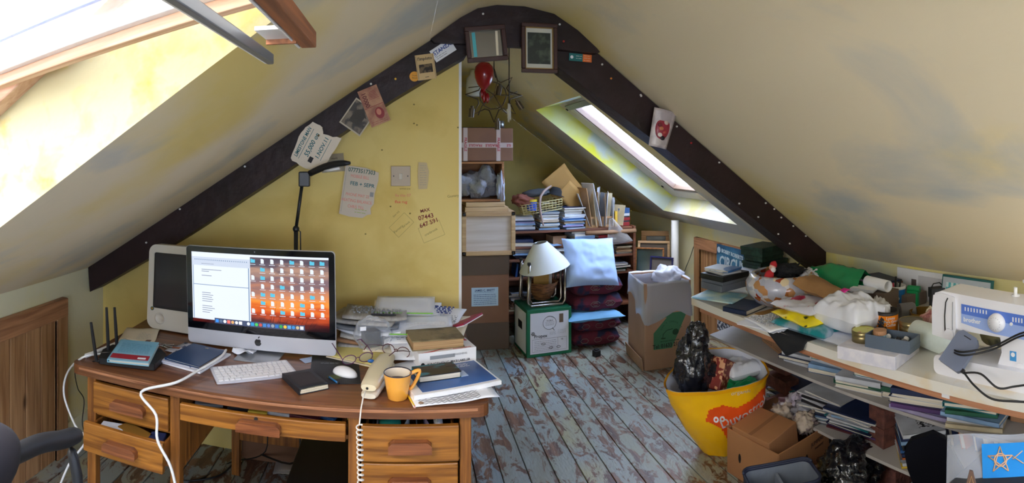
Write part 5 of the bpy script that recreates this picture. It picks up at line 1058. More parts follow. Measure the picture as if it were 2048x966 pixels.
# second shelf and lower ones
stack((XP(1045), SB, zs[1] + .001), [('navy', .03, 1), ('navy', .022, .95)], 'at the left of the second shelf', 'books on the second shelf of the bookcase', w=.17, rs=31)
stack((XP(1158), SB, zs[1] + .001), rs_(33, 5, (.014, .022), ['white', 'pale_blue', 'white', 'grey']), 'in the middle of the second shelf', 'books on the second shelf of the bookcase', w=.16, rs=33)
stack((XP(1205), SB, zs[1] + .001), rs_(34, 3, (.014, .02), ['maroon', 'red', 'brown']), 'right of the middle of the second shelf', 'books on the second shelf of the bookcase', w=.16, rs=34)
clutter('cardboard_box', (XP(1113), SB, zs[1] + .034), (.115, .14, .064), M_card, 'small orange-brown cardboard box on the second shelf of the bookcase', 'box', rz=.15)
clutter('blue_folder', (XP(1090), SB - .09, zs[1] + .004), (.17, .13, .005), pal('pale_blue'), 'pale blue folder jutting out of the second shelf', 'folder', rz=.3)
stack((XP(1046), SB, zs[2] + .001), rs_(36, 5, (.012, .018), ['blue', 'pale_blue', 'navy', 'purple', 'blue']), 'at the left of the third shelf', 'books on the third shelf of the bookcase', w=.18, rs=36)
stack((XP(1115), SB, zs[2] + .001), rs_(37, 4, (.012, .018), ['white', 'pale_blue', 'white', 'blue']), 'in the middle of the third shelf', 'books on the third shelf of the bookcase', w=.16, rs=37)
stack((XP(1240), SB, zs[2] + .001), rs_(38, 4, (.012, .018), ['tan', 'brown', 'cream', 'grey']), 'at the right end of the third shelf', 'books on the third shelf of the bookcase', w=.14, rs=38)
for k in range(7):
    cn = ['blue', 'navy', 'pale_blue', 'blue', 'black', 'grey', 'white'][k]; h_ = .10 + .004 * (k % 3)
    book(T(XP(1028) + k * .026, SB, zs[3] + .052) @ R(.12 if k < 4 else -.05, 'Y') @ T(0, 0, -.05) @ R(PI / 2, 'Y') @ T(-h_ / 2, 0, 0), h_, .16, .018, pal(cn), '%s book standing %s from the left on the fourth shelf' % (cn.replace('_', ' '), ORD[k]), group='books standing on the fourth shelf', parts=False, spine='-y')
stack((XP(1230), SB - .02, zs[3] + .001), rs_(39, 4, (.014, .02), ['grey', 'green', 'black', 'tan']), 'at the right of the fourth shelf', 'books on the fourth shelf of the bookcase', w=.14, rs=39)
stack((XP(1035), SB, zs[4] + .001), rs_(41, 8, (.014, .02), ['grey', 'white', 'black', 'tan', 'brown']), 'at the left of the bottom shelf', 'books on the bottom shelf of the bookcase', w=.16, rs=41)
# right end of the bookcase top
ztop = zs[0] + .001
for k, (cn, t, lb) in enumerate((('red', .03, 'red'), ('black', .012, 'black'), ('red', .026, 'scarlet'), ('black', .01, 'thin black'), ('white', .022, 'white'), ('blue', .042, 'blue and white'))):
    clutter('box_set', (XP(1242) , SB + .0, ztop + t / 2), (.105 - .006 * (k % 2), .13, t - .001), pal(cn), '%s game box, %s in the pile at the bookcase right end' % (lb, 'lowest' if k == 0 else 'topmost' if k == 5 else ORD[5 - k] + ' down'), 'box', rz=.05 * (k % 3)); ztop += t
clutter('booklet', (XP(1225) + .005, SB - .03, zs[0] + .062), (.02, .1, .12), mat('mustard_cover', C(196, 160, 50), .6), 'mustard book standing beside the pile of game boxes', 'book')
for k, px in enumerate((1178, 1210)):
    b = MB(); w_ = .10; h_ = .085
    for q in ((0, -.06, w_, .004), (0, .06, w_, .004), (-w_ / 2, 0, .004, .12), (w_ / 2, 0, .004, .12)): b.box((q[0], q[1], h_ / 2), (q[2], q[3], h_), mat('card_file_board', C(158, 122, 84), .8))
    b.box((0, 0, .003), (w_, .12, .004), _m['card_file_board']); b.box((0, -.0625, .045), (.07, .001, .05), mat('dark_print_panel', C(100, 84, 62), .7)); b.build('magazine_file', None, T(XP(px), SB - .02, zs[0] + .001), label='small cardboard file box holding upright papers, the %s of two' % ('left' if k == 0 else 'right'), cat='box')
ro = random.Random(12)
for k in range(16):
    px = 1172 + k * 3.6; h_ = ro.uniform(.26, .36) * (1 - .022 * max(0, k - 7)); ln = ro.uniform(-.38, -.05) + k * .022; cn = ['tan', 'white', 'grey', 'cream', 'tan', 'white'][k % 6]
    if k > 11: h_ *= .75
    clutter('envelope', tuple(Vector((XP(px), SB - .05 + .1 * ((k * 7) % 5) / 5, zs[0] + .012)) + Matrix.Rotation(ln, 3, 'Y') @ Vector((0, 0, h_ / 2))), (.004, .16, h_), pal(cn), '%s envelope or paper standing %s from the left in the upright bundle' % (cn, ORD[k]), 'paper', group='upright envelopes and papers on the bookcase')
    bpy.context.scene.collection.objects[-1].rotation_euler = (0, ln, ro.uniform(-.5, .5))
b = MB(); b.grid(6, 6, lambda u, v: ((u - .5) * .26, .03 * math.sin(u * 3), (v - .5) * .24), mat('kraft_paper', C(156, 118, 62), .8)); b.build('brown_envelope', None, T(XP(1130), SB + .05, zs[0] + .33) @ R(.9, 'Y'), solid=.004, label='large brown envelope leaning left of the upright papers', cat='envelope')
b = MB(); b.grid(6, 6, lambda u, v: ((u - .5) * .28, .02 * math.sin(u * 3), (v - .5) * .16), _m['kraft_paper']); b.build('brown_envelope', None, T(XP(1150), SB - .03, zs[0] + .22) @ R(.75, 'Y'), solid=.004, label='large brown envelope slanting below the leaning one', cat='envelope')
# wire basket with its contents, hat, cloth and driftwood stick
bz = max(zt[0], zt[1]) + .004; wbk = root('wire_basket', T(XP(1080), SB - .03, bz) @ R(-.14, 'Y'), 'cream wire basket on the stacked books', 'basket'); M_wb = mat('cream_wire', C(200, 186, 130), .5)
b = MB(); bw, bd_, bh = .30, .16, .075
for i in range(13):
    x_ = -bw / 2 + i * bw / 12; b.tube([(x_ * 1.06, -bd_ / 2 - .01, bh), (x_, -bd_ / 2, 0), (x_, bd_ / 2, 0), (x_ * 1.06, bd_ / 2 + .01, bh)], .0018, M_wb, n=4)
for k in range(5):
    z_ = bh * k / 4; s_ = 1 + .06 * k / 4; r_ = .0028 if k in (0, 4) else .0018
    b.tube([(-bw / 2 * s_, -bd_ / 2 - .01 * k / 4, z_), (bw / 2 * s_, -bd_ / 2 - .01 * k / 4, z_), (bw / 2 * s_, bd_ / 2 + .01 * k / 4, z_), (-bw / 2 * s_, bd_ / 2 + .01 * k / 4, z_)], r_, M_wb, n=4, closed=True)
b.build('basket', wbk)
MB().cyl(.038, .0, .065, mat('blue_tub', C(40, 80, 190), .4)).cyl(.04, .065, .085, mat('yellow_tub_lid', C(206, 176, 40), .4)).build('plastic_tub', None, T(XP(1062), SB - .04, bz + .008), label='blue tub with a yellow lid in the cream wire basket', cat='tub')
clutter('booklet', (XP(1095), SB - .0, bz + .06), (.12, .1, .012), pal('cream'), 'cream booklet in the cream wire basket', 'booklet', rz=.2)
MB().ball((0, 0, 0), (.085, .07, .045), mat('rust_cloth', C(124, 70, 56), .9), n=12, amp=.5, fr=2.5, seed=2).build('cloth', None, T(XP(1045), SB - .02, bz + .085), label='rust coloured crumpled cloth left of the grey hat', cat='cloth')
MB().ball((0, 0, 0), (.12, .09, .035), mat('slate_felt', C(66, 70, 74), .9), n=14, amp=.15, fr=1.5, seed=3, flat=-.02).build('grey_hat', None, T(XP(1075), SB, bz + .135) @ R(-.1, 'Y'), label='flat slate grey felt hat on the wire basket', cat='hat')
MB().lathe([(0, .045), (.03, .042), (.048, .02), (.052, -.01), (.075, -.016), (.074, -.02), (.05, -.018), (0, -.018)], mat('black_felt', C(18, 18, 20), .9)).build('black_hat', None, T(XP(1108), SB - .05, bz + .14) @ R(.25, 'Y'), label='small black round hat on the wire basket', cat='hat')
s0, s1, s2, s3 = aY(1088, 455, SB - .17), aY(1080, 425, SB - .16), aY(1077, 390, SB - .14), aY(1098, 374, SB - .08)
b = MB(); b.tube([s0 - s0, s1 - s0, s2 - s0, s3 - s0, s3 - s0 + Vector((.03, .02, .01))], [.009, .011, .012, .01, .006], mat('pale_driftwood', C(150, 128, 118), .8, bump=.5, bs=60), n=8); b.build('driftwood_stick', None, T(*s0), sub=1, label='crooked pale driftwood stick leaning on the book stacks', cat='stick')
b = MB(); b.tube([(0, 0, 0), (.42, 0, 0)], .017, mat('brown_tube', C(140, 106, 76), .7), n=14); b.build('card_tube', None, T(XP(1160), SY0 - .02, zs[0] - .030), label='long brown card tube jutting along the front of the bookcase', cat='tube')
b = MB(); b.grid(8, 8, lambda u, v: ((u - .5) * (.03 + .20 * (1 - v)) + .05 * (1 - v), .008 * math.sin(u * 7), v * .21), clear('dusty_plastic', C(170, 164, 160), .35, .3)); b.build('plastic_sleeve', None, T(XP(1215), SY0 - .03, zs[1] - .01) @ R(-.12, 'Y'), solid=.001, label='dusty clear plastic sleeve hanging over the bookcase front', cat='plastic')
# ---- propex carton, upturned stool, shade, basket
M, w_, d_ = lay(FZ, (1054, 717), (1143, 705), (1120, 670)); d_ = .30
zt_ = EYE - (622 - YH) / F * (EYEV.xy - aZ(1055, 717, FZ).xy).length; hb = zt_ - FZ
M = M @ T(0, 0, 0); a_ = aZ(1054, 717, FZ); c_ = aZ(1143, 705, FZ); xv_ = (c_ - a_).normalized(); yv_ = Vector((-xv_.y, xv_.x, 0)); M.translation = a_ + xv_ * w_ / 2 + yv_ * d_ / 2
gx = root('archive_carton', M, 'white and green PROPEX carton on the floor under the upturned stool', 'box'); gn = mat('deep_green_print', C(14, 100, 66), .5); wc = mat('white_card_print', C(214, 214, 222), .6)
b = MB(); b.box((0, 0, hb / 2), (w_, d_, hb), gn); b.build('carton', gx, bevel=.003)
b = MB(); Mf = face((0, -d_ / 2 - .001, hb / 2), (0, -1, 0)); fw_, fh_ = w_ * .86, hb * .86
b.box((0, 0, 0), (fw_, fh_, .001), wc, Mf); b.box((0, 0, 0), (d_ * .84, fh_, .001), wc, face((-w_ / 2 - .001, 0, hb / 2), (-1, 0, 0))); b.box((0, .03, .0006), (d_ * .3, fh_ * .2, .001), M_black, face((-w_ / 2 - .001, 0, hb / 2), (-1, 0, 0)))
b.build('white_panels', gx)
b = MB(); s = fw_ / .28; b.tube([(.0 + .048 * math.cos(t * .3), .065 + .045 * math.sin(t * .3), .001) for t in range(21)], .0012, M_ink, Mf, n=4, closed=True); b.tube([(.02, .03, .001), (.035, .01, .001)], .0015, M_ink, Mf, n=4)
b.text('1013B13', .014, M_ink, Mf @ T(0, .08, .001)); lines(b, -.03, .035, .05, .068, 3, M_ink, Mf, z=.001); b.text('Propex', .032, M_ink, Mf @ T(-.065, -.02, .001), bold=.0003)
for k in range(7): b.cyl(.0045, .0008, .0012, M_ink, Mf @ T(-.12 + .010 * math.cos(k * 1.05) * (k > 0), .0 + .01 * math.sin(k * 1.05) * (k > 0), 0), n=6)
lines(b, .0, .045, -.015, .0, 3, M_grey, Mf, z=.001); lines(b, .06, .12, -.01, .01, 3, M_grey, Mf, z=.001)
for q in ((0, -.04, .25, .001), (0, -.125, .25, .001), (-.125, -.082, .001, .085), (.125, -.082, .001, .085), (.06, -.082, .001, .085)): b.box((q[0] * s, q[1], .0008), (q[2] * s, q[3], .0004), M_ink, Mf)
lines(b, -.11, .05, -.115, -.055, 6, M_ink, Mf, z=.001); b.text('CE', .014, M_ink, Mf @ T(.09, -.055, .001))
for k in range(3): b.tube([(-.045 + .055 * k + .014 * math.cos(t * .6), -.075 - .03 * (k > 0) + .007 * math.sin(t * .6), .001) for t in range(11)], .0012, M_ink, Mf, n=4, closed=True)
b.box((.085, .09, .0015), (.03, .06, .0006), mat('brown_tape', C(112, 92, 74), .4), Mf); b.build('print', gx)
zb_ = FZ + hb
st_ = root('upturned_stool', M @ T(0, 0, hb), 'steel tube stool frame standing upside down on the PROPEX carton', 'stool'); M_st = mat('brushed_steel_tube', C(170, 160, 150), .25, metal=.9)
wx, hl = w_ * .42, .30
for yy, nm in ((-d_ * .32, 'front'), (d_ * .30, 'back')):
    b = MB(); b.tube([(-wx * .92, yy, hl), (-wx * 1.0, yy, .04), (-wx * .85, yy, .011), (wx * .85, yy, .011), (wx * 1.0, yy, .04), (wx * .98, yy, hl)], .0105, M_st, n=10); b.tube([(-wx * .80, yy + .03, hl * .9), (-wx * .86, yy + .03, .05), (-wx * .72, yy + .03, .022), (wx * .72, yy + .03, .022), (wx * .86, yy + .03, .05), (wx * .82, yy + .03, hl * .9)], .009, M_st, n=10); b.build('leg_loop', st_)
for sx in (-1, 1):
    for yy in (-d_ * .32, d_ * .30): MB().cyl(.013, hl - .005, hl + .012, M_black, T(sx * wx * .95, yy, 0), n=10).build('rubber_foot', st_)
wk = root('wicker_basket', M @ T(.0, .0, hb + .034), 'brown wicker basket sitting inside the upturned stool', 'basket'); M_wk = mat('brown_wicker', C(150, 98, 56), .7, c2=C(96, 60, 34), ns=40, stretch=(.5, .5, 3), bump=.8, bs=120)
b = MB(); b.lathe([(0, 0), (.055, 0), (.085, .05), (.115, .125), (.105, .125), (.075, .05), (.05, .008), (0, .008)], M_wk, n=28); b.build('basket', wk)
clutter('envelope', tuple((M @ T(.0, .02, hb + .12)).translation), (.12, .004, .16), mat('ochre_paper', C(190, 150, 80), .8), 'ochre envelope standing in the wicker basket', 'envelope', rz=.2)
clutter('paper_sheet', tuple((M @ T(.06, .04, hb + .13)).translation), (.004, .09, .18), M_paper, 'white papers standing at the right of the wicker basket', 'paper', rz=.3)
sc_ = M @ T(.015, -.015, hb + hl - .045) @ Matrix.Scale(1.1, 4)
ls = root('lampshade', sc_ @ R(-.20, 'Y'), 'white cone lampshade tilted on top of the upturned stool', 'lampshade'); M_ls = mat('white_lampshade_paper', C(206, 206, 202), .8)
b = MB(); b.lathe([(.168, 0), (.045, .165)], M_ls, n=40); b.lathe([(.165, .0), (.042, .165)], M_ls, n=40); b.build('shade', ls); b = MB(); b.tube([(.042 * math.cos(t * .4), .042 * math.sin(t * .4), .162) for t in range(16)], .002, M_chrome, closed=True, n=5); b.build('ring', ls)
# ---- pillow on a stack of carpet cushions
M_pil = mat('white_pillow_cotton', C(164, 186, 222), .85, bump=.25, bs=9); M_rug = mat('kilim_fabric', C(96, 28, 46), .9, c2=C(30, 30, 58), ns=9, nlo=.48, nhi=.56, bump=.3, bs=60)
def pillow(b, w, h, t, m, seed=0, wr=.012, n=22, M=None, rnd=0):
    def f(sg):
        def g(u, v):
            x, y = u * 2 - 1, v * 2 - 1; e = max(0, 1 - x ** 4) ** .5 * max(0, 1 - y ** 4) ** .5
            px, py = x * (1 - .07 * (1 - abs(y) ** 2) * abs(x) ** 3), y * (1 - .07 * (1 - abs(x) ** 2) * abs(y) ** 3)
            if rnd: px, py = x * math.sqrt(1 - y * y * .16), y * math.sqrt(1 - x * x * .16); e = e ** .6
            k = noise.noise(Vector((x * 2.2 + seed, y * 2.2, sg))) + .5 * noise.noise(Vector((x * 6 + seed, y * 4, sg * 2)))
            return (px * w / 2, py * h / 2, sg * (t / 2 * e) + wr * k * e)
        return g
    b.grid(n, n, f(1), m, M); b.grid(n, n, lambda u, v: f(-1)(1 - u, v), m, M)
Yp = (FB / ((700 - YH) / F)) * math.cos((1190 - XV) / F)
cc = aY(1192, 640, Yp); cw = .36
zq = FZ + .005
for k, (t_, nm) in enumerate(((.10, 'bottom'), (.09, 'second from the bottom'))):
    cu = root('floor_cushion', T(cc.x + .01 * k + .03, Yp + .22, zq + t_ / 2), 'dark red patterned carpet cushion, %s of the pile' % nm, 'cushion', None); b = MB(); pillow(b, cw + .02, .36, t_ * 1.1, M_rug, seed=k + 1, rnd=1); b.build('cushion', cu)
    b = MB(); pt_ = mat('kilim_motif', C(120, 110, 100), .9)
    for q in range(3): MB().tube([(-.1 + q * .1 + .03 * math.cos(t * PI / 3), -.178, .0 + .018 * math.sin(t * PI / 3)) for t in range(6)], .002, pt_, closed=True, n=4).build('motif', cu)
    zq += t_ + .005
b = MB(); pillow(b, .42, .34, .06, mat('sky_blue_pillowcase', C(116, 172, 214), .8, bump=.2, bs=9), seed=8); b.build('pillow', None, T(cc.x - .0, Yp + .13, zq + .022), label='pale blue pillow squashed between the carpet cushions', cat='pillow'); zq += .05
for k, (t_, nm) in enumerate(((.11, 'second from the top'), (.12, 'top'))):
    cu = root('floor_cushion', T(cc.x + .04, Yp + .22, zq + t_ / 2), 'dark red patterned carpet cushion, %s of the pile' % nm, 'cushion', None); b = MB(); pillow(b, cw + .04, .38, t_ * 1.1, M_rug, seed=k + 5, rnd=1); b.build('cushion', cu)
    for q in range(2):
        b = MB(); b.tube([(-.03 + q * .11 + .04 * math.cos(t * PI / 3), -.186, .0 + .02 * math.sin(t * PI / 3)) for t in range(6)], .0025, pt_, closed=True, n=4); b.tube([(-.03 + q * .11 + .02 * math.cos(t * PI / 3), -.187, .0 + .01 * math.sin(t * PI / 3)) for t in range(6)], .002, pt_, closed=True, n=4); b.build('motif', cu)
    zq += t_ + .002
pa = aY(1185, 528, Yp + .05); b = MB(); pillow(b, .395, .36, .17, M_pil, seed=14, wr=.014, n=30); b.build('pillow', None, T(pa.x, pa.y + .05, pa.z + .005) @ R(D(62), 'X') @ R(-.04), label='big white pillow leaning on top of the carpet cushions', cat='pillow')
MB().box((0, 0, .02), (.045, .04, .04), M_black).box((0, 0, .045), (.03, .025, .01), M_black).build('black_plug', None, T(*aZ(1193, 712, FZ)) @ R(.3), bevel=.003, label='small black plastic block on the floor before the cushions', cat='plug')
# ---- tall carton with a plastic bag over its mouth
a_ = aZ(1290, 742, FZ); c_ = a_ + Vector((.315, -.03, 0)); xv_ = (c_ - a_).normalized(); w_ = (c_ - a_).length; yv_ = Vector((-xv_.y, xv_.x, 0)); d_ = .34
M = Matrix((xv_, yv_, Vector((0, 0, 1)))).transposed().to_4x4(); M.translation = a_ + xv_ * w_ / 2 + yv_ * d_ / 2
ht = EYE - (568 - YH) / F * Vector((a_.x, a_.y)).length - FZ
bbx = root('waste_carton', M, 'tall open cardboard carton lined with a clear bag, green print and Tel: 01633 216856', 'box'); M_cd3 = mat('pale_brown_cardboard', C(172, 138, 116), .75, c2=C(160, 128, 106), ns=3)
b = MB()
for (cx, cy, sx, sy) in ((0, -d_ / 2, w_, .006), (0, d_ / 2, w_, .006), (-w_ / 2, 0, .006, d_), (w_ / 2, 0, .006, d_)): b.box((cx, cy, ht / 2), (sx, sy, ht), M_cd3)
b.box((0, 0, .004), (w_, d_, .006), M_cd3); b.build('carton', bbx, bevel=.002)
b = MB(); b.box((-w_ / 2 - .012, 0, .05), (.006, d_, .10), M_cd3, R(-.12, 'Y')); b.box((0, -d_ / 2 - .03, .012), (w_, .07, .006), M_cd3, R(.15, 'X')); b.build('flap', bbx)
b = MB(); Mf = face((0, -d_ / 2 - .0035, ht / 2), (0, -1, 0)); gnp = mat('muted_green_print', C(66, 122, 92), .6)
b.prism([(-w_ * .32, -ht * .27), (w_ * .08, -ht * .27), (w_ * .42, ht * .14), (-w_ * .32, ht * .14), (-w_ * .32, ht * .09), (-.01, ht * .09), (-w_ * .32, -ht * .08)], 0, .0008, gnp, Mf)
b.text('Tel: 01633 216856', .036, M_ink, Mf @ T(.01, -ht * .235, .001) @ R(.02), bold=.0006, wide=.86); dg = mat('dark_green_ink', C(24, 70, 50), .6)
for k, ch in enumerate('DON\'T CHUCK IT'): a2 = PI * .86 - k * PI * .72 / 13; b.text(ch, .015, dg, Mf @ T(.02 + .075 * math.cos(a2), -ht * .10 + .075 * math.sin(a2), .001) @ R(a2 - PI / 2))
b.ball((.05, -ht * .09, .001), (.022, .02, .001), dg, Mf, n=8); b.tube([(-.04, -ht * .15, .001), (-.035, -ht * .10, .001), (-.01, -ht * .06, .001), (.03, -ht * .05, .001)], .0022, dg, Mf, n=4); b.tube([(-.05, -ht * .15, .001), (-.02, -ht * .15, .001)], .004, dg, Mf, n=4); b.text('IMPORTANT WASTE SCHEME', .010, dg, Mf @ T(.01, -ht * .185, .001), bold=.0003); b.build('print', bbx)
M_ghost = clear('milky_bag_film', C(196, 200, 214), .55, .2)
b = MB()
def bagf(u, v):
    a = 2 * PI * u; s = 1.05; cx = max(-1, min(1, 1.35 * math.cos(a))); cy = max(-1, min(1, 1.35 * math.sin(a)))
    nn = noise.noise(Vector((cx * 2.5, cy * 2.5, v * 3)))
    if v < .3: q = (.3 - v) / .3; return (cx * w_ / 2 * (.97 - .0 * q), cy * d_ / 2 * .96, ht - .12 * q + .01 * nn)
    q = (v - .3) / .7; k = 1.04 + .05 * nn + .05 * q; dz = (.23 + .12 * noise.noise(Vector((cx * 1.3, cy * 1.3, 2)))) * (1 if cy < 0 or cx > 0 else .6)
    return (cx * w_ / 2 * k, cy * d_ / 2 * k, ht + .01 - dz * q + .004 * nn)
b.grid(48, 16, bagf, M_ghost); b.build('bag_liner', bbx)
b = MB(); b.ball((w_ * .28, .06, ht - .01), (.10, .09, .06), M_ghost, n=14, amp=.4, fr=2, seed=6); b.build('plastic_bag', None, M.copy(), label='crumpled clear bag bulging from the back of the tall carton', cat='bag')
# ---- tube, pictures, flex, low panel posters
tp = aY(1350, 440, 3.9); b = MB(); ty = 3.95; tx = aY(1350, 500, ty).x; zt1 = aY(1350, 441, ty).z
b.tube([(0, 0, 0), (0, 0, zt1 - FZ)], .031, mat('white_card_tube', C(206, 208, 210), .5), n=20); b.build('poster_tube', None, T(tx, ty, FZ + .001), label='tall white cardboard tube standing against the pale wall', cat='tube')
def lean(px0, py0, px1, py1, Y, ang, wd=None, fw=.03, m=M_dkw, inner=None, label='', t=.02, rz=0):
    a = front(px0, py0, px1, py1, Y); w = wd or a[1] - a[0]; h = a[3] - FZ - .0
    frame(T((a[0] + a[1]) / 2, Y + .0, FZ + .003) @ R(rz) @ R(PI / 2 - ang, 'X') @ T(0, h / 2, 0), w, h, fw, m, label, inner, t=t)
M_glp = mat('dark_glazed_print', C(40, 60, 56), .12, c2=C(24, 34, 34), ns=3)
lean(1284, 462, 1338, 640, 4.25, .12, fw=.045, m=mat('antique_gilt_frame', C(128, 92, 52), .4, metal=.3), inner=mat('dark_oil_picture', C(52, 50, 44), .3, c2=C(80, 84, 80), ns=5), label='gilt framed picture, tallest of those leaning by the white tube', rz=-.5)
lean(1276, 482, 1335, 640, 4.08, .14, fw=.02, m=M_plyf, inner=mat('picture_back_board', C(88, 76, 66), .6), label='light wood framed picture leaning before the gilt one', rz=-.55)
lean(1268, 496, 1322, 640, 3.96, .2, fw=.012, m=M_oakz, inner=M_glp, label='glazed green-grey picture leaning foremost in the group', rz=-.6)
frame(T(1.93, 3.9, FZ) @ R(-.9) @ R(PI / 2 - .12, 'X') @ T(0, .28, 0), .2, .56, .012, mat('navy_frame', C(40, 40, 90), .4), 'narrow navy edged picture at the right of the leaning group', mat('grey_board', C(110, 104, 100), .6))
cable('thin_flex', [aX(1398, 476, 2.19), aX(1388, 492, 2.185), aX(1380, 515, 2.18), aX(1370, 540, 2.185), aX(1364, 565, 2.18)], .004, mat('grey_flex', C(130, 130, 110), .6), 'thin grey flex hanging down the wall left of the small pine door')
# ================================================================ THE WORKTOP ON THE RIGHT
ZW = .78
M_lam = mat('marbled_cream_laminate', C(224, 220, 210), .3, c2=C(222, 200, 158), ns=3.2, nlo=.54, nhi=.66, coat=.2, dist=.8)
M_lams = mat('rust_vein', C(190, 150, 96), .4)
M_edge = wood('red_pine_edge', C(190, 136, 102), C(166, 110, 78), 'y', .8, .5)
e0 = aZ(1372, 598, ZW); e1 = aZ(1450, 622, ZW); e2 = aZ(1700, 722, ZW)
fx = lambda y: 1.372 + (2.40 - y) * .045
WK = Thing('worktop', (1.8, 1.3, FZ), 'long marbled cream worktop with a pine edge along the right wall', 'worktop')
poly = [(fx(2.40), 2.41), (fx(2.40) + .015, 2.425), (2.198, 2.88), (2.198, -.6), (fx(-.6), -.6)]
b = MB(); b.prism(poly, ZW - .034, ZW, M_lam); WK.part('top', b, bevel=.010, seg=4)
b = MB(); b.prism([(fx(2.36) + .02, 2.36), (fx(2.36) + .045, 2.38), (fx(-.6) + .045, -.6), (fx(-.6) + .02, -.6)], ZW - .062, ZW - .034, M_edge); WK.part('edge_strip', b, bevel=.002)
b = MB(); b.box((fx(.95) + .019, .98, ZW - .046), (.002, .03, .018), M_wp); WK.part('bar_code_label', b)
for yy, xx in ((2.30, 2.175), (-.4, 2.175)):
    WK.part('leg', MB().box((xx, yy, (FZ + ZW - .035) / 2), (.04, .05, ZW - .035 - FZ), M_oakz), bevel=.003)
# shelves of boards on bricks under it
ZA, ZB = .572, .322
M_brd = mat('grey_white_board', C(176, 172, 168), .55, c2=C(160, 156, 154), ns=4); M_bre = mat('cream_board_edge', C(196, 186, 168), .6)
sx_ = lambda y: 1.49 + (2.38 - y) * .06
b = MB(); b.prism([(sx_(2.42) , 2.42), (2.15, 2.62), (2.15, .0), (sx_(.0), .0)], ZA - .012, ZA, M_brd); b.build('shelf_board', None, None, bevel=.002, label='grey-white shelf board just under the worktop', cat='shelf')
b = MB(); b.prism([(1.60, 1.95), (2.15, 2.0), (2.15, .0), (1.64, .0)], ZB - .012, ZB, M_brd); b.build('shelf_board', None, None, bevel=.002, label='lower board shelf standing on bricks under the worktop', cat='shelf')
M_brk = mat('red_brown_brick', C(112, 66, 56), .9, c2=C(84, 50, 44), ns=22, bump=.6, bs=70)
def bricks(cx, cy, z0, z1, n, where, rz=0):
    h = (z1 - z0) / n
    for k in range(n):
        MB().box((0, 0, (h - .003) / 2), (.18, .095, h - .003), M_brk).build('brick', None, T(cx, cy, z0 + k * h) @ R(rz + .03 * (k % 2)), bevel=.003, label='red-brown brick, %s of the pillar %s' % (['lowest', 'middle', 'topmost'][min(k, 2)] if n == 3 else ['lower', 'upper'][k], where), cat='brick')
q_ = aZ(1775, 895, ZB)
bricks(q_.x + .07, q_.y + .03, ZB + .001, ZA - .013, 3, 'between the two boards', rz=D(-10))
bricks(q_.x + .12, q_.y + .03, FZ + .001, ZB - .013, 2, 'under the lower board')
bricks(1.75, 2.2, FZ + .001, FZ + .13, 2, 'beneath the far end')
bricks(1.8, .3, ZB + .001, ZA - .013, 3, 'nearest the viewer')
bricks(1.8, .3, FZ + .001, ZB - .013, 2, 'nearest the floor in front')
for k in range(3): MB().box((0, 0, .034), (.09, .18, .066), M_brk).build('brick', None, T(1.82, 2.3, FZ + .131 + .103 * k) if False else T(1.85, 2.28, FZ + .132 + .101 * k), bevel=.003, label='brick in the dark pillar at the far end of the shelf, %s' % ['lowest', 'middle one', 'topmost'][k], cat='brick')
W_ = lambda px, py, z=ZW: aZ(px, py, z)
def onW(p, z=ZW, rz=0): q = aZ(p[0], p[1], z); return T(q.x, q.y, z) @ R(rz)
# ---- far end: magazines, boxes, small books, circus poster
M, w_, d_ = lay(ZW, (1428, 614), (1458, 604), (1390, 584))
for k in range(5):
    MB().box((0, 0, .003), (.17, .22, .006), [mat('cream_magazine', C(214, 208, 190), .5), M_paper, pal('pale_blue'), M_cream, mat('pale_green_cover', C(190, 208, 190), .5, c2=C(120, 170, 190), ns=9)][k]).build('magazine', None, onW((1440, 594), ZW + .0065 * k, D(28) + .07 * (k % 3) - .05), label='%s in the little pile at the far worktop corner' % (['lowest magazine', 'white magazine, fourth down', 'pale blue magazine, third down', 'cream magazine, second down', 'pale green magazine, topmost'][k]), cat='magazine', group=None)
def cbox(name, M, w, d, h, m, lidm=None, lid=.02, label='', cat='box', lov=.003):
    r = root(name, M, label, cat); b = MB(); b.box((0, 0, h / 2), (w, d, h), m); b.build('base', r, bevel=.002)
    if lidm: b = MB(); b.box((0, 0, h - lid / 2 + .001), (w + lov * 2, d + lov * 2, lid), lidm); b.build('lid', r, bevel=.002)
    return r
gbm = mat('slate_grey_card', C(92, 96, 104), .6)
MG = onW((1468, 585), ZW + .032, D(14)); 
cbox('grey_box', T(1.56, 2.385, ZW + .034) @ R(D(12)), .20, .15, .034, gbm, label='flat slate grey box on the magazines, lower of the two')
cbox('grey_box', T(1.56, 2.385, ZW + .069) @ R(D(14)), .195, .15, .042, gbm, M_black, .028, label='slate grey box with a black lid on the flat grey box')
for k, (cn, lb) in enumerate((('white', 'white paperback on the black-lidded box'), ('pale_blue', 'thin white and blue booklet lying topmost on the black-lidded box'))):
    book(T(1.55, 2.39, ZW + .113 + .012 * k) @ R(.1 + .3 * k), .12, .15, .011, pal(cn) if k == 0 else mat('white_blue_cover', C(210, 218, 230), .4, c2=C(60, 110, 170), ns=5, nlo=.5, nhi=.53), lb, parts=False, spine='-y')
MB().box((0, 0, .008), (.30, .2, .016), M_paper).build('paper_pile', None, T(1.97, 2.62, ZW + .001) @ R(.3), label='white paper pile under the green marbled boxes', cat='paper')
for k in range(2):
    mz = mat('white_pad', C(206, 212, 224), .6); MB().box((0, 0, .006), (.28 - .01 * (k % 2), .19, .011), mz).build('paper_pile', None, T(1.97, 2.62, ZW + .019 + .0125 * k) @ R(.25 + .05 * (k % 3)), label='white pad under the green marbled boxes, %s' % ['lower', 'upper'][k], cat='paper', group=None)
M_grm = mat('green_marbled_card', C(36, 70, 58), .5, c2=C(20, 44, 38), ns=16, dist=1)
zg = ZW + .045
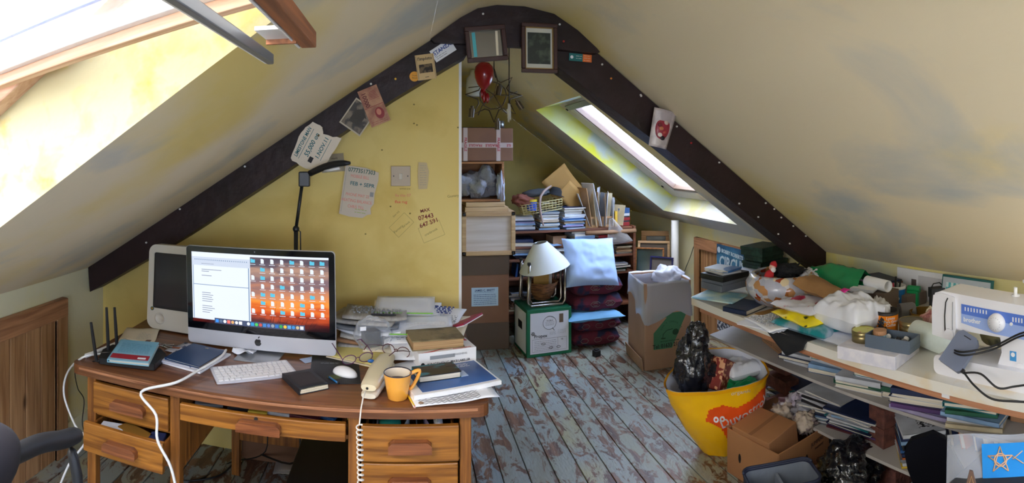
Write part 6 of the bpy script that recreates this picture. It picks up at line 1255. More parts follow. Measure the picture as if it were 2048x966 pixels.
for k, (w_, d_, h_, lb) in enumerate(((.24, .15, .038, 'bottom'), (.2, .14, .034, 'middle'), (.22, .16, .05, 'top'))):
    cbox('marbled_box', T(2.03 - .01 * k, 2.66, zg) @ R(.18 + .05 * k), w_, d_, h_, M_grm, M_grm, .018, label='dark green marbled box, the %s of three stacked at the far end' % lb); zg += h_ + .002
# circus poster and banner on the little pine door
def onX(x, ya, yb, z0, z1): return face((x, (ya + yb) / 2, (z0 + z1) / 2), (-1, 0, 0)), abs(yb - ya), z1 - z0
A, B = aX(1432, 502, 2.155), aX(1560, 590, 2.155)
M, w_, h_ = onX(2.162, B.y, A.y, .56, .845); pos = root('circus_poster', M, 'blue poster with white CIRCUS lettering on the small pine door', 'poster')
MB().box((0, 0, 0), (w_, h_, .001), mat('teal_blue_poster', C(24, 80, 120), .5, c2=C(70, 130, 166), ns=7, nlo=.45, nhi=.7)).build('paper', pos)
b = MB(); wl_ = mat('poster_white', C(196, 212, 222), .5); b.text('BOBBY ROBERTS', .036, wl_, T(-w_ * .5 + .20, h_ / 2 - .05, .001) @ R(-.06), bold=.0015); b.text('CIRCUS', .115, wl_, T(-w_ * .5 + .19, h_ / 2 - .125, .001), bold=.003, wide=.8, shear=.1); b.cyl(.022, 0, .001, wl_, T(-w_ * .5 + .03, h_ / 2 - .04, .0005)); b.build('lettering', pos)
A, B = aX(1433, 645, 2.155), aX(1502, 672, 2.155)
M, w_, h_ = onX(2.162, B.y - .1, A.y, A.z - .05, A.z + .02); pos = root('banner', M, 'white banner poster with dense blue-black pattern low on the pine door', 'poster')
MB().box((0, 0, 0), (w_, h_, .001), mat('banner_print', C(196, 202, 214), .6, c2=C(50, 58, 80), ns=45, nlo=.46, nhi=.52, detail=2)).build('paper', pos)
# navy diary, papers, brown envelope
book(T(1.66, 2.2, ZW + .001) @ T(0, 0, 0), .15, .19, .022, mat('navy_diary', C(34, 44, 70), .35), 'navy hardback diary in front of the mosaic bowl', name='diary', cat='diary', spine='-x') if False else book(onW((1508, 622), ZW + .001, D(20)) @ T(.0, .05, 0), .17, .13, .022, mat('navy_diary', C(34, 44, 70), .35), 'navy hardback diary in front of the mosaic bowl', name='diary', cat='diary', spine='-x')
for k in range(3):
    MB().box((0, 0, .0008), (.15, .21, .0016), M_paper).build('paper_sheet', None, onW((1540, 650), ZW + .003 + .004 * k, D(10 + 9 * k)) @ T(-.0 + .01 * k, .02, 0), label='white handout near the worktop edge, %s of three' % ['lowest', 'middle', 'topmost'][k], cat='paper')
b = MB(); b.grid(10, 10, lambda u, v: ((u - .5) * .17, (v - .5) * .22, .006 + .004 * math.sin(u * 5 + v * 3)), M_paper); lines(b, -.07, .06, -.06, .08, 9, M_grey, z=.014); b.build('magazine', None, onW((1548, 646), ZW + .014, D(-8)), solid=.003, label='open white brochure lying over the handouts', cat='magazine')
MB().box((0, 0, .0008), (.18, .24, .003), mat('kraft_paper', None) if False else _m['kraft_paper']).build('brown_envelope', None, onW((1575, 640), ZW + .001, D(5)) @ T(.05, .05, 0), label='flat brown envelope under the shopping bags', cat='envelope')
# mosaic bowl
bq = W_(1545, 632); bq = Vector((1.72, 1.98, ZW)) if False else aZ(1548, 615, ZW)
bo = root('glass_bowl', T(bq.x + .06, bq.y + .01, ZW + .001) @ Matrix.Scale(1.27, 4), 'round mottled amber and white glass bowl', 'bowl')
def shard_mat():
    m = mat('amber_white_glass', C(176, 176, 186), .25, coat=.3); t = m.node_tree; p = t.nodes['Principled BSDF']; L = t.links.new
    tcn = t.nodes.new('ShaderNodeTexCoord'); v = t.nodes.new('ShaderNodeTexVoronoi'); v.inputs['Scale'].default_value = 42; v.inputs['Randomness'].default_value = 1
    r = t.nodes.new('ShaderNodeValToRGB'); r.color_ramp.interpolation = 'CONSTANT'; e = r.color_ramp.elements; e[0].color = C(178, 178, 190); e[1].position = .38; e[1].color = C(180, 130, 84)
    for po, co in ((.5, (204, 200, 200)), (.64, (160, 96, 50)), (.72, (170, 172, 186)), (.88, (150, 56, 30)), (.94, (214, 196, 160))): q = e.new(po); q.color = C(*co)
    L(tcn.outputs['Object'], v.inputs['Vector']); sp = t.nodes.new('ShaderNodeSeparateColor'); L(v.outputs['Color'], sp.inputs[0]); L(sp.outputs[0], r.inputs['Fac']); L(r.outputs['Color'], p.inputs['Base Color']); return m
b = MB(); b.lathe([(0, 0), (.06, 0), (.105, .02), (.138, .06), (.14, .09), (.12, .118), (.108, .124), (.104, .122), (.112, .112), (.128, .088), (.125, .06), (.09, .02), (0, .012)], shard_mat(), n=44); b.build('bowl', bo)
b = MB(); b.ball((0, 0, 0), (.085, .075, .03), mat('black_wool', C(26, 26, 30), 1, bump=1, bs=90), n=14, amp=.5, fr=4, seed=4); b.build('wool', None, T(bq.x + .09, bq.y + .01, ZW + .158), label='dark wool heaped in the mottled glass bowl', cat='wool')
fg = root('santa_puppet', T(bq.x - .045, bq.y - .02, ZW + .158) @ R(.5, 'Y'), 'small red and white knitted figure on the rim of the glass bowl', 'toy'); rk = mat('red_knit', C(176, 34, 40), .9)
MB().ball((0, 0, 0), (.022, .022, .03), rk, n=10).build('body', fg); MB().ball((0, 0, .042), (.016, .016, .017), mat('peach_knit', C(214, 168, 150), .9), n=10).build('head', fg)
MB().lathe([(.018, .048), (.016, .062), (.006, .072), (0, .074)], rk, n=14).build('hat', fg); MB().ball((0, -.012, .032), (.014, .008, .012), mat('white_fluff', C(220, 216, 214), 1), n=8, amp=.3).build('beard', fg)
# white cards standing
b = MB(); b.box((0, 0, .055), (.10, .004, .11), M_paper, rz=.0); b.box((.02, -.012, .045), (.08, .004, .09), M_paper, rz=.05); b.build('greeting_card', None, T(*aZ(1578, 568, ZW + .02)) @ T(0, 0, .0) @ R(-.75), label='white folded cards standing behind the glass bowl', cat='card')
clutter('cream_box', (2.05, 2.0, ZW + .03), (.12, .2, .06), mat('grey_white_box', C(180, 184, 196), .6), 'grey-white box between the green bag and the bowl', 'box', rz=.1)
clutter('card_box', (2.1, 1.7, ZW + .03), (.14, .26, .06), mat('grey_brown_card', C(110, 94, 84), .7), 'grey-brown flat box under the green bag', 'box', rz=-.08)
for k in range(4): clutter('notebook', (2.08, 1.80, ZW + .068 + .011 * k), (.14, .2, .010), pal(['grey', 'white', 'brown', 'navy'][k]), '%s booklet in the heap under the green bag, %s' % (['grey', 'white', 'brown', 'navy'][k], ['lowest', 'second up', 'third up', 'topmost'][k]), 'booklet', rz=.2 - .15 * k)
clutter('leaflet', (2.0, 1.78, ZW + .09), (.06, .11, .002), pal('lilac'), 'lilac leaflet slanting below the green bag', 'leaflet', rz=.3, tx=.4)
# green plastic bag
GB = mat('green_plastic_bag', C(16, 132, 78), .25, bump=.5, bs=12, coat=.3)
def crump(u, v, k, s=1.0, seed=0): return s * (noise.noise(Vector((u * k + seed, v * k, seed))) + .5 * noise.noise(Vector((u * k * 2.6 + seed, v * k * 2.6, 1))))
pL, pR_ = aZ(1598, 548, ZW + .12), aZ(1730, 560, ZW + .13); gdir = (pR_ - pL); 
b = MB()
def gbag(sg):
    def f(u, v):
        hw = .012 + .085 * min(1, u * 2.0) * (1 - .35 * max(0, u - .75) * 4 * .5)
        c = pL.lerp(pR_, u); side = Vector((-gdir.y, gdir.x, 0)).normalized()
        a = (v - .5) * 2; h = math.sqrt(max(0, 1 - a * a)) * (.015 + .05 * math.sin(min(1, u * 1.1) * PI * .8))
        return tuple(c + side * (hw * a) + Vector((0, 0, (h * sg if sg > 0 else -.3 * h) - .03 * abs(a) + crump(u, v, 5, .012, 3))) - pL)
    return f
b.grid(26, 14, gbag(1), GB); b.grid(26, 14, gbag(-1), GB); b.build('green_bag', None, T(*pL), label='shiny green plastic bag lying along the back of the worktop', cat='bag')
# long brown paper bag
M_kr = mat('brown_paper_bag', C(170, 128, 82), .65, c2=C(150, 110, 68), ns=6, bump=.35, bs=14)
k0, k1 = aZ(1614, 564, ZW + .145), aZ(1722, 614, ZW + .125); kd = k1 - k0; ks_ = Vector((-kd.y, kd.x, 0)).normalized()
def kbag(sg):
    def f(u, v):
        a = (v - .5) * 2; hw = .075 - .03 * u * u; h = (.03 * (1 - u * .6)) * (1 - abs(a) ** 3)
        return tuple(kd * u + ks_ * (hw * a) + Vector((0, 0, sg * h + crump(u, v, 3, .010, 8))))
    return f
b = MB(); b.grid(24, 12, kbag(1), M_kr); b.grid(24, 12, kbag(-1), M_kr); b.build('paper_bag', None, T(*k0), label='long brown paper bag lying behind the shopping bags', cat='bag')
# folded shopping bags
def cloth(name, c, w, d, h, m, label, rz=0, seed=0, amp=.02, extra=None, cat='bag', n=22):
    b = MB()
    def f(sg):
        def g(u, v):
            x, y = u * 2 - 1, v * 2 - 1; e = max(0, 1 - abs(x) ** 5) ** .5 * max(0, 1 - abs(y) ** 5) ** .5
            k = crump(u, v, 2.4, 1, seed) + .4 * noise.noise(Vector((u * 11 + seed, v * 7, 3)))
            return (x * w / 2 * (1 + .08 * noise.noise(Vector((y * 2, seed, 0)))), y * d / 2 * (1 + .1 * noise.noise(Vector((x * 2, seed, 4)))), h / 2 + sg * h / 2 * e + amp * k * e * (1 if sg > 0 else .15))
        return g
    b.grid(n, n, f(1), m); b.grid(n, n, lambda u, v: f(-1)(1 - u, v), m)
    if extra: extra(b)
    return b.build(name, None, (T(*c) if not isinstance(c, Matrix) else c) @ R(rz), label=label, cat=cat)
MT = mat('teal_printed_bag', C(22, 130, 140), .35, c2=C(150, 170, 190), ns=5, nlo=.5, nhi=.58, dist=1)
MY = mat('yellow_printed_bag', C(236, 214, 20), .35, c2=C(40, 50, 30), ns=24, nlo=.64, nhi=.68)
MWm = mat('multicolour_printed_bag', C(214, 214, 224), .4, c2=C(190, 50, 90), ns=12, nlo=.58, nhi=.62); MWb = mat('thin_white_bag', C(216, 218, 226), .35, bump=.35, bs=12, coat=.2); MPk = mat('blue_pink_print', C(200, 206, 222), .4, c2=C(60, 120, 170), ns=10, nlo=.55, nhi=.6)
blk = mat('black_cotton', C(22, 23, 27), .9)
qb = aZ(1592, 690, ZW); b = MB()
def bcl(u, v):
    x = -.05 + .26 * u; y = .22 * (v - .5); over = max(0, .05 - x - .03 * math.cos(v * 6)); 
    zz = .004 + .002 * crump(u, v, 4)
    X_ = x; 
    if x < -.005: zz = -.004 - ( -.005 - x) * 1.6 * (1 - 1.6 * abs(v - .45)); X_ = -.012 - (-.005 - x) * .25
    return (X_, y, zz)
b.grid(26, 22, bcl, blk); b.build('black_cloth', None, T(fx(qb.y) - .001, aZ(1570, 672, ZW).y, ZW), solid=.003, label='black cotton cloth drooping over the worktop edge', cat='cloth')
c1 = aZ(1598, 676, ZW)
cloth('shopping_bag', (c1.x + .12, c1.y + .03, ZW + .006), .24, .30, .042, MT, 'folded teal shopping bag at the bottom of the bag heap', seed=2, amp=.008, rz=.1)
cloth('shopping_bag', (c1.x + .10, c1.y + .06, ZW + .042), .20, .26, .03, MY, 'folded yellow spotted shopping bag on the teal one', seed=5, amp=.012, rz=-.1)
cloth('shopping_bag', (c1.x + .12, c1.y + .09, ZW + .075), .2, .24, .03, MWm, 'folded white and red printed shopping bag on the yellow one', seed=9, amp=.014, rz=.05)
cloth('plastic_bag', (aZ(1600, 610, ZW).x + .06, aZ(1600, 610, ZW).y, ZW + .10), .13, .14, .05, MWb, 'scrunched grey-white bag behind the printed bags', seed=11, amp=.03)
c2 = aZ(1688, 678, ZW)
cloth('plastic_bag', (c2.x + .04, c2.y - .0, ZW + .035), .20, .25, .12, MWb, 'big bulging white carrier bag with a magenta patch', seed=15, amp=.03, n=30)
b = MB(); b.grid(6, 6, lambda u, v: ((u - .5) * .07, (v - .5) * .035, .01 * math.sin(u * 3)), mat('magenta_print', C(220, 30, 150), .4)); b.build('magenta_patch', None, T(c2.x + .04, c2.y + .05, ZW + .158) @ R(-.5, 'Y'), solid=.001, label='magenta folded bag corner on the white carrier bag', cat='bag')
cloth('shopping_bag', (c2.x + .02, c2.y + .0, ZW + .002), .24, .28, .03, MPk, 'blue and pink printed bag under the white carrier bag', seed=19, amp=.006)
cloth('tissue', (aZ(1745, 648, ZW).x + .04, aZ(1745, 648, ZW).y, ZW + .03), .09, .09, .06, MWb, 'crumpled white tissue left of the coffee tin', seed=23, amp=.03, cat='tissue')
# white flat box with tins and tray on it
A = aZ(1668, 700, ZW + .045); 
MW_ = mat('white_corrugated_card', C(216, 212, 216), .6, c2=C(200, 198, 208), ns=30)
a_, b_, = aZ(1674, 717, ZW + .001), aZ(1790, 742, ZW + .001); xv_ = (b_ - a_).normalized(); w_ = (b_ - a_).length; yv_ = Vector((-xv_.y, xv_.x, 0)); M = Matrix((xv_, yv_, Vector((0, 0, 1)))).transposed().to_4x4(); d_ = .20; M.translation = a_ + xv_ * w_ / 2 + yv_ * d_ / 2 + Vector((fx(a_.y) + .03 - a_.x, 0, 0)) * 0
wbx = root('white_box', M, 'flat white cardboard box near the worktop edge under the tins', 'box'); hb_ = .045
MB().box((0, 0, hb_ / 2), (w_, d_, hb_), MW_).build('carton', wbx, bevel=.002); b = MB(); lines(b, w_ * .1, w_ * .42, -.05, .03, 4, mat('blue_print', C(60, 90, 170), .5), z=hb_ + .0006, th=.006); b.build('print', wbx)
ZX = ZW + hb_ + .001
def tin(p, z, r, h, m, lidm, label, lid=True, cat='tin'):
    q = aZ(p[0], p[1], z); t_ = root('tin', T(q.x, q.y, z) , label, cat)
    b = MB(); b.lathe([(0, 0), (r, 0), (r, h * .72), (r * .97, h * .72)], m, n=32); b.build('body', t_)
    b = MB(); b.lathe([(r * 1.02, h * .7), (r * 1.02, h), (r * .96, h), (r * .94, h - .003), (0, h - .003)], m, n=32); b.disc(r * .93, h - .0022, lidm, n=32); b.build('lid', t_)
    return t_
M_brs = mat('dull_brass', C(150, 136, 96), .3, metal=.8); M_lab = mat('yellow_green_lid_print', C(196, 196, 80), .35, c2=C(190, 90, 50), ns=30, nlo=.56, nhi=.6)
tin((1727, 680), ZX, .043, .040, M_brs, M_lab, 'round brass tin with a yellow-green lid on the white box')
tin((1822, 667), ZX - .02, .047, .055, M_brs, mat('dark_gloss_lid', C(70, 66, 60), .1, coat=.6), 'round gold tin with a dark glossy lid behind the grey tray')
q = aZ(1778, 668, ZX - .02); ct = root('coffee_tin', T(q.x + .01, q.y + .02, ZW + .03), 'orange coffee tin with a black figure print, holding papers', 'tin'); r_, h_ = .045, .085
M_or = mat('orange_tin', C(238, 136, 22), .35); b = MB(); b.lathe([(0, 0), (r_, 0), (r_, h_)], M_or, n=36); b.lathe([(r_ + .001, h_ - .014), (r_ + .0015, h_), (r_ - .002, h_), (r_ - .003, .004), (0, .004)], mat('dark_tin_inside', C(50, 46, 44), .4, metal=.5), n=36); b.build('body', ct)
b = MB()
def wrap(x, y, z0=0): a = -2.45 + x / r_; return ((r_ + .0012) * math.cos(a), (r_ + .0012) * math.sin(a), y)
tb_ = MB(); tb_.text('Lyons', .015, M_wp, T(.016, .062, 0), bold=.0004); tb_.text('Pure Ground', .013, M_wp, T(.024, .049, 0), bold=.0004); tb_.text('Coffee', .015, M_wp, T(.018, .036, 0), bold=.0004)
b.add([wrap(v[0], v[1]) for v in tb_.v], tb_.f, M_wp)
rp = random.Random(4); fig = [(-.022, .03, .012), (-.02, .045, .010), (-.018, .058, .008), (-.03, .05, .005), (-.008, .05, .005), (-.028, .018, .008), (-.012, .016, .008), (-.034, .038, .005), (-.004, .026, .006)]
for (x, y, r2) in fig:
    p_ = [wrap(x + r2 * (1 + .4 * math.sin(k * 3)) * math.cos(k * .63), y + r2 * (1 + .4 * math.cos(k * 2)) * math.sin(k * .63)) for k in range(10)]; b.add(p_, [tuple(range(10))], M_ink)
b.build('print', ct)
b = MB(); b.grid(4, 4, lambda u, v: ((u - .5) * .05, .01 * math.sin(u * 4), .06 + v * .04), M_paper); b.build('paper_slip', None, ct.matrix_world @ R(.4), solid=.001, label='folded white slip sticking out of the orange coffee tin', cat='paper')
# grey tray with pegs and a cork jar
M = T(*aZ(1790, 703, ZX)) @ T(.03, .03, 0) @ R(D(-62)) @ R(PI / 2); M_tr = mat('slate_blue_plastic', C(86, 98, 112), .4)
tr = root('plastic_tray', T(aZ(1785, 694, ZX).x + .0, aZ(1785, 694, ZX).y, ZX) @ R(D(12)), 'slate grey plastic tray full of bobbins on the white box', 'tray'); b = MB(); tw, td, th = .085, .17, .045
for q in ((0, -td / 2, tw, .004), (0, td / 2, tw, .004), (-tw / 2, 0, .004, td), (tw / 2, 0, .004, td)): b.box((q[0], q[1], th / 2), (q[2], q[3], th), M_tr)
b.box((0, 0, .004), (tw, td, .006), M_tr); b.box((0, -td / 2 - .001, .017), (tw + .004, .004, .003), M_tr); b.build('tray', tr, bevel=.001)
rp = random.Random(9)
for k in range(9):
    cc_ = [(30, 30, 34), (210, 206, 200), (160, 160, 164)][k % 3]
    MB().cyl(.010, -.006, .006, mat('bobbin_%d' % (k % 3), C(*cc_), .3), n=12).build('bobbin', None, tr.matrix_world @ T(rp.uniform(-.026, .026), -.055 + .0115 * k + .0, .017 + .010 * (k % 2)) @ R(rp.uniform(0, 2), 'X') @ R(rp.uniform(0, 2), 'Y'), label='small bobbin lying in the slate grey tray', cat='bobbin', group='bobbins in the grey tray')
cj = root('cork_jar', tr.matrix_world @ T(.0, .05, .008), 'small glass jar with a cork top in the grey tray', 'jar'); MB().cyl(.022, 0, .03, mat('pale_blue_glass', C(140, 180, 196), .1, coat=.5)).build('jar', cj); MB().cyl(.024, .03, .045, mat('cork', C(176, 130, 94), .9, bump=.5, bs=90)).build('cork', cj)
# behind: bowl, tubs, cards, jar, octagonal tin, camera case
q = aZ(1742, 622, ZW + .02); wbw = MB(); wbw.lathe([(0, 0), (.025, 0), (.046, .02), (.053, .045), (.049, .045), (.042, .02), (.02, .006), (0, .006)], mat('carved_wood', C(150, 116, 76), .6, c2=C(112, 70, 48), ns=24), n=28); wbw.build('wooden_bowl', None, T(q.x + .05, q.y, ZW + .035), label='small carved wooden bowl behind the coffee tin', cat='bowl')
clutter('book', (q.x + .06, q.y + .01, ZW + .017), (.12, .12, .033), pal('grey'), 'grey book under the small wooden bowl', 'book', rz=.2)
q = aZ(1778, 620, ZW); 
for k, (px, py, r_, h_, lb) in enumerate(((1762, 606, .036, .10, 'blue tub with a white emblem, without pens'), (1793, 612, .042, .098, 'blue paint tub holding pens'))):
    q = aZ(px, py, ZW); tq = root('paint_tub', T(q.x, q.y, ZW + .001), lb, 'tub'); b = MB(); b.lathe([(0, 0), (r_ * .9, 0), (r_, h_ * .85)], mat('cobalt_blue_tub', C(30, 112, 180), .4), n=28); b.lathe([(r_, h_ * .85), (r_ * 1.06, h_ * .86), (r_ * 1.06, h_), (r_ * .96, h_), (r_ * .9, .01), (0, .01)], M_wp, n=28); b.build('tub', tq)
    b = MB(); b.tube([(-r_ * .85, -r_ * .62, h_ * .45 + .0), (-r_ * .75, -r_ * .75, h_ * .62), (-r_ * .6, -r_ * .86, h_ * .45), (-r_ * .75, -r_ * .75, h_ * .3)], .003, mat('white_emblem', C(214, 230, 236), .5), n=5, closed=True); b.build('emblem', tq)
    if k:
        for j, (m_, a, l_, lb2) in enumerate(((M_black, .15, .13, 'thick black marker pen in the blue paint tub'), (mat('pink_pen', C(224, 70, 110), .4), -.35, .10, 'pink pen in the blue paint tub'), (M_ink, .5, .115, 'slim black pen in the blue paint tub'), (M_alu, -.1, .10, 'grey pen in the blue paint tub'))):
            MB().tube([(0, 0, .005), (0, 0, l_)], .005, m_).build('pen', None, T(q.x + .008 * j - .015, q.y, ZW + .012) @ R(a * .3, 'Y') @ R(a * .2, 'X'), label=lb2, cat='pen')
b = MB(); b.lathe([(.026, -.07), (.026, .07), (.023, .07), (.023, -.07)], M_paper, R(PI / 2, 'X') @ T(0, 0, 0), n=22); b.build('paper_roll', None, T(aZ(1755, 572, ZW + .12).x, aZ(1755, 572, ZW + .12).y, ZW + .13) @ R(-.1), label='short white paper roll lying behind the blue tubs', cat='paper')
clutter('card_box', (aZ(1755, 572, ZW + .12).x + .02, aZ(1755, 572, ZW + .12).y + .03, ZW + .05), (.12, .18, .10), mat('grey_brown_card', None) if False else _m['grey_brown_card'], 'grey-brown box carrying the short paper roll', 'box', rz=.1)
for k in range(4): clutter('paper_sheet', (aZ(1725, 590, ZW + .08).x, aZ(1725, 590, ZW + .08).y - .005 * k, ZW + .10 + .005 * k), (.06, .12, .003), M_paper, 'white card strip in the fanned bundle beside the green bag, %s' % ['lowest', 'second up', 'third up', 'topmost'][k], 'paper', rz=.4 - .06 * k)
q = aZ(1832, 612, ZW); gcs = mat('bright_green_plastic', C(20, 140, 80), .35)
b = MB(); b.box((0, 0, .035), (.05, .055, .07), gcs); b.cyl(.016, -.03, .03, gcs, T(0, 0, .075) @ R(PI / 2, 'X')); b.box((-.026, 0, .03), (.001, .03, .02), M_wp); b.build('tape_dispenser', None, T(q.x + .01, q.y + .02, ZW + .001) @ R(.3), bevel=.004, label='bright green plastic dispenser left of the black camera case', cat='dispenser')
q = aZ(1808, 640, ZW + .0); b = MB(); M_gj = mat('smoky_grey_plastic', C(112, 112, 116), .3); b.lathe([(0, -.035), (.030, -.035), (.034, -.028), (.034, .035), (.031, .035), (.030, -.028), (0, -.028)], M_gj, R(PI / 2, 'Y'), n=28); b.build('plastic_jar', None, T(q.x + .02, q.y + .0, ZW + .036) @ R(2.6), label='smoky grey jar lying on its side behind the tins', cat='jar')
q = aZ(1855, 650, ZW); b = MB(); oc_ = [(.075 * math.cos(PI / 8 + k * PI / 4), .075 * math.sin(PI / 8 + k * PI / 4)) for k in range(8)]
for k in range(8):
    p_, r2 = oc_[k], oc_[(k + 1) % 8]; b.add([(p_[0], p_[1], 0), (r2[0], r2[1], 0), (r2[0], r2[1], .05), (p_[0], p_[1], .05)], [(0, 1, 2, 3)], mat('aged_gold_tin', C(156, 120, 56), .3, metal=.7))
b.add([(p_[0], p_[1], .001) for p_ in oc_], [tuple(range(8))], _m['aged_gold_tin']); b.build('octagonal_tin', None, T(q.x + .02, q.y + .02, ZW + .002), solid=.002, label='open octagonal gold tin left of the sewing machine', cat='tin')
b = MB()
for k in range(12): a = k * .55; b.ball((.02 * math.cos(a), .012 * k * .2, .05 + .016 * math.sin(a) + .002 * k), (.006, .005, .006), mat('ivory_bead', C(220, 208, 180), .3), n=6)
b.build('bead_string', None, T(q.x - .02, q.y - .04, ZW + .01), label='string of ivory beads hanging over the octagonal tin', cat='beads')
q = aZ(1872, 622, ZW); cc_ = root('camera_case', T(q.x + .04, q.y + .02, ZW + .001) @ R(-.6), 'black camera case with a flap and cord behind the sewing machine', 'case'); M_cc = mat('black_nylon', C(44, 46, 52), .6)
MB().box((0, 0, .045), (.075, .045, .09), M_cc, taper=1.0).build('body', cc_, bevel=.012, seg=3); b = MB(); b.box((-.0, -.004, .075), (.078, .05, .045), M_cc); b.ball((0, -.026, .055), (.03, .006, .022), M_cc, n=8); b.build('flap', cc_, bevel=.01, seg=3); MB().tube([(-.03, 0, .098), (-.02, 0, .115), (.01, 0, .118), (.03, 0, .1)], .003, M_black).build('cord', cc_)
# white board and gingham book on the wall side
M, w_, h_ = onX(2.19, aX(1895, 600, 2.19).y, aX(1795, 560, 2.19).y, ZW + .0, .925); pb_ = MB(); pb_.box((0, 0, 0), (w_, h_, .006), M_paper); pb_.box((-w_ * .15, -.005, .004), (.03, .06, .001), mat('dark_swatch', C(90, 80, 78), .7), M=None); pb_.box((w_ * .2, -.01, .006), (w_ * .5, h_ * .8, .004), mat('pale_grey_card', C(206, 206, 214), .5)); pb_.build('display_board', None, M, label='white card board with a dark swatch standing against the wall', cat='board')
A, B = aX(1892, 535, 2.15), aX(1984, 572, 2.15); M, w_, h_ = onX(2.12, B.y, A.y, ZW + .001, .925)
gb_ = root('gingham_album', M @ R(-.15, 'X') @ T(0, 0, .0), 'green album with a blue gingham front behind the sewing machine', 'album'); MB().box((0, 0, -.012), (w_ + .02, h_ + .03, .02), mat('bottle_green_cover', C(30, 96, 96), .6)).build('cover', gb_, bevel=.002)
b = MB(); b.box((0, 0, -.001), (w_ + .005, h_ + .01, .002), mat('silver_grey_border', C(180, 190, 200), .6)); 
n_ = 16
for i in range(n_):
    for j in range(5):
        b.box((-w_ * .43 + w_ * .86 * (i + .5) / n_, -h_ * .38 + h_ * .76 * (j + .5) / 5, .0008), (w_ * .86 / n_, h_ * .76 / 5, .001), mat('gingham_%d' % ((i % 2) + (j % 2)), C(*[(206, 226, 230), (90, 180, 190), (20, 130, 150)][(i % 2) + (j % 2)]), .7))
b.build('gingham', gb_)
clutter('leaflet_pile', (2.1, aX(1984, 572, 2.15).y - .17, ZW + .04), (.14, .22, .08), M_wp, 'white box carrying the teal leaflets at the far right', 'box', rz=.05)
clutter('leaflet', (2.05, aX(1984, 572, 2.15).y - .16, ZW + .083), (.1, .14, .004), pal('teal'), 'teal leaflet behind the sewing machine at the far right', 'leaflet', rz=.3); clutter('leaflet', (2.04, aX(1984, 572, 2.15).y - .2, ZW + .088), (.05, .06, .003), pal('pink'), 'pink and yellow card on the teal leaflet', 'card', rz=.6)
# ---- rolled white blanket and patterned cloth
b = MB(); M_bl = mat('pale_mint_fleece', C(214, 226, 220), .95, bump=.4, bs=50, sheen=.3)
q = aZ(1846, 735, ZW); p2 = aZ(1880, 680, ZW)
b.lathe([(0, -.115), (.03, -.115), (.043, -.105), (.047, 0), (.045, .10), (.03, .112), (0, .112)], M_bl, R(PI / 2, 'X'), n=28)
for r_ in (.034, .022): b.tube([(r_ * math.cos(t * .42), -.116, r_ * math.sin(t * .42)) for t in range(15)], .003, M_bl, closed=True, n=5)
b.build('rolled_blanket', None, T((q.x + p2.x) / 2 + .02, (q.y + p2.y) / 2, ZW + .048) @ R(D(-12)), label='rolled pale mint fleece left of the sewing machine', cat='blanket')
cloth('striped_cloth', (p2.x + .06, p2.y + .06, ZW + .03), .09, .12, .05, mat('pink_striped_cloth', C(200, 160, 150), .9, c2=C(150, 90, 90), ns=14, stretch=(1, 5, 1)), 'pink striped cloth scrap behind the rolled fleece', seed=31, amp=.02, cat='cloth')
# ---- sewing machine
s0 = aZ(1850, 716, ZW + .02); s1_ = aZ(2048, 760, ZW + .02)
xv_ = Vector((s1_.x - s0.x, s1_.y - s0.y, 0)).normalized(); MS = Matrix((xv_, Vector((-xv_.y, xv_.x, 0)), Vector((0, 0, 1)))).transposed().to_4x4()
fl = aZ(1893, 752, ZW); MS.translation = Vector((fl.x, fl.y, ZW)) + MS.to_3x3() @ Vector((-.03, .0, 0))
sm = root('sewing_machine', MS, 'white sewing machine with a blue stripe and dial at the end of the worktop', 'sewing machine')
M_sw = mat('white_machine_plastic', C(226, 226, 232), .3, coat=.2); BL1, BL2 = mat('mid_blue_panel', C(84, 120, 206), .4), mat('pale_blue_panel', C(150, 174, 228), .4)
MR = Matrix(((1, 0, 0, 0), (0, 0, -1, 0), (0, 1, 0, 0), (0, 0, 0, 1)))       # drawing x,z with depth along -y
Lm = .37
b = MB(); b.prism(rrect(-.02, 0, Lm, .062, .018, 4), -.15, -.0, M_sw, MR); sm_base = b.build('base', sm, bevel=.010, seg=3)
b = MB(); b.prism([(.20, .055), (.215, .10), (.21, .15), (.18, .158), (Lm, .158), (Lm, .055)], -.135, -.03, M_sw, MR); b.build('pillar', sm, bevel=.012, seg=3)
b = MB(); b.prism([(.02, .155), (Lm, .155), (Lm, .262), (.0, .272), (-.02, .262), (-.022, .24), (.0, .155)][:0] + [(-.012, .150), (Lm, .150), (Lm, .255), (.0, .268), (-.028, .258), (-.034, .235), (-.03, .16)], -.14, -.02, M_sw, MR); b.build('arm', sm, bevel=.014, seg=4)
b = MB(); b.prism([(-.034, .12), (.052, .112), (.058, .155), (.055, .255), (.0, .262), (-.03, .252), (-.036, .2)], -.13, -.012, M_sw, MR); b.build('needle_head', sm, bevel=.012, seg=4)
b = MB(); yf = -.0105 + .0; yf = .012
def fp(poly, y, m, b): b.prism(poly, -y - .0, -y + .001, m, MR)
fp([(.075, .205), (Lm + .0, .192), (Lm + .0, .226), (.075, .236)], .019, BL1, b); fp([(.075, .175), (.2, .158), (Lm, .152), (Lm, .192), (.075, .205)], .019, BL2, b)
Mf = face((.115, .0178, .188), (0, -1, 0)); b.text('brother', .020, M_wp, Mf, bold=.0005)
for k in range(9): b.box((.09 + .011 * k if k < 8 else .3, .0178, .222), (.004, .0006, .012), M_wp)
for k in range(10): b.box((.26 + .010 * k, .0178, .212), (.004, .0006, .014), M_wp)
b.box((.255, .029, .095), (.022, .001, .03), mat('sky_emblem', C(70, 150, 210), .4)); b.cyl(.007, 0, .001, M_wp, T(.255, .0285, .1) @ R(PI / 2, 'X'), n=12); b.build('stripe_panel', sm)
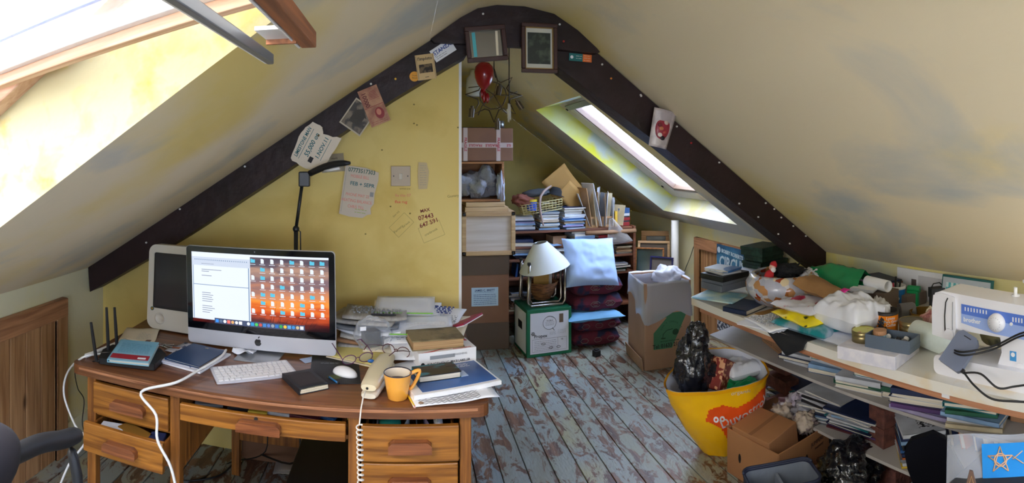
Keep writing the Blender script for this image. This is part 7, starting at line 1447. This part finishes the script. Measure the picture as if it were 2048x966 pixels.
b = MB(); b.lathe([(.029, 0), (.028, .012), (.023, .014), (.022, .018), (0, .018)], M_sw, T(.205, .0185, .196) @ R(PI / 2, 'X'), n=32)
for k in range(14): a = k * .45; b.box((.205 + .0185 * math.cos(a), .0002, .196 + .0185 * math.sin(a)), (.0018, .0006, .0018), M_grey)
b.build('dial', sm); MB().cyl(.005, 0, .004, M_wp, T(.255, .0185, .198) @ R(PI / 2, 'X')).build('button', sm)
MB().cyl(.017, 0, .010, M_sw, T(.036, .013, .135) @ R(PI / 2, 'X'), n=24).build('tension_cap', sm, bevel=.002)
b = MB(); b.tube([(.018, .0105, .135), (.016, .0105, .19), (.020, .0105, .235), (.028, .0105, .25)], .0022, M_black, n=6); b.build('thread_slot', sm)
b = MB(); b.tube([(.045, .0108, .135), (.047, .0108, .24)], .0012, M_grey, n=5); b.build('seam', sm)
b = MB(); b.cyl(.004, .08, .12, M_chrome, T(.035, .06, 0), n=8); b.cyl(.0015, .062, .08, M_chrome, T(.035, .06, 0), n=6); b.box((.035, .052, .078), (.02, .02, .006), M_black); b.box((.04, .05, .068), (.012, .03, .003), M_chrome); b.build('needle', sm)
MB().box((.03, .06, .063), (.06, .07, .002), M_chrome).build('needle_plate', sm)
b = MB(); b.lathe([(.012, .0), (.006, .01), (.006, .05), (.014, .055), (.014, .062), (.006, .066), (0, .066)], M_wp, T(.27, .10, .255)); b.lathe([(.014, 0), (.014, .006), (.006, .008), (.006, .03)], M_wp, T(.225, .11, .257)); b.build('spool_pin', sm)
MB().cyl(.018, 0, .003, M_sw, T(.28, .0295, .06) @ R(PI / 2, 'X'), n=24).build('round_cover', sm)
# foot pedal leaning on the machine
pdl = root('foot_pedal', MS @ T(.100, -.025, .098) @ R(.2) @ R(D(52), 'X') @ R(-.42) @ Matrix.Scale(.9, 4), 'grey foot pedal leaning on the front of the sewing machine', 'pedal'); M_pd = mat('grey_blue_plastic', C(104, 112, 132), .4)
b = MB(); b.prism([(-.045, -.065), (.035, -.065), (.045, -.055), (.045, .05), (.03, .065), (-.03, .065), (-.045, .05)], 0, .022, M_pd); b.build('pedal', pdl, bevel=.005, seg=3); b = MB(); b.box((0, .05, .0225), (.03, .003, .001), M_black); b.box((.048, -.05, .011), (.012, .014, .014), M_black); b.build('plug', pdl)
mp = lambda x, y, z: MS @ Vector((x, y, z)); pq = MS @ T(.100, -.025, .098) @ R(.2) @ R(D(52), 'X') @ R(-.42) @ Matrix.Scale(.9, 4) @ Vector((.056, -.052, .011))
cable('machine_cable', [mp(.04, .0, .10), mp(.07, -.03, .105), mp(.13, -.06, .115), mp(.22, -.03, .14), mp(.30, -.02, .185), mp(.38, -.03, .215)], .003, M_black, 'black cable stretched across the sewing machine to the upper right')
cable('machine_cable', [mp(.045, .0, .095), mp(.08, -.04, .10), mp(.14, -.07, .11), mp(.22, -.04, .132), mp(.30, -.03, .178), mp(.38, -.035, .208)], .003, M_black, 'second black cable stretched across just below the first')
cable('pedal_cable', [pq, mp(.19, -.06, .06), mp(.25, -.065, .032), mp(.30, -.05, .04), mp(.36, -.04, .055)], .0032, M_black, 'black cable from the pedal running right over the machine base')
cable('pedal_cable', [pq, mp(.18, -.08, .03), mp(.24, -.085, .006), mp(.31, -.07, .006), mp(.38, -.05, .008)], .0032, M_black, 'black cable from the pedal drooping on the worktop')
cloth('olive_cloth', MS @ T(.14, .16, .07), .12, .06, .07, mat('olive_patterned_cloth', C(130, 122, 84), .8, c2=C(60, 60, 44), ns=16, nlo=.45, nhi=.6), 'olive patterned cloth bunched behind the needle opening', seed=41, amp=.025, cat='cloth')
# ================================================================ UNDER THE WORKTOP
r = random.Random(21)
def shelfstack(px, py, z, n, cols, where, grp, w=.15, d=.2, rz=-1.35, t=(.014, .021), dx=.09, seed=0, jit=.012, single='book'):
    q = aZ(px, py, z); rr2 = random.Random(seed)
    return stack((q.x + dx, q.y, z + .001), [(rr2.choice(cols) if isinstance(cols, list) and n != len(cols) else cols[i], rr2.uniform(*t), rr2.uniform(.85, 1.08)) for i in range(n)], where, grp, rz=rz, w=d, d=w, jit=jit, rs=seed, single=single)
BC = ['white', 'pale_blue', 'navy', 'teal', 'grey', 'purple', 'blue', 'green', 'lilac', 'maroon']
q = aZ(1535, 705, ZA)
bxr = root('brown_carton', T(q.x + .09, q.y, ZA + .001) @ R(D(-14)), 'flat brown carton with printed panels at the far end of the shelf', 'box'); b = MB(); b.box((0, 0, .045), (.10, .27, .09), M_card); b.build('carton', bxr, bevel=.002)
b = MB()
for s_ in (-1, 1):
    Mf = face((-.0505, s_ * .065, .045), (-1, 0, 0))
    for q2 in ((0, .03, .11, .0015), (0, -.03, .11, .0015), (-.055, 0, .0015, .06), (.055, 0, .0015, .06)): b.box((q2[0], q2[1], .0003), (q2[2], q2[3], .0005), mat('dark_brown_print', C(96, 70, 54), .8), Mf)
    lines(b, -.045, .045, -.02, .015, 3, _m['dark_brown_print'], Mf)
b.build('print', bxr)
shelfstack(1588, 732, ZA, 3, ['white', 'navy', 'white'], 'beside the brown carton on the upper shelf', 'books on the upper board shelf', seed=51)
shelfstack(1637, 752, ZA, 7, ['blue', 'pale_blue', 'white', 'teal', 'lilac', 'white', 'teal'], 'in the tall pile on the upper shelf', 'books on the upper board shelf', w=.16, t=(.016, .020), seed=52, dx=.10)
shelfstack(1700, 785, ZA, 3, ['white', 'green', 'white'], 'under the yellow-spined books', 'books on the upper board shelf', seed=53)
shelfstack(1742, 793, ZA, 6, ['white', 'green', 'white', 'teal', 'yellow', 'navy'], 'in the yellow-spined pile on the upper shelf', 'books on the upper board shelf', w=.15, t=(.017, .022), seed=54, dx=.09, jit=.006)
shelfstack(1818, 833, ZA, 5, ['lilac', 'purple', 'navy', 'white', 'navy'], 'in the blue and purple pile on the upper shelf', 'books on the upper board shelf', w=.17, d=.22, t=(.015, .022), seed=55, dx=.10)
shelfstack(1925, 866, ZA, 8, ['cream', 'white', 'pale_blue', 'green', 'teal', 'teal', 'white', 'maroon'], 'in the nearest pile on the upper shelf', 'books on the upper board shelf', w=.16, d=.2, t=(.013, .017), seed=56, dx=.10)
q = aZ(2040, 866, ZA); clutter('cardboard_box', (q.x + .16, q.y - .03, ZA + .05), (.2, .2, .095), M_card, 'brown printed carton at the right end of the upper shelf', 'box', rz=.05)
# lower shelf
q0 = aZ(1640, 868, ZB)
def lean_stack(px, py, z, n, cols, where, grp, seed=0, ang=.5, dx=.1, rz=D(-14)):
    q = aZ(px, py, z); rr2 = random.Random(seed)
    for k in range(n):
        t_ = rr2.uniform(.006, .011); cn = rr2.choice(cols)
        book(T(q.x + dx, q.y + .25 - k * .02, z + .004 + .0) @ R(rz + rr2.uniform(-.08, .08)) @ R(-ang + k * .012, 'X') @ T(0, .09, 0), .17, .19, t_, pal(cn), '%s magazine, %s from the far end of the slanting row %s' % (cn.replace('_', ' '), ORD[k], where), name='magazine', cat='magazine', group=grp, parts=False, spine='-x')
shelfstack(1690, 872, ZB, 12, ['maroon', 'white', 'purple', 'navy', 'white', 'teal', 'white', 'pale_blue', 'white', 'grey', 'white', 'navy'], 'in the thin magazine pile on the lower shelf', 'magazines piled on the lower board shelf', w=.17, d=.24, t=(.006, .010), seed=61, dx=.1, jit=.02, single='magazine')
shelfstack(1625, 850, ZB, 14, ['white', 'navy', 'grey', 'white', 'pale_blue', 'white', 'black', 'white'] , 'in the far magazine pile on the lower shelf', 'magazines piled on the lower board shelf', w=.17, d=.24, t=(.006, .010), seed=62, dx=.12, jit=.025, single='magazine')
shelfstack(1560, 835, FZ, 16, ['white', 'navy', 'grey', 'black', 'pale_blue', 'white', 'teal', 'white'], 'in the floor pile beyond the yellow bag', 'magazines piled on the floor', w=.17, d=.24, t=(.008, .014), seed=63, dx=.10, jit=.03, single='magazine')
for k in range(9):
    cn = ['white', 'grey', 'pale_blue', 'white', 'navy', 'orange', 'blue', 'white', 'grey'][k]; q = aZ(1800 + 24 * k, 888 + 6 * k, ZB)
    book(T(q.x + .13, q.y, ZB + .003) @ R(PI / 2 - .1) @ R(.22 + .03 * (k % 3), 'Y') @ T(-.0, 0, .1) @ R(PI / 2, 'Y'), .19, .14, .016 + .004 * (k % 3), mat('yellow_cover', C(222, 188, 60), .45) if k == 1 else pal(cn), '%s book standing %s from the brick pillar on the lower shelf' % ('yellow and grey' if k == 1 else cn.replace('_', ' '), ORD[k]), group='books standing along the lower board shelf', parts=False, spine='-y')
# ================================================================ ON THE FLOOR AT THE RIGHT
# yellow bag
M_yb = mat('yellow_woven_plastic', C(244, 186, 14), .3, bump=.4, bs=10, coat=.2); M_yin = mat('white_bag_lining', C(206, 208, 220), .6)
top = [Vector(p) + Vector((0, .02, 0)) for p in ((1.10, 2.13, .472), (1.20, 2.02, .478), (1.34, 1.965, .485), (1.49, 1.95, .492), (1.57, 2.03, .51), (1.58, 2.16, .53), (1.49, 2.29, .535), (1.36, 2.315, .525), (1.20, 2.26, .50))]
def ring(pts, u):
    n = len(pts); x = (u % 1) * n; i = int(x); t = x - i; p0, p1, p2, p3 = pts[i - 1], pts[i], pts[(i + 1) % n], pts[(i + 2) % n]
    return .5 * ((2 * p1) + (p2 - p0) * t + (2 * p0 - 5 * p1 + 4 * p2 - p3) * t * t + (3 * p1 - p0 - 3 * p2 + p3) * t ** 3)
BC_ = Vector((1.46, 2.21, FZ + .002)); base = [BC_ + Vector(((p - BC_).x * .42, (p - BC_).y * .55, 0)) for p in top]
for q in base: q.z = FZ + .002
def bagS(u, v, off=0):
    a, b_ = ring(base, u), ring(top, u); p = a.lerp(b_, v); c = Vector((1.40, 2.14, p.z)); o = (p - c); o.z = 0
    k = .02 * math.sin(v * PI) + .012 * noise.noise(Vector((u * 14, v * 3, 1))) * v + .006 * noise.noise(Vector((u * 30, v * 9, 4)))
    return p + o.normalized() * (k + off)
yb = root('shopping_bag', T(*BC_), 'big yellow shopping bag with an orange printed shape, slumped on the floor', 'bag'); OB = T(*(-BC_))
b = MB(); b.grid(72, 18, lambda u, v: tuple(bagS(u, v)), M_yb, OB); b.add([tuple(p) for p in base], [tuple(range(len(base)))], M_yb, OB); b.build('body', yb)
b = MB(); b.grid(72, 12, lambda u, v: tuple(bagS(u, 1 - v * .8, -.006)), M_yin, OB); b.build('lining', yb)
b = MB(); b.grid(72, 2, lambda u, v: tuple(bagS(u, .955 + v * .05, .003)), mat('deep_yellow_band', C(240, 170, 10), .3), OB); b.build('rim_band', yb)
orr = mat('orange_red_print', C(226, 80, 24), .35); b = MB()
def bmap(x, y, off=.004): return tuple(bagS(.215 + x * .155, .62 + y * .5, off))
ft = [(-.62, -.02), (-.5, .28), (-.2, .36), (.1, .22), (.4, .34), (.8, .5), (1.0, .5), (1.0, -.1), (.5, -.3), (.0, -.72), (-.2, -.6), (-.3, -.25)]
def inside(x, y, P):
    c = False
    for i in range(len(P)):
        (x1, y1), (x2, y2) = P[i], P[i - 1]
        if (y1 > y) != (y2 > y) and x < (x2 - x1) * (y - y1) / (y2 - y1) + x1: c = not c
    return c
n = 44; gv = {}; vs = []; fs = []
for i in range(n):
    for j in range(n):
        x, y = -.7 + 1.8 * i / n, -.8 + 1.5 * j / n
        if inside(x + .9 / n, y + .75 / n, ft):
            ids = []
            for (a, c) in ((0, 0), (1, 0), (1, 1), (0, 1)):
                k = (i + a, j + c)
                if k not in gv: gv[k] = len(vs); vs.append(bmap(-.7 + 1.8 * k[0] / n, -.8 + 1.5 * k[1] / n))
                ids.append(gv[k])
            fs.append(ids)
b.add(vs, fs, orr, OB, True)
for cx in (-.38, -.24):
    b.add([bmap(cx + .06 * math.cos(t * .52), .0 + .085 * math.sin(t * .52), .0055) for t in range(12)], [tuple(range(12))], M_wp, OB)
    b.add([bmap(cx + .025 * math.cos(t * .52), .0 + .035 * math.sin(t * .52), .0068) for t in range(12)], [tuple(range(12))], orr, OB)
tb_ = MB(); tb_.text("Duyostroho", .30, M_wp, T(.42, .04, 0) @ R(.24), bold=.004)
b.add([bmap(v[0], v[1] * 1.25, .006) for v in tb_.v], tb_.f, M_wp, OB); tb_ = MB(); tb_.text("organic", .14, M_wp, T(.2, .62, 0)); b.add([bmap(v[0], v[1], .005) for v in tb_.v], tb_.f, M_wp, OB)
b.build('print', yb)
M_bin = mat('black_bin_liner', C(14, 16, 24), .22, bump=1.0, bs=34, spec=.8, coat=.4)
b = MB(); b.ball((0, 0, 0), (.085, .075, .135), M_bin, n=34, amp=.24, fr=2.2, seed=12); b.ball((.025, 0, .12), (.05, .045, .07), M_bin, n=20, amp=.3, fr=2.4, seed=14); b.ball((.08, .02, -.05), (.08, .07, .07), M_bin, n=20, amp=.25, fr=2.4, seed=18)
b.build('bin_bag', None, T(1.245, 2.17, .545), label='black bin bag standing up in the yellow shopping bag', cat='bag')
MB().box((0, 0, 0), (.13, .07, .14), mat('red_dotted_paper', C(120, 34, 24), .5, c2=C(206, 150, 110), ns=70, nlo=.58, nhi=.62, detail=0)).build('patterned_packet', None, T(1.39, 2.15, .475) @ R(.5) @ R(.5, 'Y'), bevel=.006, label='dark red dotted packet in the yellow shopping bag', cat='packet')
cloth('white_bag', (1.50, 2.17, .44), .18, .15, .07, MWb, 'white plastic bag in the yellow shopping bag', seed=51, amp=.02)
cloth('green_bag', (1.46, 2.08, .40), .14, .12, .06, mat('emerald_plastic', C(10, 120, 70), .35, bump=.3, bs=12), 'emerald green bag in the yellow shopping bag', seed=53, amp=.02)
# cardboard box with a smaller box and crumpled paper
xv_ = Vector((.375, .055, 0)).normalized(); MC = Matrix((xv_, Vector((-xv_.y, xv_.x, 0)), Vector((0, 0, 1)))).transposed().to_4x4()
MC.translation = Vector((1.363, 1.70, FZ + .001)) + MC.to_3x3() @ Vector((.19, .15, 0)); bw, bd_, bh = .38, .30, .19
M_cb = mat('mid_brown_cardboard', C(164, 116, 76), .75, c2=C(150, 104, 70), ns=3, bump=.05, bs=40)
jb = root('cardboard_box', MC, 'open brown cardboard box with hand holes holding a smaller box and crumpled paper', 'box')
b = MB()
for q in ((0, -bd_ / 2, bw, .006), (0, bd_ / 2, bw, .006), (-bw / 2, 0, .006, bd_), (bw / 2, 0, .006, bd_)): b.box((q[0], q[1], bh / 2), (q[2], q[3], bh), M_cb)
b.box((0, 0, .004), (bw, bd_, .006), M_cb); b.build('carton', jb, bevel=.0015)
b = MB(); b.box((0, bd_ / 2 + .035, bh - .005), (bw * .96, .07, .005), M_cb, None); b.build('flap', jb, T(0, 0, 0), bevel=.001)
hol = mat('dark_hole', C(24, 16, 12), .9); b = MB()
for (x, z) in ((-.02, .10), (.14, .12)): b.prism([(x + .009 * math.cos(t * .6) , z + .022 * math.sin(t * .6)) for t in range(10)], .0032 + bd_ / 2, .0036 + bd_ / 2, hol, MR)
for y in (-.07, .07): b.prism([(y + .008 * math.cos(t * .6), .09 + .02 * math.sin(t * .6)) for t in range(10)], 0, .0006, hol, face((-bw / 2 - .0032, 0, 0), (-1, 0, 0)))
b.build('hand_holes', jb)
b = MB(); Mf = face((.05, -bd_ / 2 - .0035, .15), (0, -1, 0), roll=.1); b.text('JUMPERS', .024, M_ink, Mf, wide=.9); b.text('mummy', .018, M_ink, Mf @ T(.01, -.024, 0)); b.build('writing', jb)
ib = root('cardboard_box', MC @ T(-.085, .015, .105) @ Matrix.Scale(.92, 4) @ R(D(-9), 'Y') @ R(.02), 'smaller closed cardboard box tilted inside the open one', 'box')
MB().box((0, 0, .065), (.19, .235, .13), M_cb).build('carton', ib, bevel=.003); b = MB(); b.box((-.096, -.03, .09), (.001, .07, .03), mat('faded_brown_print', C(134, 94, 62), .8)); b.box((0, 0, .1305), (.19, .02, .0006), _m['faded_brown_print']); b.build('print', ib)
cpm = mat('crumpled_newsprint', C(186, 172, 158), .8, c2=C(120, 106, 110), ns=16, nlo=.5, nhi=.56, bump=.5, bs=20)
for k, (x, y, z, r_, m_, lb) in enumerate(((.05, -.08, .15, .055, cpm, 'crumpled newspaper ball at the front of the open box'), (.11, -.03, .16, .06, mat('grey_film', C(150, 150, 160), .3, c2=C(96, 96, 106), ns=10, bump=.6, bs=20), 'crumpled grey film in the middle of the open box'), (.15, .03, .17, .05, mat('purple_wrapper', C(190, 180, 196), .4, c2=C(120, 50, 70), ns=9, nlo=.5, nhi=.55, bump=.4, bs=20), 'purple and white wrapper at the right of the open box'), (.06, .06, .14, .06, cpm, 'crumpled newspaper at the back of the open box'))):
    MB().ball((0, 0, 0), (r_, r_ * .9, r_ * .75), m_, n=20, amp=.45, fr=3.5, seed=60 + k).build('crumpled_paper', None, MC @ T(x + .01, y, z + .055), label=lb, cat='paper')
b = MB(); b.grid(10, 10, lambda u, v: ((u - .5) * (.05 + .05 * v), .012 * math.sin(u * 6 + v * 3), v * .13 - .02), mat('colour_print_packet', C(206, 200, 206), .4, c2=C(90, 60, 70), ns=18, nlo=.48, nhi=.54)); b.build('printed_packet', None, MC @ T(.10, .06, .16) @ R(-.3), solid=.003, label='upright colour-printed packet sticking out of the open box', cat='packet')
MB().ball((0, 0, 0), (.05, .045, .05), mat('straw_weave', C(150, 118, 70), .9, c2=C(90, 70, 40), ns=30), n=14, amp=.1).build('straw_ball', None, MC @ T(.165, .09, .15), label='straw coloured woven ball at the back right of the open box', cat='ball')
# black bin bag, pale bag, cardboard under the lower shelf
q = aZ(1712, 935, FZ); MB().ball((0, 0, 0), (.15, .11, .10), M_bin, n=40, amp=.28, fr=2.4, seed=71, flat=-.095).build('bin_bag', None, T(1.60, 1.53, FZ + .12), label='black bin bag heaped on the floor before the brick pillar', cat='bag')
q = aZ(1660, 950, FZ + .05); cloth('paper_bag', (q.x, q.y - .02, FZ + .005), .18, .15, .085, mat('dusty_pink_paper', C(186, 150, 132), .7, c2=C(160, 120, 100), ns=6), 'dusty pink paper bag on the floor before the bin bag', seed=73, amp=.04)
clutter('cardboard_box', (1.72, 1.12, FZ + .06), (.22, .22, .11), M_card, 'brown box on the floor under the lower board', 'box', rz=-.2)
clutter('cardboard_sheet', (1.62, 1.22, FZ + .03), (.16, .2, .05), mat('yellow_brown_card', C(176, 134, 80), .8), 'yellow-brown flat carton on the floor before the brown box', 'box', rz=-.5)
# pile with the line-drawing book on the lower shelf
q = aZ(1812, 905, ZB + .05); zz = ZB + .001
cols_ = ['yellow', 'white', 'grey', 'orange', 'navy', 'blue', 'black', 'pale_blue', 'navy', 'white']
for k, cn in enumerate(cols_):
    t_ = [.010, .012, .012, .008, .014, .012, .018, .014, .012, .016][k]
    dec = None
    if k == 9: dec = lambda b, t: (b.text('The Nation', .012, M_ink, T(-.01, .05, t), wide=.9), b.text('& Poetry Rewards', .009, M_ink, T(-.01, .032, t), wide=.9), b.box((.02, -.03, t + .0004), (.065, .06, .0006), mat('linocut', C(200, 200, 205), .6, c2=C(24, 24, 28), ns=70, nlo=.48, nhi=.52, detail=1)))
    book(T(q.x + .1, q.y + .015, zz) @ R(-.75 + .05 * math.sin(k * 2.3)), .165, .20, t_, pal(cn), ('white book with a line drawing, on top of the pile before the brick pillar' if k == 9 else '%s book, %s from the top of the pile before the brick pillar' % (cn.replace('_', ' '), ORD[9 - k])), group='books piled before the brick pillar', parts=False, spine='-y', deco=dec); zz += t_
# soft black flap bag, cool bag, folder, carved thing at the frame's edge
def soft(poly, t, m, M, name, label, cat, bev=.02):
    b = MB(); b.prism(poly, -t / 2, t / 2, m); return b.build(name, None, M, bevel=bev, seg=4, label=label, cat=cat)
M_vel = mat('black_velvet', C(6, 6, 11), 1, spec=.1)
vt = EYEV + ray(1868, 935) * 1.55
soft([(-.065, -.42), (.11, -.42), (.085, -.1), (.06, .06), (.035, .088), (-.03, .095), (-.06, .075), (-.068, .03)], .035, M_vel, Matrix.Translation(vt) @ Matrix.Rotation(-.90, 4, 'Z') @ Matrix.Rotation(PI / 2 - .15, 4, 'X') @ R(.38), 'velvet_bag', 'soft black velvet bag standing up in front of the shelves', 'bag')
cx_, cy_ = 1.235, 1.52; cb = root('cool_bag', T(cx_, cy_, FZ), 'open navy cool bag with a grey lining, beside the open cardboard box', 'bag'); M_nv = mat('navy_nylon', C(24, 30, 52), .6); M_gl = mat('grey_lining', C(110, 116, 126), .4, bump=.4, bs=14)
pr = rrect(-.13, -.075, .13, .075, .035, 4); n_ = len(pr); H_ = .235
b = MB(); vs = [(x, y, z) for z in (0, H_) for x, y in pr]; b.add(vs, [(i, (i + 1) % n_, n_ + (i + 1) % n_, n_ + i) for i in range(n_)] + [tuple(range(n_ - 1, -1, -1))], M_nv, None, True); b.build('shell', cb, R(-.35))
b = MB(); vs = [(x * .95, y * .93, z) for z in (.03, H_ - .002) for x, y in pr]; b.add(vs, [(i, (i + 1) % n_, n_ + (i + 1) % n_, n_ + i) for i in range(n_)] + [tuple(range(n_))], M_gl, None, True); b.box((.0, 0, .12), (.01, .13, .18), M_gl, None); b.build('lining', cb, R(-.35))
b = MB(); b.tube([(x * .98, y * .98, H_) for x, y in pr], .006, M_nv, closed=True, n=6); b.build('rim', cb, R(-.35)); b = MB(); b.tube([(x * 1.0, y * 1.0 + .0, H_ + .006) for x, y in pr if y > -.02], .005, M_nv, n=6); b.build('zip_edge', cb, R(-.35))
cp = EYEV + ray(1985, 925) * 1.45; Mq = Matrix.Translation(cp) @ Matrix.Rotation(-1.0, 4, 'Z') @ Matrix.Rotation(D(38), 4, 'X')
pf = root('plastic_wallet', Mq, 'hazy plastic wallet holding a blue card with an orange emblem', 'wallet'); b = MB(); b.grid(10, 8, lambda u, v: ((u - .5) * .24, (v - .5) * .15, .008 * math.sin(u * 6) + .006 * math.sin(v * 5 + u)), M_wal); b.build('sleeve', pf, solid=.0015)
b = MB(); b.box((.03, .0, .012), (.115, .085, .001), mat('bright_blue_card', C(10, 124, 196), .4)); b.box((.105, -.005, .012), (.04, .075, .001), mat('pale_sky_card', C(180, 206, 222), .4)); am = mat('tan_line_print', C(206, 160, 120), .5)
for k in range(5): a = k * PI * .4 + .3; b.tube([(.02 + .034 * math.cos(a), .0 + .034 * math.sin(a), .0135), (.02 + .034 * math.cos(a + PI * .8), .0 + .034 * math.sin(a + PI * .8), .0135)], .0016, am, n=4)
b.tube([(.02 + .016 * math.cos(t * .5), .016 * math.sin(t * .5), .0137) for t in range(13)], .002, am, n=4, closed=True); b.tube([(.02 + .03, .01, .0135), (.08, -.012, .0135)], .0014, am, n=4); b.tube([(.052, .0, .0135), (.08, .02, .0135)], .0014, am, n=4); b.build('card', pf)
cp = EYEV + ray(1942, 965) * 1.3; tri = root('carved_triangle', Matrix.Translation(cp) @ Matrix.Rotation(-1.0, 4, 'Z') @ Matrix.Rotation(PI / 2 - .3, 4, 'X'), 'pointed brown carved ornament at the lower right edge', 'ornament'); M_cv = mat('carved_brown_wood', C(84, 56, 40), .5)
b = MB(); b.prism([(-.026, -.05), (.026, -.05), (.005, .024), (-.003, .026)], -.006, .006, M_cv); b.build('body', tri, bevel=.003); b = MB(); gm_ = mat('tan_inlay', C(170, 130, 80), .4); b.tube([(-.019, -.045, .0065), (.001, .015, .0065), (.019, -.045, .0065)], .0016, gm_, n=5); b.tube([(.007 * math.cos(t * .52), -.025 + .007 * math.sin(t * .52), .0065) for t in range(12)], .0014, gm_, n=5, closed=True); b.build('inlay', tri)
bx_ = root('black_crate', T(1.18, .62, FZ), 'black crate of papers below the frame edge that carries the wallet', 'crate'); MB().box((0, 0, .275), (.36, .30, .55), M_black, None).build('crate', bx_, bevel=.005)
# ================================================================ REAL SIZE: the plan was taken in units of 1.16 m, from the floor up
KS = 1.16; SC = Matrix.Scale(KS, 4) @ T(0, 0, -FZ)
bpy.context.view_layer.update()
for o in list(sc.objects):
    if o.parent is None:
        if o.type == 'CAMERA': o.location = SC @ o.location
        else: o.matrix_world = SC @ o.matrix_world
bpy.context.view_layer.update()
